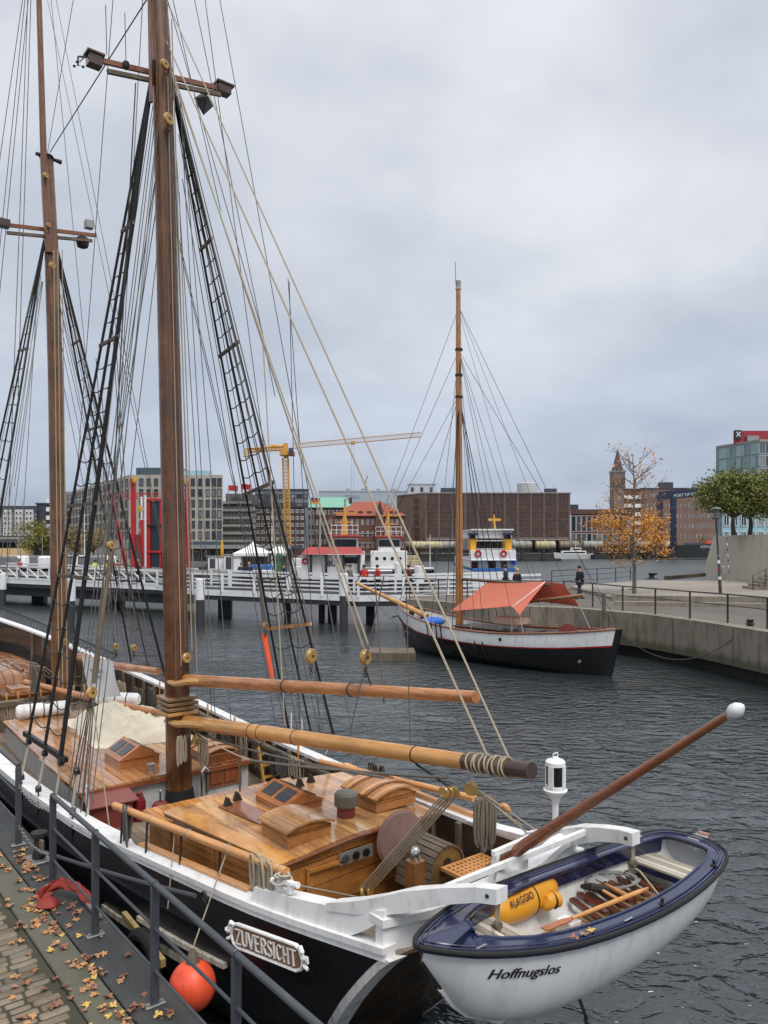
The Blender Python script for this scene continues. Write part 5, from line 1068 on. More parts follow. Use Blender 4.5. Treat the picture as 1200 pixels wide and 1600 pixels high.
# things lying in the dinghy
yel=paint('yellow_bag',C(218,150,34),.45,dirt=C(190,110,20),damt=.4,bump=.5,bs=14)
def bag(a,b_,r,lab,txt=None,seed=1,taper=1):
    a,b_=Vector(a),Vector(b_); d=b_-a; pts=[];rs=[]
    for i in range(15):
        t=i/14; pts.append(a+d*t+Vector((0,0,.01*math.sin(t*9+seed)))); rs.append(r*(1-.92*abs(2*t-1)**7)*(1+.05*math.sin(t*13+seed)))
    o=MB().tube(pts,rs,18).build('buoyancy_bag',yel,fr=SF,ang=70); tag(o,lab,'bag')
    MB().torus(a+d*.58,d,r*1.03,.008,20,5).build('cord',iron,o,SF)
    if txt:
        u,v_,dd=basis(d); g,f=text_geo(txt,.075,0,.001,0); out=[]
        camd=(Vector(SF.inn((0,0,CAMZ)))-(a+d*.3)).normalized(); n0=(camd-dd*camd.dot(dd)).normalized(); t0=n0.cross(dd).normalized()
        for q in g:
            th_=q[1]/(r*1.06); out.append(a+d*.36+dd*q[0]*.85+(n0*math.cos(th_)+t0*math.sin(th_))*r*1.09)
        MB().add(out,f).build('print',paint('black_letters',(.01,.01,.012),.4),o,SF,ang=90)
    return o
bag(LZ(758,1434,1.99),LZ(866,1382,1.99),.122,'long yellow buoyancy bag stencilled ALAGGIO lying in the bow half of the dinghy','ALAGGIO')
bag(LZ(846,1412,1.97),LZ(876,1402,1.98),.06,'small folded yellow bag beside the long yellow bag in the dinghy',seed=3)
bag((-.95,-7.08,1.93),(-.72,-7.12,1.93),.07,'yellow bag end showing under the bow thwart of the dinghy',seed=5)
def oar(a,b_,lab,nm='oar'):
    a,b_=Vector(a),Vector(b_); d=b_-a; t=MB().tube([a,a+d*.1,a+d*.3,a+d*.75],[.012,.018,.018,.014],8).build(nm,teak,fr=SF); tag(t,lab,'oar')
    MB().loft([[a+d*.74+Vector((0,w_*.5,h)) for w_,h in ((-.02,-.006),(.02,-.006),(.02,.006),(-.02,.006))],[a+d*.82+Vector((0,w_*.5,h)) for w_,h in ((-.06,-.006),(.06,-.006),(.06,.006),(-.06,.006))],[b_+Vector((0,w_*.5,h)) for w_,h in ((-.065,-.005),(.065,-.005),(.065,.005),(-.065,.005))]]).build('blade',varnish('oar_blade',C(160,84,36),C(190,116,60)),t,SF)
oar(LZ(1012,1388,2.0),LZ(850,1452,1.95),'varnished oar lying along the near side inside the dinghy')
oar(LZ(985,1402,1.97),LZ(935,1376,1.93),'shorter orange oar crossing the slats in the dinghy')
MB().box(0,0,0,0,0,0) if False else None
an=thing('small_anchor','black folding anchor lying on the slats in the middle of the dinghy','anchor',SF.out((.62,-6.95,1.74)),TH)
MB().tube([LZ(908,1385,1.93),LZ(925,1386,1.95),LZ(945,1389,1.94),LZ(957,1397,1.90)],[.018,.035,.035,.015],8).build('fluke',iron,an,SF); MB().tube([LZ(940,1390,1.94),LZ(970,1408,1.92)],.013,8).build('shank',teak,an,SF)
cb=MB(); P_=[]
for k in range(60): a=k*.42; P_.append(Vector(LZ(955+45*math.cos(a)*(1-.004*k),1374+13*math.sin(a)+.05*k,1.92+.02*math.sin(k*.7))))
tag(MB().tube(P_,.009,5).build('painter_rope',rope_mat('speckled_rope',C(150,150,150),420),fr=SF),'speckled grey rope loops lying beside the anchor in the dinghy','rope')
tag(MB().loft([[(.02,-6.92,1.78),(.12,-6.92,1.78),(.12,-6.8,1.78),(.02,-6.8,1.78)],[(.03,-6.94,1.92),(.16,-6.94,1.92),(.14,-6.8,1.92),(.03,-6.8,1.92)]]).build('bailer',white,fr=SF),'white plastic bailer standing next to the slats in the dinghy','bailer')
# davit falls
def fall(p,q,lab):
    p,q=Vector(p),Vector(q); t=thing('davit_fall',lab,'rope tackle',SF.out(tuple(q)),TH)
    MB().lathe([(.03,-.02),(.036,0),(.03,.02)],p+Vector((0,0,-.17)),(0,1,0),14).build('block',oldwood,t,SF)
    for e in (-.018,0,.018): MB().tube([p+Vector((e,0,-.02)),p+Vector((e*.8,0,-.15))],.006,5).build('fall_rope',manila,t,SF)
    for dy in (-.3,.28): MB().tube([p+Vector((0,0,-.2)),p+Vector((.05,dy*.1,-.24)),q+Vector((.18 if dy>0 else -.12,dy,.0))],.008,5).build('bridle',manila,t,SF)
fall((-.80,-6.96,2.36),(-.74,-6.96,2.02),'rope tackle hanging from the near davit arm into the bow of the dinghy'); fall((.82,-6.96,2.36),(.95,-6.96,1.95),'rope tackle hanging from the far davit arm into the dinghy')
lf=MB()
for k,(s,lx_) in enumerate(((.30,0),(.335,0),(.36,0))):
    o=bpy.data.objects.new('fallen_leaf',[v for v in bpy.data.meshes if v.name.startswith('fallen_leaf')][k].copy() if False else [v for v in bpy.data.meshes if v.name.startswith('fallen_leaf')][k]); COL.objects.link(o)
    o.location=SF.out((dx(s),YC-(hb(s)-.02-.02*k),gz(s)+.012)); o.rotation_euler=(.1,.1,k*2.1); o.scale=(.75,)*3; tag(o,['pale leaf on the blue gunwale of the dinghy, nearest the bow','middle one of three leaves on the blue gunwale of the dinghy','curled brown leaf on the blue gunwale of the dinghy, farthest from the bow'][k],'leaf')
# ================================================================ the two masted boat's neighbour: ketch with a coral awning
KF=Fr(8.35,27.6,0,R(42.3))
def KX(px,py,v): return onplane(KF,px,py,0,v)
def KZ_(px,py,v): return onplane(KF,px,py,2,v)
kt=thing('sailing_cutter','black and white sailing cutter with one varnished mast and coral awning by the concrete quay','sailing boat',(KF.x,KF.y,0),KF.r)
KL=11.4
KB=[(0,.06),(.04,.42),(.10,.82),(.18,1.18),(.35,1.5),(.55,1.5),(.75,1.25),(.9,.75),(1,.04)]
KR=[(0,1.72),(.15,1.52),(.4,1.32),(.65,1.36),(.85,1.62),(1,2.0)]
kb_=lambda s: smooth_tab(KB,s); kr_=lambda s: smooth_tab(KR,s)
def kpt(s,t,sd):
    z0=-.5; zt=kr_(s); f=lerp_tab([(0,.0),(.15,.45),(.35,.75),(.6,.93),(.8,1.0),(1,1.0)] if .1<s<.85 else [(0,.05),(.15,.25),(.35,.5),(.6,.75),(.8,.9),(1,1.0)],t)
    rake=(1-t)*(-.75*max(0,(s-.8)/.2)**2+.5*max(0,(.2-s)/.2)**2); return (sd*kb_(s)*f,KL*s+rake,z0+(zt-z0)*t)
KS=[0,.02,.05,.1,.16,.24,.32,.4,.48,.56,.64,.72,.8,.86,.91,.95,.98,1]
def kband(t0,t1,n,m,nm,out=0):
    b=MB()
    for sd in (-1,1):
        rings=[[(kpt(s,t0+(t1-t0)*i/n,sd)[0]+sd*out,)+kpt(s,t0+(t1-t0)*i/n,sd)[1:] for i in range(n+1)] for s in KS]; b.loft(rings,cap=False,closed=False)
    return b.build(nm,m,kt,KF,ang=50)
blk=paint('cutter_black',(.008,.009,.011),.3,dirt=(.05,.03,.02),damt=.3); kb1=kband(0,.22,4,paint('antifouling',C(84,36,30),.7),'underwater_hull'); kband(.22,.73,8,blk,'hull'); kband(.715,.74,1,red,'red_stripe',.02)
kw=kband(.74,1,3,white,'topstrake')
MB().loft([[kpt(0,t,-1) for t in [i/8 for i in range(9)]]+[kpt(0,t,1) for t in [1-i/8 for i in range(8)]],[(p[0],p[1]+.05,p[2]) for p in [kpt(0,t,-1) for t in [i/8 for i in range(9)]]+[kpt(0,t,1) for t in [1-i/8 for i in range(8)]]]]).build('transom',blk,kt,KF)
MB().loft([[(-.05,.62,-.4),(.05,.62,-.4),(.05,.3,-.4),(-.05,.3,-.4)],[(-.06,.1,1.7),(.06,.1,1.7),(.06,-.22,1.75),(-.06,-.22,1.75)]]).build('rudder',blk,kt,KF)
for sd in (-1,1): MB().tube([Vector(kpt(s,1,sd))+Vector((0,0,.02)) for s in KS],.045,6).build('cap_rail',mahog,kt,KF)
MB().slab([(-kb_(s)*.72,KL*s) for s in KS[4:-2]]+[(kb_(s)*.72,KL*s) for s in reversed(KS[4:-2])],.78,.84).build('deck',greydeck,kt,KF)
MB().box(-.75,.75,3.6,7.2,.84,1.32,.03).build('deckhouse',mahog,kt,KF); MB().box(-.8,.8,3.5,7.3,1.32,1.37,.02).build('deckhouse_top',darkwood,kt,KF)
for y in (4.2,5.2,6.3): MB().lathe([(.12,0),(.12,.02),(.09,.03)],(-.752,y,1.1),(-1,0,0),14).build('porthole',lens,kt,KF)
p=kpt(.36,.88,-1); MB().lathe([(.07,0),(.07,.02)],(p[0]+.005,p[1],p[2]),(-1,0,0),14).build('hawse_hole',lens,kt,KF)
p=kpt(.10,.48,-1); MB().lathe([(.07,0),(.06,.03)],(p[0]+.005,p[1],p[2]),(-1,0,0),14).build('drain',galv,kt,KF)
kmy=KX(718,940,0)[1]; mt=onplane(KF,716,447,1,kmy)
km=Vector((0,kmy,.84)); 
MB().tube([km,km.lerp(Vector(mt),.5),Vector(mt)],[.175,.15,.10],14).build('mast',varnish('oiled_mast',C(150,96,48),C(190,134,76),axg=2,coat=.4,wear=.3),kt,KF)
MB().lathe([(.13,-.15),(.10,0),(.12,.1),(.12,.22),(.05,.25)],mt,n=10).build('mast_lamp',galv,kt,KF); MB().tube([Vector(mt)+Vector((-.15,0,0)),Vector(mt)+Vector((-.2,0,1.0))],.012,5).build('aerial',iron,kt,KF)
for yy in (588,548,622): q=onplane(KF,717,yy,1,kmy); MB().lathe([(.17,0),(.17,.09)],q,n=12).build('mast_band',iron,kt,KF)
kr1=lambda a,b_,r=.014,m=darkline: MB().tube([a,b_],r,5).build('stay',m,kt,KF)
top=Vector(onplane(KF,717,618,1,kmy)); hi=Vector(onplane(KF,717,480,1,kmy)); mid=Vector(onplane(KF,717,548,1,kmy))
for s,sd in ((.62,-1),(.58,-1),(.54,-1),(.62,1),(.58,1),(.54,1)): kr1(top,kpt(s,1,sd),.018)
for s,sd in ((.70,-1),(.47,-1),(.43,-1),(.45,1),(.36,1),(.3,-1)): kr1(mid,kpt(s,1,sd),.010)
bsp=(Vector(KX(640,950,0)),Vector(KX(557,911,0)))
for t_ in (top,hi,mid): kr1(t_,bsp[1],.010)
kr1(top,kpt(1,1,1),.012); kr1(hi,(0,.2,1.9),.010); kr1(mid,(0,-.1,1.9),.010); kr1(hi,(.2,1.8,2.1),.008); kr1(hi+Vector((0,0,-.2)),(0,3.2,2.5),.008); kr1(bsp[1],(0,KL+.0,.9),.012,greyrope); kr1(bsp[1],(.6,KL-.6,1.9),.010,greyrope)
MB().tube([bsp[0]+(bsp[0]-bsp[1])*.3,bsp[0],bsp[1]],[.12,.12,.07],12).build('bowsprit',spar,kt,KF)
g0,g1=Vector(KX(722,905,0)),Vector(KX(858,914,0)); MB().tube([g0,g1],[.07,.045],10).build('gaff',oldwood,kt,KF); b0,b1=Vector((0,kmy-.2,2.0)),Vector(KX(912,930,0)); MB().tube([b0,b1],[.09,.07],10).build('boom',varnish('old_boom',C(130,92,56),C(160,120,80)),kt,KF)
aw=paint('coral_awning',C(222,136,112),.8,dirt=C(206,116,92),damt=.4,var=.06,bump=.2,bs=3)
tb=aw.node_tree.nodes; tr_=tb.new('ShaderNodeBsdfTranslucent'); tr_.inputs[0].default_value=C(236,146,116)+(1,); ms=tb.new('ShaderNodeMixShader'); ms.inputs[0].default_value=.35; aw.node_tree.links.new(tb['Principled BSDF'].outputs[0],ms.inputs[1]); aw.node_tree.links.new(tr_.outputs[0],ms.inputs[2]); aw.node_tree.links.new(ms.outputs[0],tb['Material Output'].inputs[0])
def awning():
    g=lambda px,py,x_: Vector(KX(px,py,x_)); b=MB()
    R0,R1=g(762,909,0),g(852,909,0); E0,E1=g(703,955,-1.25),g(812,961,-1.35); F0,F1=g(760,925,1.3),g(905,947,1.0); T=g(880,912,.1)
    def quad(A,B,Cc,D,n=8,s_=.06):
        o=[];fs=[]
        for i in range(n+1):
            for j in range(n+1):
                u,v=i/n,j/n; p=A.lerp(B,u).lerp(D.lerp(Cc,u),v); p.z-=2.0*s_*math.sin(math.pi*u)*math.sin(math.pi*v)+.035*math.sin(u*9+v*3)*v*(1-v)*4; o.append(p)
        for i in range(n):
            for j in range(n): k=i*(n+1)+j; fs.append((k,k+1,k+n+2,k+n+1))
        b.add(o,fs); b.add([p-Vector((0,0,.012)) for p in o],[tuple(reversed(f)) for f in fs])
    Mm=g(790,950,-1.3); quad(R0,R1,g(800,947,-1.25),E0); quad(R1,R1+Vector((0,-.02,0)),E1,g(800,947,-1.25),6,.0)
    quad(R0,R1,F1,F0); quad(R1,T,F1,E1*.0+g(830,938,.3),6,.03)
    return b.build('awning',aw,kt,KF,ang=60)
awning(); MB().tube([KX(852,909,0),KX(800,948,-1.25)],.02,6).build('awning_pole',white,kt,KF)
for a,b_ in (((736,960),(736,995)),((799,955),(800,995)),((812,960),(818,993)),((905,945),(922,982)),((950,905),(950,905))):
    if a!=b_: MB().tube([KX(a[0],a[1],-1.2),KX(b_[0],b_[1],-1.3)],.018,6).build('awning_strut',galv,kt,KF)
MB().tube([(0,.5,1.0),(0,.5,3.0)],.07,8).build('boom_gallows',oldwood,kt,KF); MB().lathe([(.36,0),(.36,.05),(.1,.07)],(-.2,1.9,1.45),(-1,-.6,0),22).build('wheel_cover',brick_red,kt,KF)
tag(MB().ball(KX(675,972,-.4),.55,16,8,(1.25,.8,.42)).build('blue_tarp',paint('blue_tarpaulin',C(40,100,190),.6,bump=.8,bs=5),fr=KF,ang=80),'bright blue tarpaulin bundle on the foredeck of the cutter','tarpaulin')
q=Vector(KX(652,962,.2)); tag(MB().torus(q,(-.6,-1,.1),.30,.13,24,8).build('tyre_fender',rubber,fr=KF),'black tyre at the bow of the cutter','tyre')
q=Vector(KX(800,970,-.3)); cu=MB().box(q.x-.5,q.x+.5,q.y-.6,q.y+.6,q.z-.15,q.z+.15,.06).build('seat_cushion',paint('cream_cushion',C(196,170,146),.8),fr=KF); tag(cu,'pale rectangular cushion on the cutter deckhouse under the awning','cushion')
for x_ in (612,619,626,684,690,742,755):pass
for x_,y0,y1 in ((666,970,1004),(673,972,1005),(680,973,1006),(687,974,1007),(740,992,1018),(752,994,1018)): MB().beam(KX(x_,y0,-1.50),KX(x_+4,y1,-1.52),.05,.03,(1,0,0)).build('rigging_strap',blk,kt,KF)
an=MB().tube([KX(612,965,-.05),KX(622,962,-.05),KX(628,972,-.05)],.035,6).build('anchor',iron,kt,KF)
tag(MB().box(1.2,3.2,31.5,33.0,-.1,.35,.03).build('landing_float',oldwood),'small grey floating pontoon at the bow of the cutter','pontoon').location.x-=1.9
tag(MB().tube(sag(KF.out((.3,.1,1.6)),onz(1168,978,QZ+.08),1.1,14),.02,5).build('stern_rope',darkline),'long dark mooring rope hanging from the cutter stern along the concrete wall','rope')
t=thing('mooring_bollard','small bollard with rope turns on the right quay near the picture edge','bollard',onz(1172,980,QZ)); MB().lathe([(.12,0),(.1,.1),(.12,.25),(.14,.28)],n=12).build('post',iron,t); MB().torus((0,0,.12),(0,0,1),.13,.03,14,6).build('rope_turns',darkline,t)
# ================================================================ right quay furniture
darkpost=paint('dark_post',C(44,46,50),.5,dirt=C(80,70,60))
def fence(pp,top,name_label,nr=2):
    pts=[Vector(onz(px,py,QZ)) for px,py in pp]; t=thing('quay_railing',name_label,'railing',pts[0])
    for p in pts: MB().box(p.x-.03,p.x+.03,p.y-.03,p.y+.03,p.z,p.z+top,.005).build('post',darkpost,t,WORLD)
    for k in range(nr): h=top*(1-k*.36); MB().tube([p+Vector((0,0,h)) for p in pts],.028 if k==0 else .018,7).build('rail',darkpost,t,WORLD)
fence([(881,943),(926,949),(973,956),(1024,962),(1078,969),(1137,976),(1199,985),(1265,996)],1.13,'dark steel railing along the near edge of the right concrete quay')
fence([(862,916),(905,913),(933,911),(962,909),(985,906)],1.1,'dark steel railing at the far edge of the right quay behind the walking man',3)
fence([(640,937),(685,939),(730,941),(775,942),(820,943),(862,944)],1.15,'dark steel railing on the quay behind the cutter awning',3)
MB().beam((12.6,40.0,QZ+.35),(14,39.8,QZ+.35),.1,.1) 
t=thing('young_tree','slim autumn tree with a low mass of orange leaves and nearly bare top','tree',onz(991,932,QZ))
TR=random.Random(21)
def leaves_at(b,p,n,spread,size,r):
    for _ in range(n):
        c=Vector(p)+Vector((r.gauss(0,spread),r.gauss(0,spread),r.gauss(0,spread*.75))); u=Vector((r.uniform(-1,1),r.uniform(-1,1),r.uniform(-1,1))).normalized(); v=u.cross(Vector((r.uniform(-1,1),r.uniform(-1,1),r.uniform(-1,1)))).normalized(); s=size*r.uniform(.6,1.3)
        b.add([c-u*s,c-v*s*.6,c+u*s,c+v*s*.6],[(0,1,2,3)])
def leafmat(nm,cols,rough=.6):
    if nm in MATS: return MATS[nm]
    s=NB(nm); g=s.n.new('ShaderNodeNewGeometry'); n=len(cols); s.set('Base Color',s.ramp(g.outputs['Random Per Island'],[(i/(n-1),c) for i,c in enumerate(cols)])); s.set('Roughness',rough); MATS[nm]=s.m; return s.m
bark=paint('tree_bark',C(104,100,92),.9,dirt=C(60,64,48),damt=.6,bump=.6,bs=14); bark2=paint('dark_bark',C(70,62,54),.9,bump=.6,bs=14)
def autumn():
    lb=MB(); wb=MB(); fr_=frm(t); b=MB(); b.tube([(0,0,0),(.02,0,1.5),(-.05,0,3),(-.02,0,5),(.0,0,6.6),(-.1,.05,8.2)],[.13,.105,.09,.06,.04,.012],8); 
    def branch(p,d,l,r,depth):
        q=p+d*l*.5+Vector((TR.uniform(-.1,.1),TR.uniform(-.1,.1),.06)); e=p+d*l+Vector((TR.uniform(-.15,.15),TR.uniform(-.15,.15),.15)); b.tube([p,q,e],[r,r*.75,r*.4],5)
        low=e.z<4.7; left=e.x<.9
        if depth<=1:
            if low or (TR.random()<.25): leaves_at(lb,e,int(26 if low else 4),.26,.068,TR); leaves_at(lb,q,int(12 if low else 1),.22,.065,TR)
            elif TR.random()<.6: leaves_at(lb,e,4,.15,.045,TR)
        if depth>0:
            for _ in range(3): 
                d2=(d+Vector((TR.uniform(-.8,.8),TR.uniform(-.8,.8),TR.uniform(-.15,.75)))).normalized(); branch(p.lerp(e,TR.uniform(.4,1)),d2,l*TR.uniform(.45,.7),r*.5,depth-1)
    for i in range(23):
        z=2.4+i*.235; a=i*2.4; l=1.45*(1-(z-2.4)/7.5)+.3; branch(Vector((-.03,0,z)),Vector((math.cos(a),math.sin(a)*.8,.45)).normalized(),l,.035,2)
    for _ in range(70):
        a=TR.uniform(0,6.28); q_=TR.random()**.5; c_=Vector((-.15+math.cos(a)*q_*2.0,math.sin(a)*q_*1.4,3.45+TR.gauss(0,.5)-.35*math.cos(a)*q_)); leaves_at(lb,c_,30,.24,.07,TR)
        if _<26: leaves_at(lb,(TR.gauss(.1,.75),TR.gauss(0,.6),TR.uniform(4.3,7.2)),9,.22,.055,TR)
        if _%3==0: b.tube([(-.03,0,c_.z-.7),c_],[.018,.004],4)
    b.build('trunk',bark,t); lb.build('foliage',leafmat('orange_foliage',[C(176,110,36),C(212,150,52),C(226,168,60),C(192,122,50),C(150,96,46)]),t,ang=180)
autumn()
def bushy(t,h0,rx,ry,rz_,n,size,mat,trunk_r,seed,bm=bark2,limbs=6):
    r=random.Random(seed); b=MB(); b.tube([(0,0,0),(r.uniform(-.1,.1),0,h0*.5),(0,0,h0+rz_*.8)],[trunk_r,trunk_r*.8,trunk_r*.3],8); lb=MB(); cl=[]
    for i in range(limbs*4):
        a=r.uniform(0,6.28); c_=r.uniform(-1,1); q_=r.random()**.4; e=Vector((math.cos(a)*rx*q_*math.sqrt(1-c_*c_*.8),math.sin(a)*ry*q_*math.sqrt(1-c_*c_*.8),h0+rz_*(1+c_*q_*.9))); cl.append(e); b.tube([(0,0,h0+r.uniform(-.2,.3)),e*.5+Vector((0,0,h0*.5+.1)),e],[trunk_r*.4,trunk_r*.25,trunk_r*.1],5)
    for e in cl: leaves_at(lb,e,n//len(cl),min(rx,rz_)*.26,size,r)
    b.build('trunk',bm,t); lb.build('crown',mat,t,ang=180)
gm=leafmat('plane_foliage',[C(50,64,26),C(82,98,40),C(112,128,54),C(150,146,70),C(64,80,32),C(120,92,46)])
zt_=5.5
for px,lab,sd in ((1152,'green plane tree with a wide clipped crown, leftmost on the concrete terrace',1),(1183,'green plane tree with a thick dark trunk at the right edge of the picture',2),(1240,'green plane tree partly cut off by the right edge of the picture',3)):
    p=at(px,838,60); t=thing('plane_tree',lab,'tree',(p[0],60+sd*.6,zt_),0,'clipped plane trees on the terrace'); bushy(t,1.5,2.7 if sd<3 else 2.2,2.2,1.75,11000,.10,gm,.2,sd,limbs=22)
# concrete terrace, stairs and its handrail
A1=at(1113,905,62); tw=thing('terrace_wall','pale concrete terrace wall with a slanting left end at the right edge','wall',(26,58,QZ))
wl=MB(); P=[(1112,905,62),(1200,914,54),(1330,930,46)]; g=[Vector(onz(px,py,QZ+.05)) for px,py,_ in P]
up=[Vector((g[0].x+1.0,g[0].y,zt_)),Vector((g[1].x,g[1].y,zt_)),Vector((g[2].x,g[2].y,zt_))]
for i in range(2): wl.add([g[i],g[i+1],up[i+1],up[i],g[i]+Vector((3,9,0)),g[i+1]+Vector((3,9,0)),up[i+1]+Vector((3,9,0)),up[i]+Vector((3,9,0))],[(0,1,2,3),(3,2,6,7),(0,3,7,4),(1,5,6,2)])
wl.build('wall',paint('pale_terrace_concrete',C(172,164,148),.85,dirt=C(120,110,94),damt=.6,scale=.4,bump=.3,bs=5),tw,WORLD)
st_=thing('stone_stairs','flight of stone steps beside the terrace wall at the right picture edge','stairs',onz(1175,914,QZ))
for k in range(8): MB().box(22.6+k*.35,27.5,47.6,49.2,QZ+k*.17,QZ+.168+k*.17,.01).build('step',conc,st_,WORLD)
hr=thing('stair_railing','dark steel handrail rising with the steps at the right picture edge','railing',(22.8,47.5,QZ))
for k in range(5): x_=22.8+k*.8; z_=QZ+k*.39; MB().box(x_-.02,x_+.02,47.45,47.49,z_,z_+1.05).build('post',darkpost,hr,WORLD)
for h in (1.05,.7,.35): MB().tube([(22.8,47.47,QZ+h),(26,47.47,QZ+1.56+h)],.022,6).build('rail',darkpost,hr,WORLD)
p=onz(1126,933,QZ); lp=thing('street_lamp','dark street lamp post with stickers and small lantern on the right quay','street lamp',p); top=Vector(at(1119,812,p[1]))-Vector(p)
MB().tube([(0,0,0),top*.25,top*.26,top],[.09,.085,.06,.05],10).build('post',darkpost,lp); MB().lathe([(.09,0),(.22,.12),(.22,.16),(.14,.18),(.13,.55),(.30,.60),(.24,.68),(.02,.72)],top,n=14).build('lantern',paint('lamp_grey',C(96,98,96),.5),lp); MB().box(.03,.2,-.1,.1,1.35,1.75,.02).build('control_box',galv,lp)
for k,(z,h,cc) in enumerate(((1.0,.16,white),(1.5,.12,red),(1.9,.2,white),(2.3,.1,galv))): MB().lathe([(.092-.02*(k>0),0),(.092-.02*(k>0),h)],top.normalized()*z,top,10).build('sticker',cc,lp)
p=onz(1140,914,QZ); sp=thing('sign_post','thin grey sign post covered in stickers beside the terrace wall','post',p); MB().tube([(0,0,0),(-.22,0,3.9)],.035,8).build('post',galv,sp)
for k in range(7): MB().tube([(-.22*z/3.9,0,z) for z in (.9+k*.4,1.05+k*.4)],.04,8).build('sticker',white if k%2 else darkpost,sp)
p=onz(1170,909,QZ); sa=thing('sapling','bare young sapling tied between wooden stakes','tree',p); MB().tube([(0,0,0),(.05,0,1.6),(-.02,0,2.9)],[.03,.022,.006],6).build('trunk',bark,sa)
sb_=MB(); r=random.Random(9)
for k in range(16): z=1.6+k*.07; a=k*2.2; sb_.tube([(0,0,z),(math.cos(a)*.45,math.sin(a)*.4,z+.4)],[.01,.003],4)
sb_.build('twigs',bark,sa,kind='stuff'); lb=MB(); leaves_at(lb,(0,0,2.2),60,.35,.05,r); lb.build('leaves',leafmat('rusty_leaves',[C(120,70,50),C(150,92,66),C(130,96,60)]),sa,ang=180)
stk=thing('tree_stakes','wooden stakes with a crossbar holding the sapling','stakes',p)
for dx_,dy in ((-.55,0),(.55,0),(-.45,.8),(.6,.8)): MB().tube([(dx_*1.1,dy,0),(dx_,dy,2.0)],.045,8).build('stake',oldwood,stk)
MB().beam((-.7,-.05,1.75),(.7,-.05,1.75),.06,.08).build('crossbar',oldwood,stk)
lfb=MB(); leaves_at(lfb,(0,0,.02),130,.7,.07,r)
for i,v in enumerate(lfb.v): lfb.v[i]=(v[0]+p[0],v[1]+p[1],QZ+.03+abs(v[2])*.05)
tag(lfb.build('leaf_litter',leafmat('rusty_leaves',[C(120,70,50)]),ang=180),'patch of rust coloured leaf litter below the sapling','leaves',kind='stuff')
t=thing('mooring_bollard','squat black iron bollard at the far edge of the right quay','bollard',onz(1018,905,QZ)); MB().box(-.45,.45,-.3,.3,0,.08,.02).build('base',iron,t); MB().lathe([(.25,.08),(.2,.2),(.22,.4),(.3,.44),(.3,.52),(.1,.55)],n=16).build('head',iron,t); MB().tube([(0,0,.42),(.45,0,.45)],[.12,.09],8).build('horn',iron,t)
tag(MB().beam(onz(1041,903,QZ+.15),onz(1112,897,QZ+.15),.35,.32).build('timber_kerb',oldwood),'long weathered timber beam at the far edge of the right quay','beam')
for px,py,l in ((1001,927,'pigeon pecking on the right quay near the young tree, the left one'),(1013,926,'pigeon on the right quay near the young tree, the right one')):
    pg=thing('pigeon',l,'bird',onz(px-30,py,QZ)); MB().tube([(-.17,0,.10),(-.1,0,.13),(0,0,.15),(.08,0,.17),(.12,0,.22),(.16,0,.23),(.20,0,.22)],[.01,.04,.065,.05,.03,.03,.006],8).build('body',paint('pigeon_grey',C(70,72,80),.7),pg); 
    for s_ in (-.02,.02): MB().tube([(.0,s_,.1),(.01,s_,0)],.006,4).build('leg',red,pg)
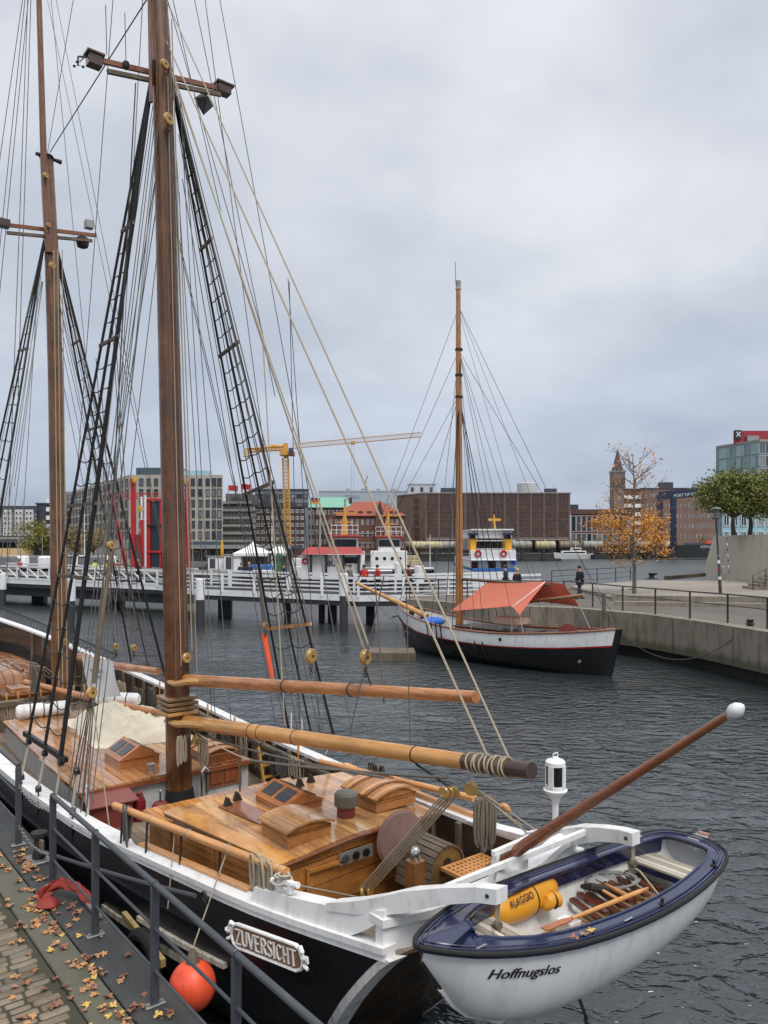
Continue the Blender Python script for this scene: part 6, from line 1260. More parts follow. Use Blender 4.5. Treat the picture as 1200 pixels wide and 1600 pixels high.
# ================================================================ people
def person(loc,rot,h,coat,trous,hair,lab,pose='stand',coatlen=.42,grp=None):
    t=thing('person',lab,'person',loc,rot,grp); k=h/1.75
    sw=.26 if pose=='walk' else .05
    J={'pel':(0,0,.93),'waist':(0,.0,1.08),'chest':(0,.02,1.32),'neck':(0,.02,1.47),'head0':(0,.04,1.56),'head1':(0,.05,1.68),
       'hl':(-.1,0,.90),'kl':(-.1,sw*.55,.49),'al':(-.1,sw*.6 if pose!='walk' else sw*.95,.08),'tl':(-.1,sw*.6+.15,.04),'hr':(.1,0,.90),'kr':(.1,-sw*.2,.50),'ar':(.1,-sw*1.2,.10),'tr':(.1,-sw*1.2+.15,.04),
       'sl':(-.19,.0,1.41),'el':(-.25,-.03,1.14),'wl':(-.2,.16,.98) if pose!='lean' else (-.12,.33,1.12),'fl':(-.19,.2,.92) if pose!='lean' else (-.08,.4,1.14),'sr':(.19,.0,1.41),'er':(.25,-.03,1.14),'wr':(.22,.12,.96) if pose!='lean' else (.12,.33,1.12),'fr':(.21,.15,.90) if pose!='lean' else (.08,.4,1.14)}
    RD={'pel':.13,'waist':.12,'chest':.135,'neck':.055,'head0':.08,'head1':.09,'hl':.085,'kl':.055,'al':.04,'tl':.035,'hr':.085,'kr':.055,'ar':.04,'tr':.035,'sl':.055,'el':.042,'wl':.03,'fl':.03,'sr':.055,'er':.042,'wr':.03,'fr':.03}
    E_=[('pel','waist'),('waist','chest'),('chest','neck'),('neck','head0'),('head0','head1'),('pel','hl'),('hl','kl'),('kl','al'),('al','tl'),('pel','hr'),('hr','kr'),('kr','ar'),('ar','tr'),('chest','sl'),('sl','el'),('el','wl'),('wl','fl'),('chest','sr'),('sr','er'),('er','wr'),('wr','fr')]
    def skin(nm,keys,edges,mat,grow):
        me=bpy.data.meshes.new(nm); ks=list(keys); me.from_pydata([tuple(c*k for c in J[q]) for q in ks],[(ks.index(a),ks.index(b_)) for a,b_ in edges],[]); o=bpy.data.objects.new(nm,me); COL.objects.link(o); o.parent=t; me.materials.append(mat)
        m=o.modifiers.new('skin','SKIN'); 
        for i,q in enumerate(ks): me.skin_vertices[0].data[i].radius=((RD[q]*1.1+grow)*k,(RD[q]+grow)*k)
        me.skin_vertices[0].data[0].use_root=True; m.use_smooth_shade=True; s=o.modifiers.new('smooth','SUBSURF'); s.levels=1; s.render_levels=1; return o
    skinm=paint('skin_tone',C(190,140,116),.6,var=.05,bump=0); skin('body',list(J),E_,skinm,0)
    J['hem_l']=(-.09,0,.80); J['hem_r']=(.09,0,.80); RD['hem_l']=RD['hem_r']=.085
    ck=['pel','waist','chest','neck','sl','el','wl','sr','er','wr','hem_l','hem_r']; old=RD['neck']; skin('jacket',ck,[('pel','waist'),('waist','chest'),('chest','neck'),('chest','sl'),('sl','el'),('el','wl'),('chest','sr'),('sr','er'),('er','wr'),('pel','hem_l'),('pel','hem_r')],coat,.028)
    skin('trousers',['pel','hl','kl','al','hr','kr','ar'],[('pel','hl'),('hl','kl'),('kl','al'),('pel','hr'),('hr','kr'),('kr','ar')],trous,.014)
    c=Vector((0,.03,1.70))*k; MB().ball(c,.125*k,12,8,(.9,1,.8)).build('hair',hair,t)
    for s_ in ('l','r'): a=Vector(J['a'+s_])*k; MB().box(a.x-.045*k,a.x+.045*k,a.y-.08*k,a.y+.19*k,0,.09*k,.02).build('shoe',iron,t)
    return t
dk=paint('dark_cloth',C(34,36,44),.9); navyc=paint('navy_cloth',C(36,44,66),.9); jeans=paint('denim',C(64,74,92),.9); redc=paint('red_cloth',C(190,44,46),.8); maroon=paint('maroon_cloth',C(92,40,42),.9); bl=paint('blond_hair',C(186,156,110),.8); br_=paint('brown_hair',C(70,52,40),.8); greyc=paint('grey_cloth',C(110,110,112),.9); hv=paint('hi_vis_yellow',C(200,230,60),.7)
p=onz(906,936,QZ); person(p,R(115),1.8,dk,dk,br_,'man in dark jacket walking on the right quay with his back half turned','walk')
p=onz(793,934,QZ); person((p[0],p[1]+.6,QZ),R(70),1.78,navyc,dk,br_,'man in navy jacket standing at the quay railing above the coral awning')
p=onz(810,936,QZ); person((p[0],p[1]+.4,QZ),R(-40),1.62,dk,jeans,bl,'blond woman in a dark coat standing beside the man in navy above the awning')
# ================================================================ the footbridge
bw=paint('bridge_white',(.74,.75,.76),.45,dirt=(.4,.4,.38),damt=.35,scale=1.2); pile=paint('dark_steel_pile',C(52,56,62),.6,dirt=C(30,32,30),damt=.5,scale=.6); under=paint('bridge_underside',C(40,44,48),.8)
BP=[Vector(at(-60,0,63)),Vector(at(-5,0,61)),Vector(at(246,0,53)),Vector(at(300,0,49)),Vector(at(560,0,44)),Vector(at(700,0,44.5)),Vector(at(845,0,47))]
for q in BP: q.z=0
zl=[2.0,1.95,1.85,1.8,1.72,1.75,1.80]
br=thing('footbridge','long white painted folding footbridge on dark steel piles crossing the basin','bridge',(BP[3].x,BP[3].y,0))
for i in range(len(BP)-1):
    a,b_=BP[i].copy(),BP[i+1].copy(); a.z,b_.z=zl[i],zl[i+1]; d=(b_-a); n=Vector((-d.y,d.x,0)).normalized(); wd=4.2
    b=MB(); b.add([a,b_,b_+n*wd,a+n*wd,a-Vector((0,0,.5)),b_-Vector((0,0,.5)),b_+n*wd-Vector((0,0,.5)),a+n*wd-Vector((0,0,.5))],[(0,1,2,3),(7,6,5,4),(0,4,5,1),(2,6,7,3),(0,3,7,4),(1,5,6,2)]); b.build('deck_span',under,br,WORLD)
    if i<2: MB().beam(a+n*1.2+Vector((0,0,-.85)),b_+n*1.2+Vector((0,0,-.85)),1.0,.7).build('girder',pile,br,WORLD); MB().beam(a+n*3.2+Vector((0,0,-.95)),b_+n*3.2+Vector((0,0,-.95)),1.0,.9).build('girder',pile,br,WORLD)
    b=MB(); off=-n*.03; b.add([a+off+Vector((0,0,.14)),b_+off+Vector((0,0,.14)),b_+off-Vector((0,0,.22)),a+off-Vector((0,0,.22)),a+n*.05+Vector((0,0,.14)),b_+n*.05+Vector((0,0,.14)),b_+n*.05-Vector((0,0,.22)),a+n*.05-Vector((0,0,.22))],[(0,1,2,3),(5,4,7,6),(0,4,5,1),(2,6,7,3),(0,3,7,4),(1,5,6,2)]); b.build('fascia',bw,br,WORLD)
    for side in (0,wd-.1):
        A_,B_=a+n*side,b_+n*side; L_=(B_-A_).length
        if i<2:
            for h in (.18,1.12): MB().beam(A_+Vector((0,0,h)),B_+Vector((0,0,h)),.10,.13).build('truss_chord',bw,br,WORLD)
            m_=max(2,int(L_/1.15)); 
            for k in range(m_):
                p0=A_.lerp(B_,k/m_); p1=A_.lerp(B_,(k+1)/m_); MB().beam(p0+Vector((0,0,.2)),p0+Vector((0,0,1.1)),.08,.08,(1,0,0)).build('truss_post',bw,br,WORLD) if side==0 else None
                if side==0: MB().beam(p0+Vector((0,0,1.05)),p1+Vector((0,0,.25)),.07,.09).build('truss_diagonal',bw,br,WORLD)
                MB().beam(p0+Vector((0,.1,.6)),p1+Vector((0,.1,.6)),.04,.04).build('truss_rail',bw,br,WORLD) if side==0 else None
        else:
            for h in (.35,.58,.82,1.12): MB().beam(A_+Vector((0,0,h)),B_+Vector((0,0,h)),.06,.13 if h>1 else .07).build('rail',bw,br,WORLD)
            m_=max(1,round(L_/2.4))
            for k in range(m_): p0=A_.lerp(B_,k/m_); MB().box(p0.x-.07,p0.x+.07,p0.y-.06,p0.y+.06,p0.z,p0.z+1.15).build('rail_post',bw,br,WORLD)
def pileat(px,yb,w_,yt,cap=True,Y=None):
    p=onz(px,yb,0) if Y is None else at(px,850,Y); zt=at(0,yt,p[1])[2]; t=thing('mooring_pile','dark steel pile with white cap standing in the water at the footbridge, at picture column %d'%px,'pile',(p[0],p[1],-1)); r=w_/1200*p[1]/2
    MB().lathe([(r,0),(r,zt-.2)],n=16).build('shaft',pile,t)
    if cap: MB().lathe([(r*1.12,zt-.2),(r*1.12,zt+1),(r*.9,zt+1.04)],n=16).build('cap',bw,t)
    return t
names=['dark pile at the far left end of the truss bridge','thick dark pile half hidden behind the fore mast','dark pile with a white cap just right of the mizzen mast','tall dark pile with white cap in the middle of the footbridge','grey pile with white cap where the footbridge meets the right quay','short white topped pile behind the right end of the footbridge']
for (px,yb,w_,yt),nm in zip(((4,946,10,897),(108,985,17,905),(313,978,13,905),(537,986,13,897),(655,955,14,885),(622,935,10,880)),names): pileat(px,yb,w_,yt)['label']=nm
for px,w_,Y in ((50,20,63),(170,26,57),(262,16,52),(345,20,50),(445,9,47),(500,9,47),(517,14,47),(578,14,46)):
    a=at(px-w_/2,900,Y); c=at(px+w_/2,900,Y); MB().box(a[0],c[0],Y+1,Y+1.8,-1,1.4,.05).build('trestle',pile,br,WORLD)
BZ=1.9
for px,Y,c_,tr_,hr_,lab,ps in ((568,45.5,redc,dk,br_,'person in a bright red jacket leaning on the bridge railing, left of two','lean'),(590,46,redc,dk,maroon,'person in a red jacket beside another on the bridge, the right one','stand'),(640,46,maroon,dk,br_,'person in a dark maroon coat alone on the right part of the bridge','stand'),(545,46.4,greyc,dk,br_,'person in grey half hidden behind the bridge railing left of the red jackets','stand'),
    (372,52,navyc,dk,greyc,'person in navy seated look at the bridge, left of a close pair','stand'),(384,52,dk,dk,bl,'fair haired person in dark coat, right of the pair on the bridge','stand'),(440,50,navyc,jeans,br_,'person in dark blue behind the shrouds on the middle of the bridge','stand'),(158,60,hv,dk,br_,'worker in yellow high visibility vest on the left bridge','stand'),(140,61,hv,dk,dk,'second worker in yellow vest, left of the other on the bridge','stand'),(175,60,redc,dk,br_,'person in red jacket next to the workers on the left bridge','stand'),(20,64,redc,jeans,br_,'person in red near the left end of the truss bridge','stand'),(208,57,redc,dk,bl,'person in red at the foot of the red lifting gear','stand')):
    p=at(px,850,Y); person((p[0],p[1]+1.2,BZ-.1 if px>240 else BZ-.1),R(rnd.uniform(0,360)) if ps!='lean' else R(180),1.7,c_,tr_,hr_,lab,ps)
# red lifting gear
rg=thing('bridge_lifting_gear','bright red steel lifting towers with dark panels standing on the footbridge','bridge machinery',at(260,885,60)); YR=57.5
def RP_(px,py,dy=0): return Vector(at(px,py,YR+dy))
rp=paint('signal_red',C(184,36,40),.4,dirt=C(120,26,26),damt=.3); dpn=paint('dark_glass_panel',C(40,48,56),.3)
a,c=RP_(236,886),RP_(290,783); MB().box(a.x,c.x,YR,YR+.5,a.z,c.z).build('dark_panel',dpn,rg,WORLD)
for px,w_ in ((232,6),(251,3),(293,4)): a,c=RP_(px-w_/2,888),RP_(px+w_/2,779); MB().box(a.x,c.x,YR-.12,YR+.4,a.z,c.z,.02).build('red_frame',rp,rg,WORLD)
for py in (781,862,821): a,c=RP_(230,py+1.5),RP_(294,py-1.5); MB().box(a.x,c.x,YR-.18,YR-.02,a.z,c.z).build('red_beam' if py!=821 else 'panel_joint',rp if py!=821 else iron,rg,WORLD)
for pts,w_ in ((((173,771),(197,886)),.26),(((208,748),(209,886)),.30),(((292,752),(296,886)),.24),(((222,812),(223,886)),.2)): MB().beam(RP_(*pts[0],-.5),RP_(*pts[1],-.5),w_,w_,(0,1,0)).build('red_arm',rp,rg,WORLD)
for px,y0 in ((221,776),(227,774)): MB().tube([RP_(px,y0,-.3),RP_(px,886,-.3)],.09,8).build('white_pole',bw,rg,WORLD)
for py in (771,775,779): MB().tube([RP_(173,py,.5),RP_(294,py,.5)],.035,5).build('walkway_rail',rp,rg,WORLD)
for px in range(175,295,13): MB().tube([RP_(px,771,.5),RP_(px,781,.5)],.03,5).build('walkway_post',rp,rg,WORLD)
for px,py in ((210,750),(219,795),(291,752)): MB().lathe([(.12,-.2),(.16,0),(.12,.25)],RP_(px,py,-.8),n=10).build('yellow_lamp',paint('lamp_yellow',C(214,160,40),.5),rg,WORLD)
MB().beam(RP_(215,835,-.6),RP_(222,880,-.6),.25,.3,(0,1,0)).build('hydraulic_ram',brick_red,rg,WORLD)
# ================================================================ far shore
LZ0=1.9
land=paint('far_ground',C(112,108,100),.9,dirt=C(80,80,70),scale=.1)
LP=[(-500,76),(-11,78),(-13,92),(-26,150),(-9,212),(2,236),(110,262),(260,290),(900,330),(900,1200),(-900,1200),(-900,76)]
MB().slab(LP,-1,LZ0).build('far_quay_ground',[land],kind='structure')
dkw=paint('far_quay_wall',C(58,56,52),.8,dirt=C(30,32,28),scale=.2)
wb=MB()
for i in range(8): a,b_=Vector(LP[i]),Vector(LP[i+1]); d=(b_-a).normalized(); n=Vector((d.y,-d.x)); wb.slab([tuple(a+n*.2),tuple(b_+n*.2),tuple(b_+n*.02),tuple(a+n*.02)],-1,LZ0-.2)
wb.build('far_quay_wall',dkw,kind='structure')
def pane_mat(nm,stops):
    s=NB(nm); oi=s.n.new('ShaderNodeObjectInfo'); g=s.n.new('ShaderNodeNewGeometry'); r=s.math('FRACT',s.math('ADD',oi.outputs['Random'],g.outputs['Random Per Island'])); s.set('Base Color',s.ramp(r,stops)); s.set('Roughness',.15); return s.m
wing=[pane_mat('pane_dark',[(0,(.02,.026,.034)),(.45,(.05,.06,.075)),(.7,(.09,.11,.13)),(.86,(.30,.31,.31)),(1,(.06,.07,.08))]),paint('frame_white',(.62,.62,.60),.6),paint('frame_dark',C(50,52,56),.6),pane_mat('pane_teal',[(0,C(86,120,124)),(.4,C(112,148,150)),(.7,C(150,190,188)),(1,C(96,116,124))]),paint('frame_brown',C(96,70,60),.7)]
WM={}
def facade(par,A,B,z0,z1,cols,rows,fw=.6,fh=.55,glass=0,frame=1,mull=1,fr_=.08,name='window',skip=()):
    """windows as separate parts on the wall from A to B (plan points) between heights z0 and z1"""
    A,B=Vector((A[0],A[1],0)),Vector((B[0],B[1],0)); d=(B-A); L_=d.length; d.normalize(); n=Vector((d.y,-d.x,0)); cw,ch=L_/cols,(z1-z0)/rows; w_,h_=cw*fw,ch*fh
    ang=math.atan2(d.y,d.x); key=(round(w_,2),round(h_,2),glass,frame,mull); P=frm(par); cnt=sum(1 for c in par.children if c.name.startswith(name)); first=None
    def geo(b,o,ex,up,nn):
        f=fr_*min(w_,h_)*1.6
        def q(u0,u1,v0,v1,dp0,dp1): 
            vs=[o+ex*u+up*v+nn*dp for dp in (dp0,dp1) for v in (v0,v1) for u in (u0,u1)]; b.add(vs,[(0,2,3,1),(4,5,7,6),(0,1,5,4),(2,6,7,3),(0,4,6,2),(1,3,7,5)])
        b.slot(0); q(-w_/2,w_/2,0,h_,.01,.05); b.slot(1)
        q(-w_/2,w_/2,0,f,.05,.12); q(-w_/2,w_/2,h_-f,h_,.05,.12); q(-w_/2,-w_/2+f,f,h_-f,.05,.12); q(w_/2-f,w_/2,f,h_-f,.05,.12)
        for k in range(1,mull+1): u=-w_/2+w_*k/(mull+1); q(u-f*.35,u+f*.35,f,h_-f,.05,.1)
        b.slot(0)
    rest=MB(); nrest=0
    for r_ in range(rows):
        for c_ in range(cols):
            if (c_,r_) in skip: continue
            o=A+d*(cw*(c_+.5))+Vector((0,0,z0+ch*r_+ch*(1-fh)*.5))
            if cnt<100:
                if key not in WM:
                    b=MB(); geo(b,Vector((0,0,0)),Vector((1,0,0)),Vector((0,0,1)),Vector((0,-1,0))); ob=b.build(name,[wing[glass],wing[frame]],par); WM[key]=ob.data
                else: ob=bpy.data.objects.new(name,WM[key]); COL.objects.link(ob); ob.parent=par; FRS[ob.name]=P
                ob.location=P.inn(tuple(o)); ob.rotation_euler=(0,0,ang-P.r); cnt+=1
            else: geo(rest,o,d,Vector((0,0,1)),n); nrest+=1
    if nrest: rest.build(name,[wing[glass],wing[frame]],par,WORLD,kind='stuff')
def bld(name,label,px0,px1,yt,Y,depth,mat,roof=None,roofh=.5,z0=LZ0-.2,cat='building',parapet=.25):
    a,b_=at(px0,0,Y)[0],at(px1,0,Y)[0]; zt=at(0,yt,Y)[2]; t=thing(name,label,cat,((a+b_)/2,Y,z0))
    k_=(Y+depth)/Y; a2,b2=max(a,a*k_)+.3,min(b_,b_*k_)-.3; MB().slab([(a,Y),(b_,Y),(b2,Y+depth),(a2,Y+depth)],z0,zt).build('wall',mat,t,WORLD)
    MB().slab([(a-parapet,Y-parapet),(b_+parapet,Y-parapet),(b2+parapet,Y+depth),(a2-parapet,Y+depth)],zt,zt+roofh).build('roof',roof or paint('roof_grey',C(70,72,76),.8),t,WORLD); return t,a,b_,zt
brk=brick('red_brick',C(112,62,52),C(92,50,44),C(110,98,90)); brk2=brick('brown_brick',C(132,104,92),C(118,92,82),C(118,106,98)); brk3=brick('dark_brick',C(84,62,58),C(70,52,50),C(90,80,74)); lime=paint('limestone_cladding',C(168,162,152),.8,var=.06,scale=.3); darkr=paint('dark_roof',C(62,66,74),.6)
# 1 brick flats at the left edge
t,a,b_,zt=bld('apartment_building','red brick apartment block with white window bays at the left picture edge',-60,57,800,200,16,brk,darkr,1.6)
zb=LZ0+5
MB().box(a-.4,b_+.4,198.6,199.9,zb-1.1,zb-.3).build('canopy',paint('pale_band',C(150,150,146),.8),t,WORLD)
for px in (30,46,12,-6,-24):
    c=at(px,0,199.6)[0]; bay=MB().box(c-1.05,c+1.05,199.3,199.98,zb,zt+.6).build('white_bay',paint('bay_white',C(196,198,200),.7),t,WORLD)
    facade(t,(c-1.0,199.28),(c+1.0,199.28),zb,zt+.4,2,5,.62,.5,0,1,0)
for px in (21,38,54,3): c=at(px,0,200)[0]; facade(t,(c-.9,199.98),(c+.9,199.98),zb,zt,1,5,.6,.55,0,1,0)
t2,a,b_,zt=bld('stair_tower','grey stair tower with white balconies beside the brick flats',57,80,788,201,9,darkr,darkr,.4)
for k in range(5): 
    z=LZ0+4.8+k*2.2; MB().box(at(73,0,200.5)[0],at(82,0,200.5)[0],200.1,200.9,z,z+1.1).build('balcony',white,t2,WORLD)
t=thing('market_hall','low building with a cream awning strip at the left edge under the tree','building',at(20,880,112)); MB().box(at(-80,0,112)[0],at(60,0,112)[0],112,120,LZ0-.1,5.0).build('wall',darkr,t,WORLD); MB().box(at(-80,0,110)[0],at(44,0,110)[0],110,111.9,2.9,4.2).build('awning',paint('cream_awning',C(206,178,130),.8),t,WORLD); MB().box(at(-80,0,110)[0],at(62,0,110)[0],109.8,121,5.01,5.5).build('roof',darkr,t,WORLD)
facade(t,(at(-70,0,111.9)[0],111.9),(at(55,0,111.9)[0],111.9),LZ0,2.8,8,1,.7,.8,0,2,1)
# 2 hotel
zt=at(0,742,150)[2]; A=Vector((at(202,0,150)[0],150)); B=Vector((at(348,0,150)[0],150)); Cc=Vector((at(100,0,205)[0],205)); t=thing('hotel_building','large pale stone hotel block with a glass top storey behind the red lifting gear','building',(A.x,A.y,LZ0))
MB().slab([tuple(A),tuple(B),(B.x*1.16,174),(Cc.x+22,222),tuple(Cc)],LZ0-.2,zt).build('wall',lime,t,WORLD)
MB().slab([(A.x+1,151),(at(284,0,151)[0],151),(at(284,0,151)[0],168),(A.x+1,175)],zt,zt+1.5).build('glass_storey',glassy('storey_glass',C(70,84,92),.2),t,WORLD)
MB().slab([(at(284,0,150.6)[0],150.6),(at(330,0,150.6)[0],150.6),(at(330,0,165)[0],165),(at(284,0,165)[0],165)],zt,zt+.9).build('roof_glazing',glassy('pale_glass',C(150,186,196),.2),t,WORLD)
facade(t,(A.x+.2,150),(B.x-2.2,150),LZ0+3.6,zt-.4,11,6,.55,.72,0,2,1); facade(t,(B.x-2.2,150),(B.x-.1,150),LZ0+3.6,zt-.4,2,6,.8,.8,0,2,0,name='bay_window')
facade(t,tuple(Cc),tuple(A),LZ0+3.6,zt-.4,18,6,.5,.7,0,2,0)
MB().box(A.x,B.x,149.4,149.95,LZ0,LZ0+3.4).build('ground_floor_glazing',glassy('storey_glass',C(70,84,92),.2),t,WORLD)
t,a,b_,zt=bld('side_wing','grey stone building behind the hotel with balconies',100,132,772,212,12,paint('grey_stone',C(128,122,116),.8,scale=.3),darkr,.6); facade(t,(a,212),(b_,212),LZ0+3,zt-.3,4,6,.6,.6,0,1,1)
# 3 terraces
t,a,b_,zt=bld('terraced_building','grey stepped terrace building with pale balcony bands right of the hotel',346,400,790,185,14,paint('grey_brown_render',C(108,102,100),.8,scale=.3),darkr,.4)
for k in range(7): z=LZ0+1.5+k*1.85; MB().box(a,b_-k*.2,184.1,184.98,z,z+.55).build('balcony_band',paint('pale_band',C(150,150,146),.8),t,WORLD)
facade(t,(a,184.96),(b_,184.96),LZ0+2.05,zt,9,7,.6,.55,0,1,1)
MB().box(a+.6,b_-1.5,187,197,zt+.4,zt+3.0).build('penthouse',paint('penthouse_grey',C(96,96,98),.8),t,WORLD)
# 4 dark brick office, 5 box behind
t,a,b_,zt=bld('office_building','dark brick office block with rows of white framed windows behind the crane mast',392,476,793,195,14,brk3,darkr,.5); facade(t,(a,195),(b_,195),LZ0+1.5,zt,11,6,.62,.5,0,1,1)
t,a,b_,zt=bld('grey_block','plain blue grey block rising behind the dark brick offices',398,482,766,240,14,paint('blue_grey_cladding',C(112,120,130),.7,scale=.2),darkr,.4); facade(t,(a,240),(b_,240),zt-6,zt-.5,9,2,.9,.5,0,2,0)
# 6 green roof
t=thing('green_roof_building','long building with a pale green copper roof behind the tug masts','building',(at(508,0,255)[0],255,LZ0)); a,b_=at(474,0,255)[0],at(548,0,255)[0]; zt=at(0,793,255)[2]; MB().box(a,b_,255,270,LZ0-.1,zt).build('wall',brk3,t,WORLD); zr_=at(0,775,255)[2]
MB().loft([[(a-.5,254.5,zt),(b_+.5,254.5,zt),(b_+.5,270.5,zt),(a-.5,270.5,zt)],[(a+2,262,zr_),(b_-2,262,zr_),(b_-2,263,zr_),(a+2,263,zr_)]]).build('roof',paint('green_copper',C(118,168,150),.7,scale=.3),t,WORLD,ang=20); facade(t,(a,255),(b_,255),LZ0+2,zt,12,4,.5,.5,0,1,1)
# 7 terminal behind
t,a,b_,zt=bld('ferry_terminal','very large pale grey blue shed on the skyline behind the red roofed brick house',498,640,768,400,40,paint('pale_cladding',C(160,170,180),.6,scale=.1),paint('pale_roof',C(176,184,190),.6),.6)
b=MB(); put_text(b,'STENA',3.0,(at(522,0,400)[0]+9,400,at(0,777,400)[2]),(1,0,0),(0,0,1),.1,bold=.02); b.build('lettering',paint('faint_letter_blue',C(128,144,162),.6),t,WORLD)
for k in range(6): MB().box(a+14+k*8,a+16+k*8,401,403,zt+.6,zt+1.5).build('roof_vent',galv,t,WORLD)
t,a,b_,zt=bld('white_box_building','small white box building on the roof line left of the cutter mast',637,681,757,340,12,paint('white_clad',C(184,190,196),.6,scale=.2),paint('pale_roof',C(176,184,190),.6),.4); facade(t,(a,340),(b_,340),zt-3.4,zt-1,3,1,.3,.8,0,2,0)
# 8 brick house with red roof
t=thing('customs_house','brick house with a big orange red hipped roof and rows of white windows','building',(at(573,0,235)[0],235,LZ0)); a,b_=at(513,0,235)[0],at(633,0,235)[0]; zt=at(0,806,235)[2]; zr_=at(0,782,235)[2]
MB().box(a,b_,235,249,LZ0-.1,zt).build('wall',brk,t,WORLD); tile=paint('orange_tiles',C(150,82,62),.8,dirt=C(150,70,50),damt=.5,scale=.4)
m0,m1=at(587,0,235)[0],at(600,0,235)[0]
MB().loft([[(a+2,234.4,zt),(b_+.4,234.4,zt),(b_+.4,249.6,zt),(a+2,249.6,zt)],[(a+8,241.5,zr_),(b_-7,241.5,zr_),(b_-7,242.5,zr_),(a+8,242.5,zr_)]]).build('roof',tile,t,WORLD,ang=20)
MB().box(m0,m1,233.6,235,LZ0,zt).build('gable_wall',brk,t,WORLD); MB().add([(m0,233.6,zt),(m1,233.6,zt),((m0+m1)/2,233.6,zr_+.2),(m0,241,zt),(m1,241,zt),((m0+m1)/2,241,zr_+.2)],[(0,1,2),(5,4,3),(0,2,5,3),(1,4,5,2)]).build('gable',brk3,t,WORLD)
for px in (535,549,563,577,611,622): c=at(px,0,234)[0]; MB().box(c-.7,c+.7,235.5,238,zt+.6,zt+1.5).build('dormer',brk3,t,WORLD)
MB().box(at(545,0,241)[0],at(550,0,241)[0],241,242.4,zr_-.6,zr_+1.2).build('chimney',brk3,t,WORLD)
facade(t,(a,235),(m0,235),LZ0+.8,zt-.2,9,3,.42,.45,0,1,1); facade(t,(m1,235),(b_,235),LZ0+.8,zt-.2,4,3,.42,.45,0,1,1)
for z in (LZ0+3.1,LZ0+6.0): MB().box(a-.1,b_+.1,234.7,234.95,z,z+.25).build('stone_band',paint('pale_band',C(150,150,146),.8),t,WORLD)
# 9 warehouse
YW=255; t=thing('brick_warehouse','huge brown brick warehouse with tall latticed bays and a plain left corner','building',(at(755,0,YW)[0],YW,LZ0)); a,m_,b_=at(622,0,YW+12)[0],at(665,0,YW)[0],at(891,0,YW)[0]; zt=at(0,771,YW)[2]
MB().slab([(a,YW+14),(m_,YW),(b_,YW),(b_,YW+35),(a,YW+40)],LZ0-.1,zt).build('wall',brk2,t,WORLD); MB().slab([(a-.3,YW+13.8),(m_,YW-.35),(b_+.3,YW-.35),(b_+.3,YW+35),(a,YW+40)],zt,zt+.35).build('roof_edge',paint('pale_coping',C(150,146,140),.8),t,WORLD)
nb_=11; lat=brick('bay_lattice',C(82,64,60),C(108,86,78),C(54,44,44),.5,.5)
for k in range(nb_):
    x0=m_+(b_-m_)*(k+.12)/nb_; x1=m_+(b_-m_)*(k+.88)/nb_; p=MB().box(x0,x1,YW-.12,YW-.01,at(0,838,YW)[2],zt-.5).build('bay_panel',lat,t,WORLD)
    g=MB()
    for j in range(1,5): z=at(0,838,YW)[2]+(zt-.5-at(0,838,YW)[2])*j/5; g.box(x0,x1,YW-.22,YW-.13,z-.1,z+.1)
    for j in (1,2): u=x0+(x1-x0)*j/3; g.box(u-.06,u+.06,YW-.21,YW-.135,at(0,838,YW)[2],zt-.5)
    g.build('bay_grille',paint('grille_brown',C(104,84,76),.8),t,WORLD)
    for e in (-.04,.04): u=m_+(b_-m_)*(k+e*.8)/nb_; MB().box(u-.09,u+.09,YW-.35,YW-.02,LZ0+3,zt).build('pilaster',paint('pilaster_grey',C(120,108,104),.8),t,WORLD)
facade(t,(a+(m_-a)*.58,YW+14-14*.58),(a+(m_-a)*.78,YW+14-14*.78),LZ0+3.8,zt-1,1,6,.8,.72,4,4,1)
MB().box(m_,b_,YW-3,YW-.4,LZ0+4.2,LZ0+4.6).build('loading_roof',galv,t,WORLD); MB().box(m_+2,b_,YW-.3,YW-.14,LZ0,LZ0+3.6).build('ground_floor_doors',darkr,t,WORLD)
tk=thing('storage_tank','pale grey round tank on the skyline above the brick warehouse','tank',at(824,771,330)); MB().lathe([(4.4,-6),(4.4,4.2),(4.0,4.5),(.2,4.9)],(0,0,0),n=28).build('shell',paint('tank_grey',C(186,188,188),.6,scale=.3),tk)
for px,py0,py1,lab in ((571,743,768,'tiny pale harbour crane on the roof of the ferry terminal'),):
    c=thing('harbour_crane',lab,'crane',at(px,py1,405)); z=(py1-py0)/1200*405; MB().tube([(0,0,0),(.1,0,z*.6)],.5,6).build('mast',galv,c); MB().tube([(0,0,z*.6),(1.2,0,z)],.35,6).build('jib',galv,c); MB().box(-1,.6,-.6,.6,z*.45,z*.62).build('cab',galv,c)
# 11 glass hall
t,a,b_,zt=bld('glass_hall','low hall with a white framed glass front right of the brick warehouse',892,990,803,265,18,brk,paint('brown_fascia',C(96,72,66),.8),1.6); facade(t,(a,265),(b_,265),LZ0+.8,zt-.3,12,2,.92,.9,0,1,0,.05); MB().box(at(892,0,266)[0],at(906,0,266)[0],268,276,zt+1.6,zt+3.4).build('roof_plant',darkr,t,WORLD)
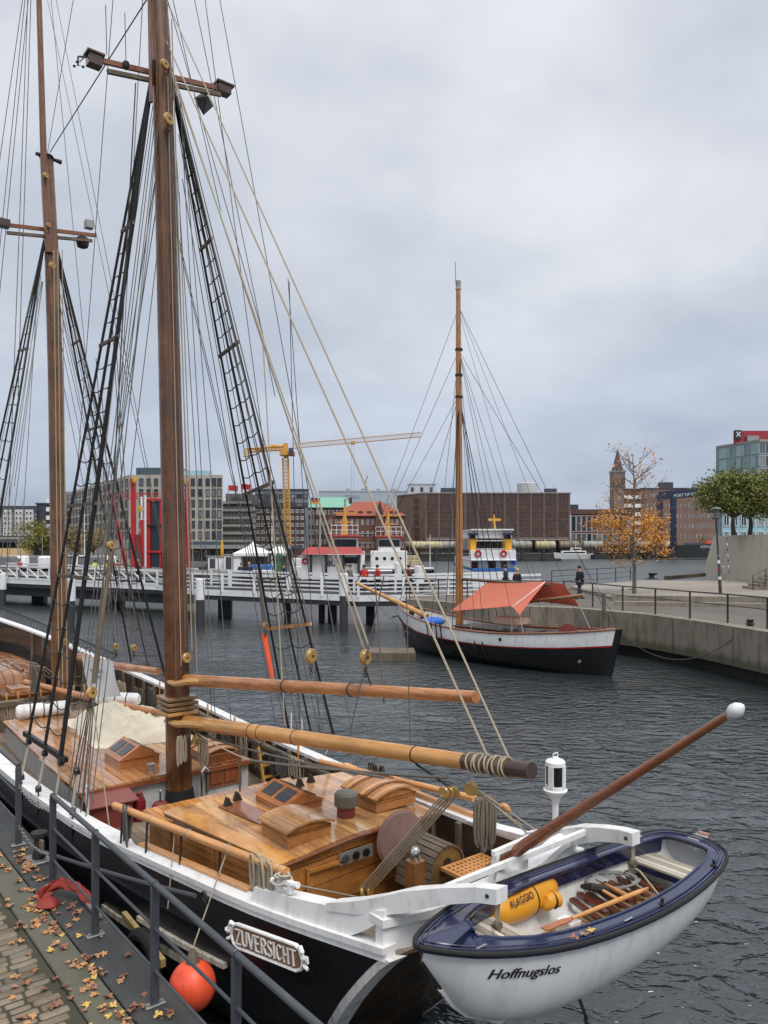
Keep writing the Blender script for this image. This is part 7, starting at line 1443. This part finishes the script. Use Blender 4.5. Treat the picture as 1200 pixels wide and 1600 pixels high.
# 12 church
ch=thing('church_tower','distant brick church tower with a tall pointed spire behind the autumn tree','church',(at(968,0,560)[0],560,LZ0)); zt=at(0,738,560)[2]; h=4.2; X=at(968,0,560)[0]
MB().box(X-h,X+h,560,570,LZ0,zt).build('tower',paint('tower_brick',C(122,104,100),.8,scale=.1),ch,WORLD); MB().box(X-h-.4,X+h+.4,559.6,570.4,zt,zt+1.6).build('parapet',paint('green_copper2',C(110,132,124),.7),ch,WORLD)
for k in range(5): MB().box(X-4+k*1.8,X-3.2+k*1.8,559.7,559.95,zt-11,zt-4).build('louvre',darkr,ch,WORLD)
zp=at(0,700,560)[2]; MB().loft([[(X-3.6,561.4,zt+1.6),(X+3.6,561.4,zt+1.6),(X+3.6,568.6,zt+1.6),(X-3.6,568.6,zt+1.6)],[(X-2.6,562.4,zt+5),(X+2.6,562.4,zt+5),(X+2.6,567.6,zt+5),(X-2.6,567.6,zt+5)],[(X-.1,564.9,zp),(X+.1,564.9,zp),(X+.1,565.1,zp),(X-.1,565.1,zp)]]).build('spire',paint('spire_brown',C(84,72,76),.8,scale=.2),ch,WORLD)
# 13 brick block right
t,a,b_,zt=bld('brick_block','long brick block with rows of small windows behind the dark gantry',1000,1122,764,330,20,brk2,darkr,.5); facade(t,(a,330),(b_,330),LZ0+4,zt-.6,20,5,.34,.36,0,1,0)
t,a,b_,zt=bld('white_front_building','narrow building with white and dark striped floors behind the autumn tree',975,1001,765,326,14,brk,darkr,.4)
for k in range(6): z=LZ0+4+k*3.6; MB().box(a,b_,325.5,325.98,z,z+1.5).build('white_band',white,t,WORLD)
# 14 gantry
gn=thing('harbour_gantry','dark blue steel portal gantry lettered PORT OF KIEL behind the autumn tree','gantry',at(1085,858,225)); gb=paint('gantry_blue',C(40,52,78),.6,dirt=C(60,60,66)); G=lambda px,py,dy=0: Vector(at(px,py,225+dy))
for px in (1031,1052,1134,1158): MB().beam(G(px,774),G(px,862),1.5,1.2,(0,1,0)).build('leg',gb,gn,WORLD)
MB().beam(G(1030,777),G(1162,765),1.0,1.6,(0,0,1)).build('beam',gb,gn,WORLD); MB().beam(G(1030,772,6),G(1162,760,6),1.0,1.4,(0,0,1)).build('back_beam',gb,gn,WORLD)
b=MB(); put_text(b,'PORT OF KIEL',1.15,G(1072,773.2,-.62),Vector((132,0,12)),(0,0,1),.02,bold=.03); b.build('lettering',paint('sign_pale',C(190,194,200),.6),gn,WORLD)
# 15 glass office with red rooftop
t=thing('glass_office','teal glass office tower with a red rooftop storey at the right edge','building',(at(1160,0,170)[0],170,LZ0)); YG=170; P0=(at(1119,0,YG+12)[0],YG+12); P1=(at(1186,0,YG)[0],YG); P2=(at(1260,0,YG+4)[0],YG+4); zt=at(0,690,YG)[2]
MB().slab([P0,P1,P2,(P2[0],YG+40),(P0[0]*1.2+1,YG+47)],LZ0-.1,zt).build('wall',paint('teal_wall',C(120,146,150),.5,scale=.2),t,WORLD); MB().slab([(P0[0]-.1,P0[1]-.2),(P1[0],P1[1]-.3),(P2[0],P2[1]-.3),(P2[0],YG+40),(P0[0]*1.2+1,YG+47)],zt,zt+.5).build('roof_edge',paint('pale_coping',C(150,146,140),.8),t,WORLD)
facade(t,P0,P1,LZ0+3,zt,12,8,.9,.86,3,1,1,.03); facade(t,P1,P2,LZ0+3,zt,8,8,.9,.86,0,1,1,.03)
rb_=paint('rooftop_red',C(150,44,58),.6,scale=.3); xa,xb=at(1146,0,YG+6)[0],at(1262,0,YG+6)[0]; MB().slab([(xa,YG+6),(xb,YG+6),(xb,YG+24),(xa*1.11,YG+24)],zt+.5,at(0,673,YG+6)[2]).build('rooftop_storey',rb_,t,WORLD)
c=Vector(at(1153,679,YG+5.8)); sg=MB().box(c.x-.75,c.x+.75,YG+5.6,YG+5.9,c.z-1.0,c.z+1.0).build('sign',paint('sign_dark',C(40,60,60),.6),t,WORLD)
b=MB(); 
for s_ in (-1,1): b.beam((c.x-.45*s_,YG+5.5,c.z+.55),(c.x+.45*s_,YG+5.52+.02*s_,c.z-.45),.22,.03,(0,1,0))
b.build('emblem',white,sg,WORLD); MB().box(at(1168,0,YG+5)[0],at(1186,0,YG+5)[0],YG+5,YG+5.9,zt+.5,zt+2).build('plant_box',galv,t,WORLD)
t,a,b_,zt=bld('glass_block','lower glass block with white floors behind the plane tree trunks',1128,1290,800,120,16,glassy('pale_glass',C(110,130,140),.2),darkr,.4); facade(t,(a,120),(b_,120),LZ0,zt,12,3,.7,.7,0,1,1)
# tents, restaurant
t=thing('restaurant','low waterside restaurant with a dark flat roof and glazed front right of the mizzen mast','building',(at(370,0,92)[0],92,LZ0)); a,b_=at(298,0,92)[0],at(455,0,92)[0]
MB().box(a,b_,92,99,LZ0-.1,4.2).build('wall',paint('brown_wood',C(110,86,66),.8),t,WORLD); MB().box(a-1,b_+.5,89,100,4.22,4.62).build('roof',darkr,t,WORLD); MB().box(a-.9,b_+.4,88.85,88.98,4.25,4.7).build('fascia',galv,t,WORLD); facade(t,(a,92),(b_,92),LZ0,4.1,9,1,.6,.9,0,1,1)
for k in range(6): x_=a+.6+k*2.3; MB().box(x_-.08,x_+.08,89.3,89.46,LZ0,4.2).build('column',darkr,t,WORLD)
def tent(px,w_,yp,Y,lab):
    p=at(px,0,Y); t=thing('party_tent',lab,'tent',(p[0],Y,LZ0)); h=w_/1200*Y/2; zp_=at(0,yp,Y)[2]-LZ0; MB().add([(-h,-h,1.9),(h,-h,1.9),(h,h,1.9),(-h,h,1.9),(-h*.3,-h*.3,2.6),(h*.3,-h*.3,2.6),(h*.3,h*.3,2.6),(-h*.3,h*.3,2.6),(0,0,zp_)],[(0,1,5,4),(1,2,6,5),(2,3,7,6),(3,0,4,7),(4,5,8),(5,6,8),(6,7,8),(7,4,8)]).build('roof',white,t,ang=15); MB().box(-h,h,-h,-h+.02,1.6,1.9).build('valance',white,t)
    for sx in (-1,1):
        for sy in (-1,1): MB().tube([(sx*h,sy*h,0),(sx*h,sy*h,1.9)],.05,6).build('leg',galv,t)
    MB().box(-h,h,h-.05,h,0,1.9).build('back_wall',paint('tent_grey',C(110,112,112),.8),t)
tent(396,54,846,84,'white pointed party tent in front of the restaurant'); tent(436,30,862,88,'smaller white party tent right of the pointed one')
um=thing('closed_parasol','folded yellow parasol on the restaurant terrace','parasol',at(347,885,86)); MB().tube([(0,0,0),(0,0,3.0)],.04,6).build('pole',galv,um); MB().lathe([(.1,1.0),(.2,1.2),(.16,2.4),(.04,2.95)],n=10).build('canopy',paint('lamp_yellow',C(214,160,40),.5),um)
for px,h_,Y,lab in ((340,1.5,84,'white vending cabin left of the yellow parasol'),(365,1.7,83,'white cabin right of the yellow parasol')): 
    p=at(px,0,Y); k=thing('kiosk',lab,'kiosk',(p[0],Y,LZ0)); MB().box(-.9,.9,-.7,.7,0,h_,.05).build('body',white,k); MB().box(-.7,-.1,-.75,-.71,.2,h_-.2).build('hatch',darkr,k); MB().box(-1,1,-.8,.8,h_,h_+.1).build('lid',galv,k)
for px,Y,rx,rz2,seed,lab,cc in ((60,105,3.3,2.2,4,'yellow green tree at the left quay in front of the brick flats',[C(84,90,36),C(120,118,44),C(146,136,52),C(100,100,40)]),(118,122,3.2,2.2,5,'faded yellow tree behind the fore mast shrouds',[C(120,104,60),C(150,128,76),C(110,100,66)]),(146,128,3.0,2.0,6,'faded yellow tree left of the red lifting gear',[C(120,104,60),C(150,128,76),C(110,100,66)])):
    p=at(px,0,Y); t=thing('quay_tree',lab,'tree',(p[0],Y,LZ0)); bushy(t,1.6,rx,2.4,rz2,2600,.16,leafmat('foliage_%d'%seed,cc),.18,seed,limbs=8)
for k,px in enumerate((12,30,66,88,101,128,150,168)):
    Y=82+(k%3)*2; p=at(px,0,Y); t=thing('parked_boat',['white motor boat moored left of the footbridge','second small white boat on the left quay','white boat under the yellow green tree','small dark boat left of the fore mast','small white boat right of the fore mast','white boat below the faded trees','small grey boat near the workers','white boat near the red lifting arm'][k],'boat',(p[0],p[1],LZ0))
    MB().loft([[(-1.9,-.5,.1),(-1.9,.5,.1),(-1.9,.35,-.0),(-1.9,-.35,.0)],[(.8,-.6,.2),(.8,.6,.2),(.8,.3,0),(.8,-.3,0)],[(2.2,-.05,.6),(2.2,.05,.6),(1.9,.02,.2),(1.9,-.02,.2)]]).build('hull',dk if k==3 else white,t); MB().box(-1,.5,-.4,.4,.2,.95,.1).build('cabin',white if k%2 else greyc,t); MB().tube([(0,0,.9),(0,0,2.4)],.02,4).build('mast',galv,t); t.scale=(1.75,1.6,1.7)
# yellow tower crane
cr=thing('tower_crane','tall yellow tower crane with a long pale lattice jib above the offices','crane',at(450,862,178)); cy_=paint('crane_yellow',C(206,152,62),.6,dirt=C(150,100,50)); cp=paint('crane_pale',C(206,176,150),.6); CY=178
Q=lambda px,py,dy=0: Vector(at(px,py,CY+dy))
def lattice(name,m,a,b_,w_,n,r=.14,up=Vector((0,0,1)),tri=False):
    a,b_=Vector(a),Vector(b_); d=(b_-a).normalized(); s=d.cross(up).normalized(); u=s.cross(d).normalized(); g=MB(); cs=[(-1,-1),(1,-1),(1,1),(-1,1)] if not tri else [(-1,-1),(1,-1),(0,1)]
    P=lambda c,t_: a.lerp(b_,t_)+s*(c[0]*w_/2)+u*(c[1]*w_/2)
    for c in cs: g.tube([P(c,0),P(c,1)],r*1.4,4)
    for i in range(n):
        for j in range(len(cs)): c0,c1=cs[j],cs[(j+1)%len(cs)]; g.tube([P(c0,i/n),P(c1,(i+1)/n)],r*.8,3); g.tube([P(c0,i/n),P(c1,i/n)],r*.7,3)
    return g.build(name,m,cr,WORLD)
lattice('tower',cy_,Q(450,862),Q(446,716),1.25,26,.085,Vector((0,1,0))); lattice('jib',cp,Q(458,697),Q(658,679),1.0,44,.045); lattice('counter_jib',cy_,Q(384,704),Q(444,700),.8,12,.10)
MB().tube([Q(400,704),Q(425,696),Q(446,697)],.22,5).build('counter_arch',cy_,cr,WORLD)
MB().box(Q(438,0).x,Q(460,0).x,CY-1.5,CY+1.5,Q(0,712).z,Q(0,706).z).build('slewing_platform',cy_,cr,WORLD); MB().box(Q(453,0).x,Q(459,0).x,CY-2.6,CY-1.5,Q(0,712).z,Q(0,702).z).build('cab',darkr,cr,WORLD); MB().beam(Q(447,716),Q(446,693),1.0,1.1,(0,1,0)).build('tower_head',cy_,cr,WORLD)
MB().box(Q(381,0).x,Q(388,0).x,CY-1,CY+1,Q(0,714).z,Q(0,704).z).build('counterweight',cp,cr,WORLD); MB().box(Q(548,0).x,Q(554,0).x,CY-.8,CY+.8,Q(0,694).z,Q(0,690).z).build('trolley',cy_,cr,WORLD)
for e in (549,553): MB().tube([Q(e,694),Q(e,790)],.02,4).build('hoist_cable',iron,cr,WORLD)
# flags
def flag(px,pyt,pyb,Y,cols,lab,w_=2.2,h=1.3):
    p=at(px,pyb,Y); t=thing('flag_pole',lab,'flag',p); H=at(0,pyt,Y)[2]-p[2]; MB().tube([(0,0,0),(0,0,H)],.07,6).build('pole',galv,t)
    for i,c in enumerate(cols):
        z1=H-h*i/len(cols); z0=H-h*(i+1)/len(cols); g=[[(w_*k/6,.12*math.sin(k*1.3),z1-.05*k*.5),(w_*k/6,.12*math.sin(k*1.3),z0-.05*k*.5),(w_*k/6,.12*math.sin(k*1.3)+.02,z0-.05*k*.5),(w_*k/6,.12*math.sin(k*1.3)+.02,z1-.05*k*.5)] for k in range(7)]; MB().loft(g).build('flag_cloth',c,t)
flag(357,758,790,182,[redc],'red flag flying over the terraced building, the left one'); flag(377,756,790,182,[redc],'red flag flying over the terraced building, the right one')
flag(486,777,860,110,[dk,redc,paint('lamp_yellow',C(214,160,40),.5)],'black red and gold flag near the tug',1.3,.9)
# tank wagons
def wagon(px,Y,L_,r,m,lab,z=LZ0,txt=None):
    p=at(px,0,Y); t=thing('tank_wagon',lab,'tank wagon',(p[0],Y,z),0,'tank wagons on the far quay'); MB().tube([(-L_/2,0,1.2+r),(-L_/2+.25,0,1.2+r),(L_/2-.25,0,1.2+r),(L_/2,0,1.2+r)],[r*.75,r,r,r*.75],18).build('tank',m,t); MB().box(-L_/2-.3,L_/2+.3,-1.1,1.1,.9,1.15).build('underframe',iron,t); MB().lathe([(.35,0),(.35,.35)],(0,0,1.2+2*r-.05),n=10).build('dome',m,t)
    for sx in (-L_/2+1.0,-L_/2+2.2,L_/2-2.2,L_/2-1.0): MB().lathe([(.45,-.05),(.45,.05)],(sx,-1.15,.45),(0,1,0),12).build('wheel',iron,t)
    for sx in (-L_*.25,L_*.25): MB().torus((sx,0,1.2+r),(1,0,0),r+.02,.04,20,4).build('hoop',iron,t)
    if txt: b=MB(); put_text(b,txt,1.1,(0,-r-.02,1.2+r),(1,0,0),(0,0,1),.02); b.build('lettering',darkpost,t)
tg=[paint('tank_dirty_white',C(150,148,140),.6,dirt=C(70,66,60),damt=.7,scale=.6),paint('tank_dark',C(70,74,80),.5,dirt=C(40,40,40),damt=.5,scale=.5),paint('tank_cream',C(184,172,138),.6,dirt=C(110,96,76),damt=.6,scale=.5),paint('tank_beige',C(128,118,104),.6,dirt=C(60,56,50),damt=.7,scale=.5)]
for px,c_,w_ in ((562,2,'pale tank wagon behind the black tugboat on the far quay'),(608,0,'off white tank wagon just left of the cream one lettered ruhr'),(645,3,'beige tank wagon of the far track behind the cream one'),(732,1,'dark grey tank wagon just right of the cutter mast'),(772,1,'dark tank wagon hidden behind the passenger ferry'),(815,0,'off white tank wagon just right of the ferry'),(852,2,'dirty cream tank wagon left of the white yacht'),(889,3,'beige brown tank wagon straight above the white yacht'),(926,0,'bright white tank wagon just right of the yacht bow'),(963,1,'dark grey tank wagon left of the orange tree'),(1002,0,'off white tank wagon partly behind the orange tree trunk'),(1040,0,'whitish tank wagon above the dark barge')):
    wagon(px,246+(px-600)*.02,6.5,1.35,tg[c_],w_)
wagon(668,234,9.5,1.25,tg[2],'cream tank wagon lettered ruhr, on the nearer far track',txt='ruhr'); wagon(712,234.6,8,1.25,tg[0],'silver grey tank wagon right of the cream one lettered ruhr')
t=thing('container','blue shipping container on the far quay right of the autumn tree','container',at(1085,862,252)); 
MB().box(-3,3,-1.2,1.2,.2,2.8,.05).build('body',paint('container_blue',C(44,66,112),.6,dirt=C(60,50,44)),t); MB().box(-.6,.6,-1.23,-1.21,1.4,2.0).build('logo_patch',white,t)
for px,lab in ((1112,'dark grey shipping container at the right of the blue one'),): 
    t=thing('container',lab,'container',at(px,862,254)); MB().box(-3,2.6,-1.2,1.2,.2,2.8,.05).build('body',paint('container_grey',C(60,64,66),.6),t); MB().box(-2.9,-2.8,-1.25,-1.2,.3,2.7).build('door_bar',galv,t)
bs=leafmat('shore_shrub',[C(96,88,40),C(130,112,52),C(78,80,40)])
for i,px in enumerate((742,762,788,835,852,903,932,945,1100)):
    p=at(px,0,253.5); t=thing('shrub',['leftmost','second','third','fourth','fifth','sixth','seventh','eighth','ninth'][i]+' yellowish shrub along the foot of the far buildings','shrub',(p[0],253.5,LZ0),0,'shrubs along the far buildings'); b=MB(); b.tube([(0,0,0),(0,0,2.5)],[.1,.03],5); b.build('stem',bark2,t); lb=MB(); r=random.Random(i)
    for q in range(6): leaves_at(lb,(r.uniform(-1.6,1.6),0,2.6+r.uniform(-.8,2.2)),45,.6,.22,r)
    lb.build('foliage',bs,t,ang=180)
# boats on the far water
def hullb(t,L_,w_,h,m,bowx=1,fr=None,z=0,name='hull'):
    r=[]; 
    for s,bw_,hh in ((0,.8,1.0),(.1,.95,.95),(.4,1,.9),(.7,.9,1.0),(.88,.5,1.2),(1,.03,1.4)): x=(-L_/2+L_*s)*bowx; r.append([(x,-w_/2*bw_,z+h*hh),(x,w_/2*bw_,z+h*hh),(x*(.97),w_/2*bw_*.75,z-.4),(x*.97,-w_/2*bw_*.75,z-.4)])
    return MB().loft(r).build(name,m,t,fr,ang=30)
yt=thing('motor_yacht','white motor yacht moored along the far quay','yacht',at(897,872,246)); hullb(yt,13,3.6,1.3,white,-1,z=.1); MB().box(-4,3.6,-1.3,1.3,1.3,2.3,.1).build('cabin',white,yt); MB().box(-1,2,-1.1,1.1,2.3,3.3,.1).build('wheelhouse',white,yt); MB().box(-3.6,3.2,-1.36,-1.31,1.6,2.05).build('cabin_window',lens,yt); MB().box(-.8,1.8,-1.16,-1.11,2.6,3.05).build('wheelhouse_window',lens,yt); MB().tube([(.5,0,3.3),(.5,0,5.6)],.06,6).build('mast',white,yt); MB().tube([(-6,-1.2,2.4),(-6,1.2,2.4)],.04,5).build('rail',galv,yt)
bg_=thing('dark_barge','long dark green grey work barge lettered KERN 20 along the far quay','barge',at(1063,868,240)); bgm=paint('barge_green',C(46,56,56),.6,dirt=C(80,50,36),scale=.3); MB().loft([[(-10.5,-2.5,-.3),(10,-2.5,-.3),(10,2.5,-.3),(-10.5,2.5,-.3)],[(-11,-2.6,3.0),(11.3,-2.6,3.6),(11.3,2.6,3.6),(-11,2.6,3.0)]]).build('hull',bgm,bg_,ang=20)
b=MB(); put_text(b,'KERN 20',1.25,(7.6,-2.62,2.7),(1,0,0),(0,0,1),.03); b.build('lettering',white,bg_); MB().box(7.6,11.2,-1.6,1.6,3.7,4.8).build('orange_boat',paint('safety_orange',C(226,110,70),.6),bg_); MB().tube([(-3.2,0,3),(-3.2,0,11)],[.12,.05],6).build('mast',white,bg_)
for k in range(9): MB().tube([(-10+k*2,-2.4,3.1),(-10+k*2,-2.4,4)],.05,5).build('stanchion',iron,bg_)
t=thing('floating_dock','low dark floating dock on the far water right of the white yacht','pontoon',at(968,872,244)); MB().box(-9,8,-2,2,-.3,1.1).build('body',dkw,t); 
for sx in (-8.5,-3,3): MB().lathe([(.45,-1),(.45,3.6)],(sx,-2.4,0),n=12).build('pile',pile,t)
tg_=thing('low_pontoon','long low dark jetty in front of the tank wagons','pontoon',at(780,878,215)); MB().box(-26,17,-1.5,1.5,-.3,1.0).build('deck',dkw,tg_)
for k in range(7): MB().lathe([(.5,-1),(.5,3.8-.4*(k%2))],(-24+k*6,-1.9,0),n=12).build('pile',pile,tg_)
# ferry seen from astern
fe=thing('passenger_ferry','white passenger ferry with two yellow funnels and a blue stripe seen end on','ferry',at(772,897,74)); FY=74; W_=lambda px,py,dy=0: Vector(at(px,py,FY+dy))
fw=paint('ferry_white',(.72,.73,.74),.4,dirt=(.45,.43,.4),damt=.3,scale=.6); fb=paint('ferry_blue',C(50,104,178),.5)
def fbox(px0,px1,y0,y1,dy0,dy1,m,nm,bev=.03): a,c=W_(px0,y1),W_(px1,y0); return MB().box(a.x,c.x,FY+dy0,FY+dy1,a.z,c.z,bev).build(nm,m,fe,WORLD)
fbox(737,808,893,925,0,20,fw,'hull'); fbox(739,809,888,893,-.05,20,fb,'blue_stripe'); fbox(737,809,874,888,.6,18,fw,'lower_deck'); fbox(735,806,860,875,-.1,1.0,fw,'stern_balcony'); fbox(735,806,874.5,876,-.3,14,fw,'deck_edge'); fbox(741,800,842,860,3,16,paint('ferry_shade',C(120,122,124),.6),'upper_saloon'); fbox(742,806,828,841,2.2,14,fw,'bridge_wing'); fbox(740,808,826,828.5,1.8,14.5,fw,'bridge_roof')
for px in (741,797): fbox(px-5,px+5,842,860,.8,2.6,paint('funnel_yellow',C(226,164,54),.5),'funnel'); fbox(px-4,px+4,836,842,.9,2.5,iron,'funnel_top'); fbox(px-6,px+7,832,836,.4,2.6,paint('gantry_blue',C(40,52,78),.6),'navy_cap')
for px in (747,787): o=W_(px,865,-.16); MB().torus(o,(0,1,0),.26,.085,18,6).build('life_ring',redc,fe,WORLD)
fbox(764,776,877,888,.5,.62,lens,'stern_door'); fbox(738,748,878,888,.5,.62,maroon,'round_hatch'); fbox(784,793,877,887,.5,.62,winglass,'side_window'); fbox(748,790,846,856,2.9,3.02,lens,'saloon_window'); fbox(801,809,873,882,.2,.6,fb,'blue_panel')
for py in (858,845): MB().tube([W_(742,py,1),W_(805,py,1)],.03,5).build('hand_rail',white,fe,WORLD)
MB().tube([W_(773,828,6),W_(772,804,6)],[.14,.06],8).build('mast',paint('crane_yellow',C(206,152,62),.6),fe,WORLD); MB().beam(W_(763,812,6),W_(783,812,6),.12,.25).build('radar_bar',paint('crane_yellow',C(206,152,62),.6),fe,WORLD)
b=MB(); put_text(b,'ADLER',.55,W_(775,896,-.05),(1,0,0),(0,0,1),.02,bold=.01)
# tugs
def tug(px,yw,Y,L_,lab,txt,dirn,hullm,high=True,flip=1):
    p=onz(px,yw,0) if Y is None else (at(px,0,Y)[0],Y,0); t=thing('tugboat',lab,'tugboat',p); hullb(t,L_,4.6,1.7,hullm,dirn); hullb(t,L_*1.003,4.7,.18,white,dirn,z=1.75,name='bulwark_line')
    MB().box(-L_*.25,L_*.18,-1.8,1.8,1.7,4.0,.06).build('superstructure',white,t); MB().box(-L_*.16,L_*.10,-1.5,1.5,4.0,5.5,.06).build('wheelhouse',white,t); rf=paint('roof_red',C(158,58,56),.6,dirt=C(110,60,50),damt=.5,scale=.8); MB().box(-L_*.2,L_*.14,-1.8,1.8,5.5,5.8,.08).build('wheelhouse_roof',rf,t)
    n=5
    for k in range(n): x=-L_*.155+(L_*.25)*(k+.5)/n; MB().box(x-.25,x+.25,-1.56,-1.51,4.5,5.3).build('wheelhouse_window',lens,t)
    for k in range(4): x=-L_*.22+(L_*.36)*(k+.5)/4; MB().lathe([(.2,0),(.2,.03)],(x,-1.81,3.1),(0,-1,0),12).build('porthole',lens,t)
    cy2=paint('crane_yellow',C(206,152,62),.6); MB().tube([(-.5,0,5.8),(-.4,0,9.6)],[.35,.07],8).build('mast',cy2,t); MB().beam((-1.6,0,8.2),(.8,0,8.2),.1,.14).build('yard',cy2,t); MB().beam((-1.2,0,7.2),(.5,0,7.2),.1,.14).build('yard',cy2,t)
    for k in range(3): MB().lathe([(.12,0),(.12,.3)],(-.4,0,8.4+k*.5),n=8).build('lamp',galv,t)
    for k in range(6): x=-L_*.19+L_*.3*k/5; MB().tube([(x,-1.6,5.8),(x,-1.6,6.8)],.03,4).build('roof_rail_post',white,t)
    for z in (6.3,6.8): MB().tube([(-L_*.19,-1.6,z),(L_*.12,-1.6,z)],.03,4).build('roof_rail',white,t)
    b=MB(); put_text(b,txt[0],txt[1],(txt[2],txt[3],txt[4]),(1,0,0),(0,0,1),.04,bold=.02); b.build('lettering',txt[5],t); return t
tug(612,0,92,10,'black hulled tugboat with red roof lettered BU behind the footbridge',('BU',.95,-2.4,-2.42,1.1,white),-1,paint('tug_black',(.012,.012,.014),.5))
tw_=tug(545,0,84,9.5,'larger white tugboat with a bright red roof, left of the black hulled one',('BU   K',.85,0,-1.86,2.6,darkpost),-1,paint('tug_black',(.012,.012,.014),.5))
t=thing('quay_shelter','red roofed open shelter with grey posts behind the middle of the bridge','shelter',(at(518,0,76)[0],76,0)); MB().lathe([(0.01,0),(0.01,.01)],(0,0,.2)) 
MB().box(-4.0,3.6,-.6,3,-.4,1.3).build('pontoon',dkw,t); MB().box(-3.0,2.9,0,1.6,1.3,3.7).build('back_panel',white,t); 
for x_ in (-2.0,-.5,1.2,2.7): MB().box(x_-.12,x_+.12,-.5,-.3,1.3,3.75).build('post',darkpost,t)
MB().loft([[(-2.9,-.8,3.8),(3.2,-.8,3.8),(3.2,2.6,3.8),(-2.9,2.6,3.8)],[(-2.4,.2,4.5),(2.8,.2,4.5),(2.8,1.6,4.5),(-2.4,1.6,4.5)]]).build('roof',paint('roof_red',C(158,58,56),.6,dirt=C(110,60,50),damt=.5,scale=.8),t,ang=20); q=t; 
b=MB(); put_text(b,'BU   K',.75,(.55,-.02,2.85),(1,0,0),(0,0,1),.03,bold=.015); b.build('lettering',darkpost,t); MB().torus((-2.6,-.05,3.1),(0,1,0),.25,.08,14,6).build('life_ring',redc,t); MB().box(1.3,2.6,-.05,-.01,2.9,3.5).build('window',lens,t)
# small clutter on the middle quay: cabinets, boats, green machine
for px,Y,w_,h_,m,lab,nm,ct in ((437,80,1.0,2.6,paint('machine_green',C(40,110,70),.6),'green machine beside the tug shelter','machine','machine'),(415,82,3.6,1.4,white,'long white boat with a blue cover left of the green machine','covered_boat','boat'),(470,82,2.2,2.1,white,'white cabin boat left of the red roofed shelter','cabin_boat','boat'),(640,120,3.0,1.8,tg[2],'cream deck box behind the black tugboat','deck_box','box')):
    p=at(px,0,Y); t=thing(nm,lab,ct,(p[0],Y,1.2)); MB().box(-w_/2,w_/2,-.6,.6,0,h_*.6,.08).build('body',m,t); MB().box(-w_/2+.2,w_/2-.3,-.5,.5,h_*.6,h_,.08).build('top',fb if nm=='covered_boat' else m,t)
    MB().box(-w_/2-.2,w_/2+.2,-1,1,-1.6,-.001).build('float',dkw,t)


# cars and parasols on the left quay, masts behind the bridge
for k,(px,Y,cc,lab) in enumerate(((8,92,dk,'dark parked car at the far left behind the footbridge'),(36,94,greyc,'grey parked car left of the yellow green tree'),(82,93,white,'white parked car just left of the fore mast'),(122,95,brick_red,'dull red parked car between the masts'),(150,94,dk,'black parked car near the red lifting arm'),(310,88,greyc,'grey parked car in front of the restaurant'))):
    p=at(px,0,Y); t=thing('parked_car',lab,'car',(p[0],Y,LZ0)); MB().loft([[(-2.1,-.85,.25),(2.1,-.85,.25),(2.1,.85,.25),(-2.1,.85,.25)],[(-2.15,-.87,.75),(2.1,-.87,.65),(2.1,.87,.65),(-2.15,.87,.75)],[(-1.9,-.8,.95),(1.3,-.8,.92),(1.3,.8,.92),(-1.9,.8,.95)]]).build('body',cc,t); MB().loft([[(-1.7,-.76,.955),(1.0,-.76,.955),(1.0,.76,.955),(-1.7,.76,.955)],[(-1.3,-.62,1.45),(.4,-.62,1.45),(.4,.62,1.45),(-1.3,.62,1.45)]]).build('cabin_glass',lens,t)
    for wx in (-1.3,1.3):
        for wy in (-.86,.86): MB().lathe([(.32,-.1),(.32,.1)],(wx,wy,.32),(0,1,0),12).build('wheel',rubber,t)
for k,(px,Y,h,lab) in enumerate(((425,78,7,'thin white boat mast left of the red shelter'),(462,80,5.5,'short white boat mast beside the green machine'),(500,90,8,'tall thin boat mast behind the red shelter'),(640,100,6,'thin grey mast behind the footbridge piles'),(672,96,5,'short mast just left of the cutter mast'),(28,84,6,'thin boat mast at the far left quay'),(132,84,7,'thin boat mast between the two ship masts'))):
    t=thing('boat_mast',lab,'mast',at(px,850,Y)[:2]+(1.,)); MB().tube([(0,0,0),(0,0,h)],[.07,.03],6).build('pole',white if k%2==0 else galv,t); MB().beam((-.5,0,h*.75),(.5,0,h*.75),.04,.05).build('spreader',galv,t)

for (px,Y,y0,w_,h_,lab) in ((30,204,800,3,1.6,'roof box on the brick flats at the left edge'),(420,196,791,4,1.8,'roof plant on the dark brick offices, left one'),(452,196,791,2.5,1.2,'roof plant on the dark brick offices, right one'),(372,186,787,2.5,1.5,'roof plant on the grey terraces'),(700,262,770,5,1.6,'low roof box on the brick warehouse left part'),(860,262,770,4,1.4,'low roof box on the brick warehouse right part'),(1040,336,763,6,2.6,'roof box on the brick block behind the gantry'),(1090,336,763,4,2.0,'second roof box on the brick block behind the gantry')):
    p=at(px,y0,Y); t=thing('roof_plant',lab,'roof box',p); MB().box(-w_/2,w_/2,-1,1,-.5,h_,.05).build('housing',galv if px%4 else darkr,t); MB().tube([(w_*.3,0,h_),(w_*.3,0,h_+1.6)],.07,5).build('vent_pipe',galv,t)
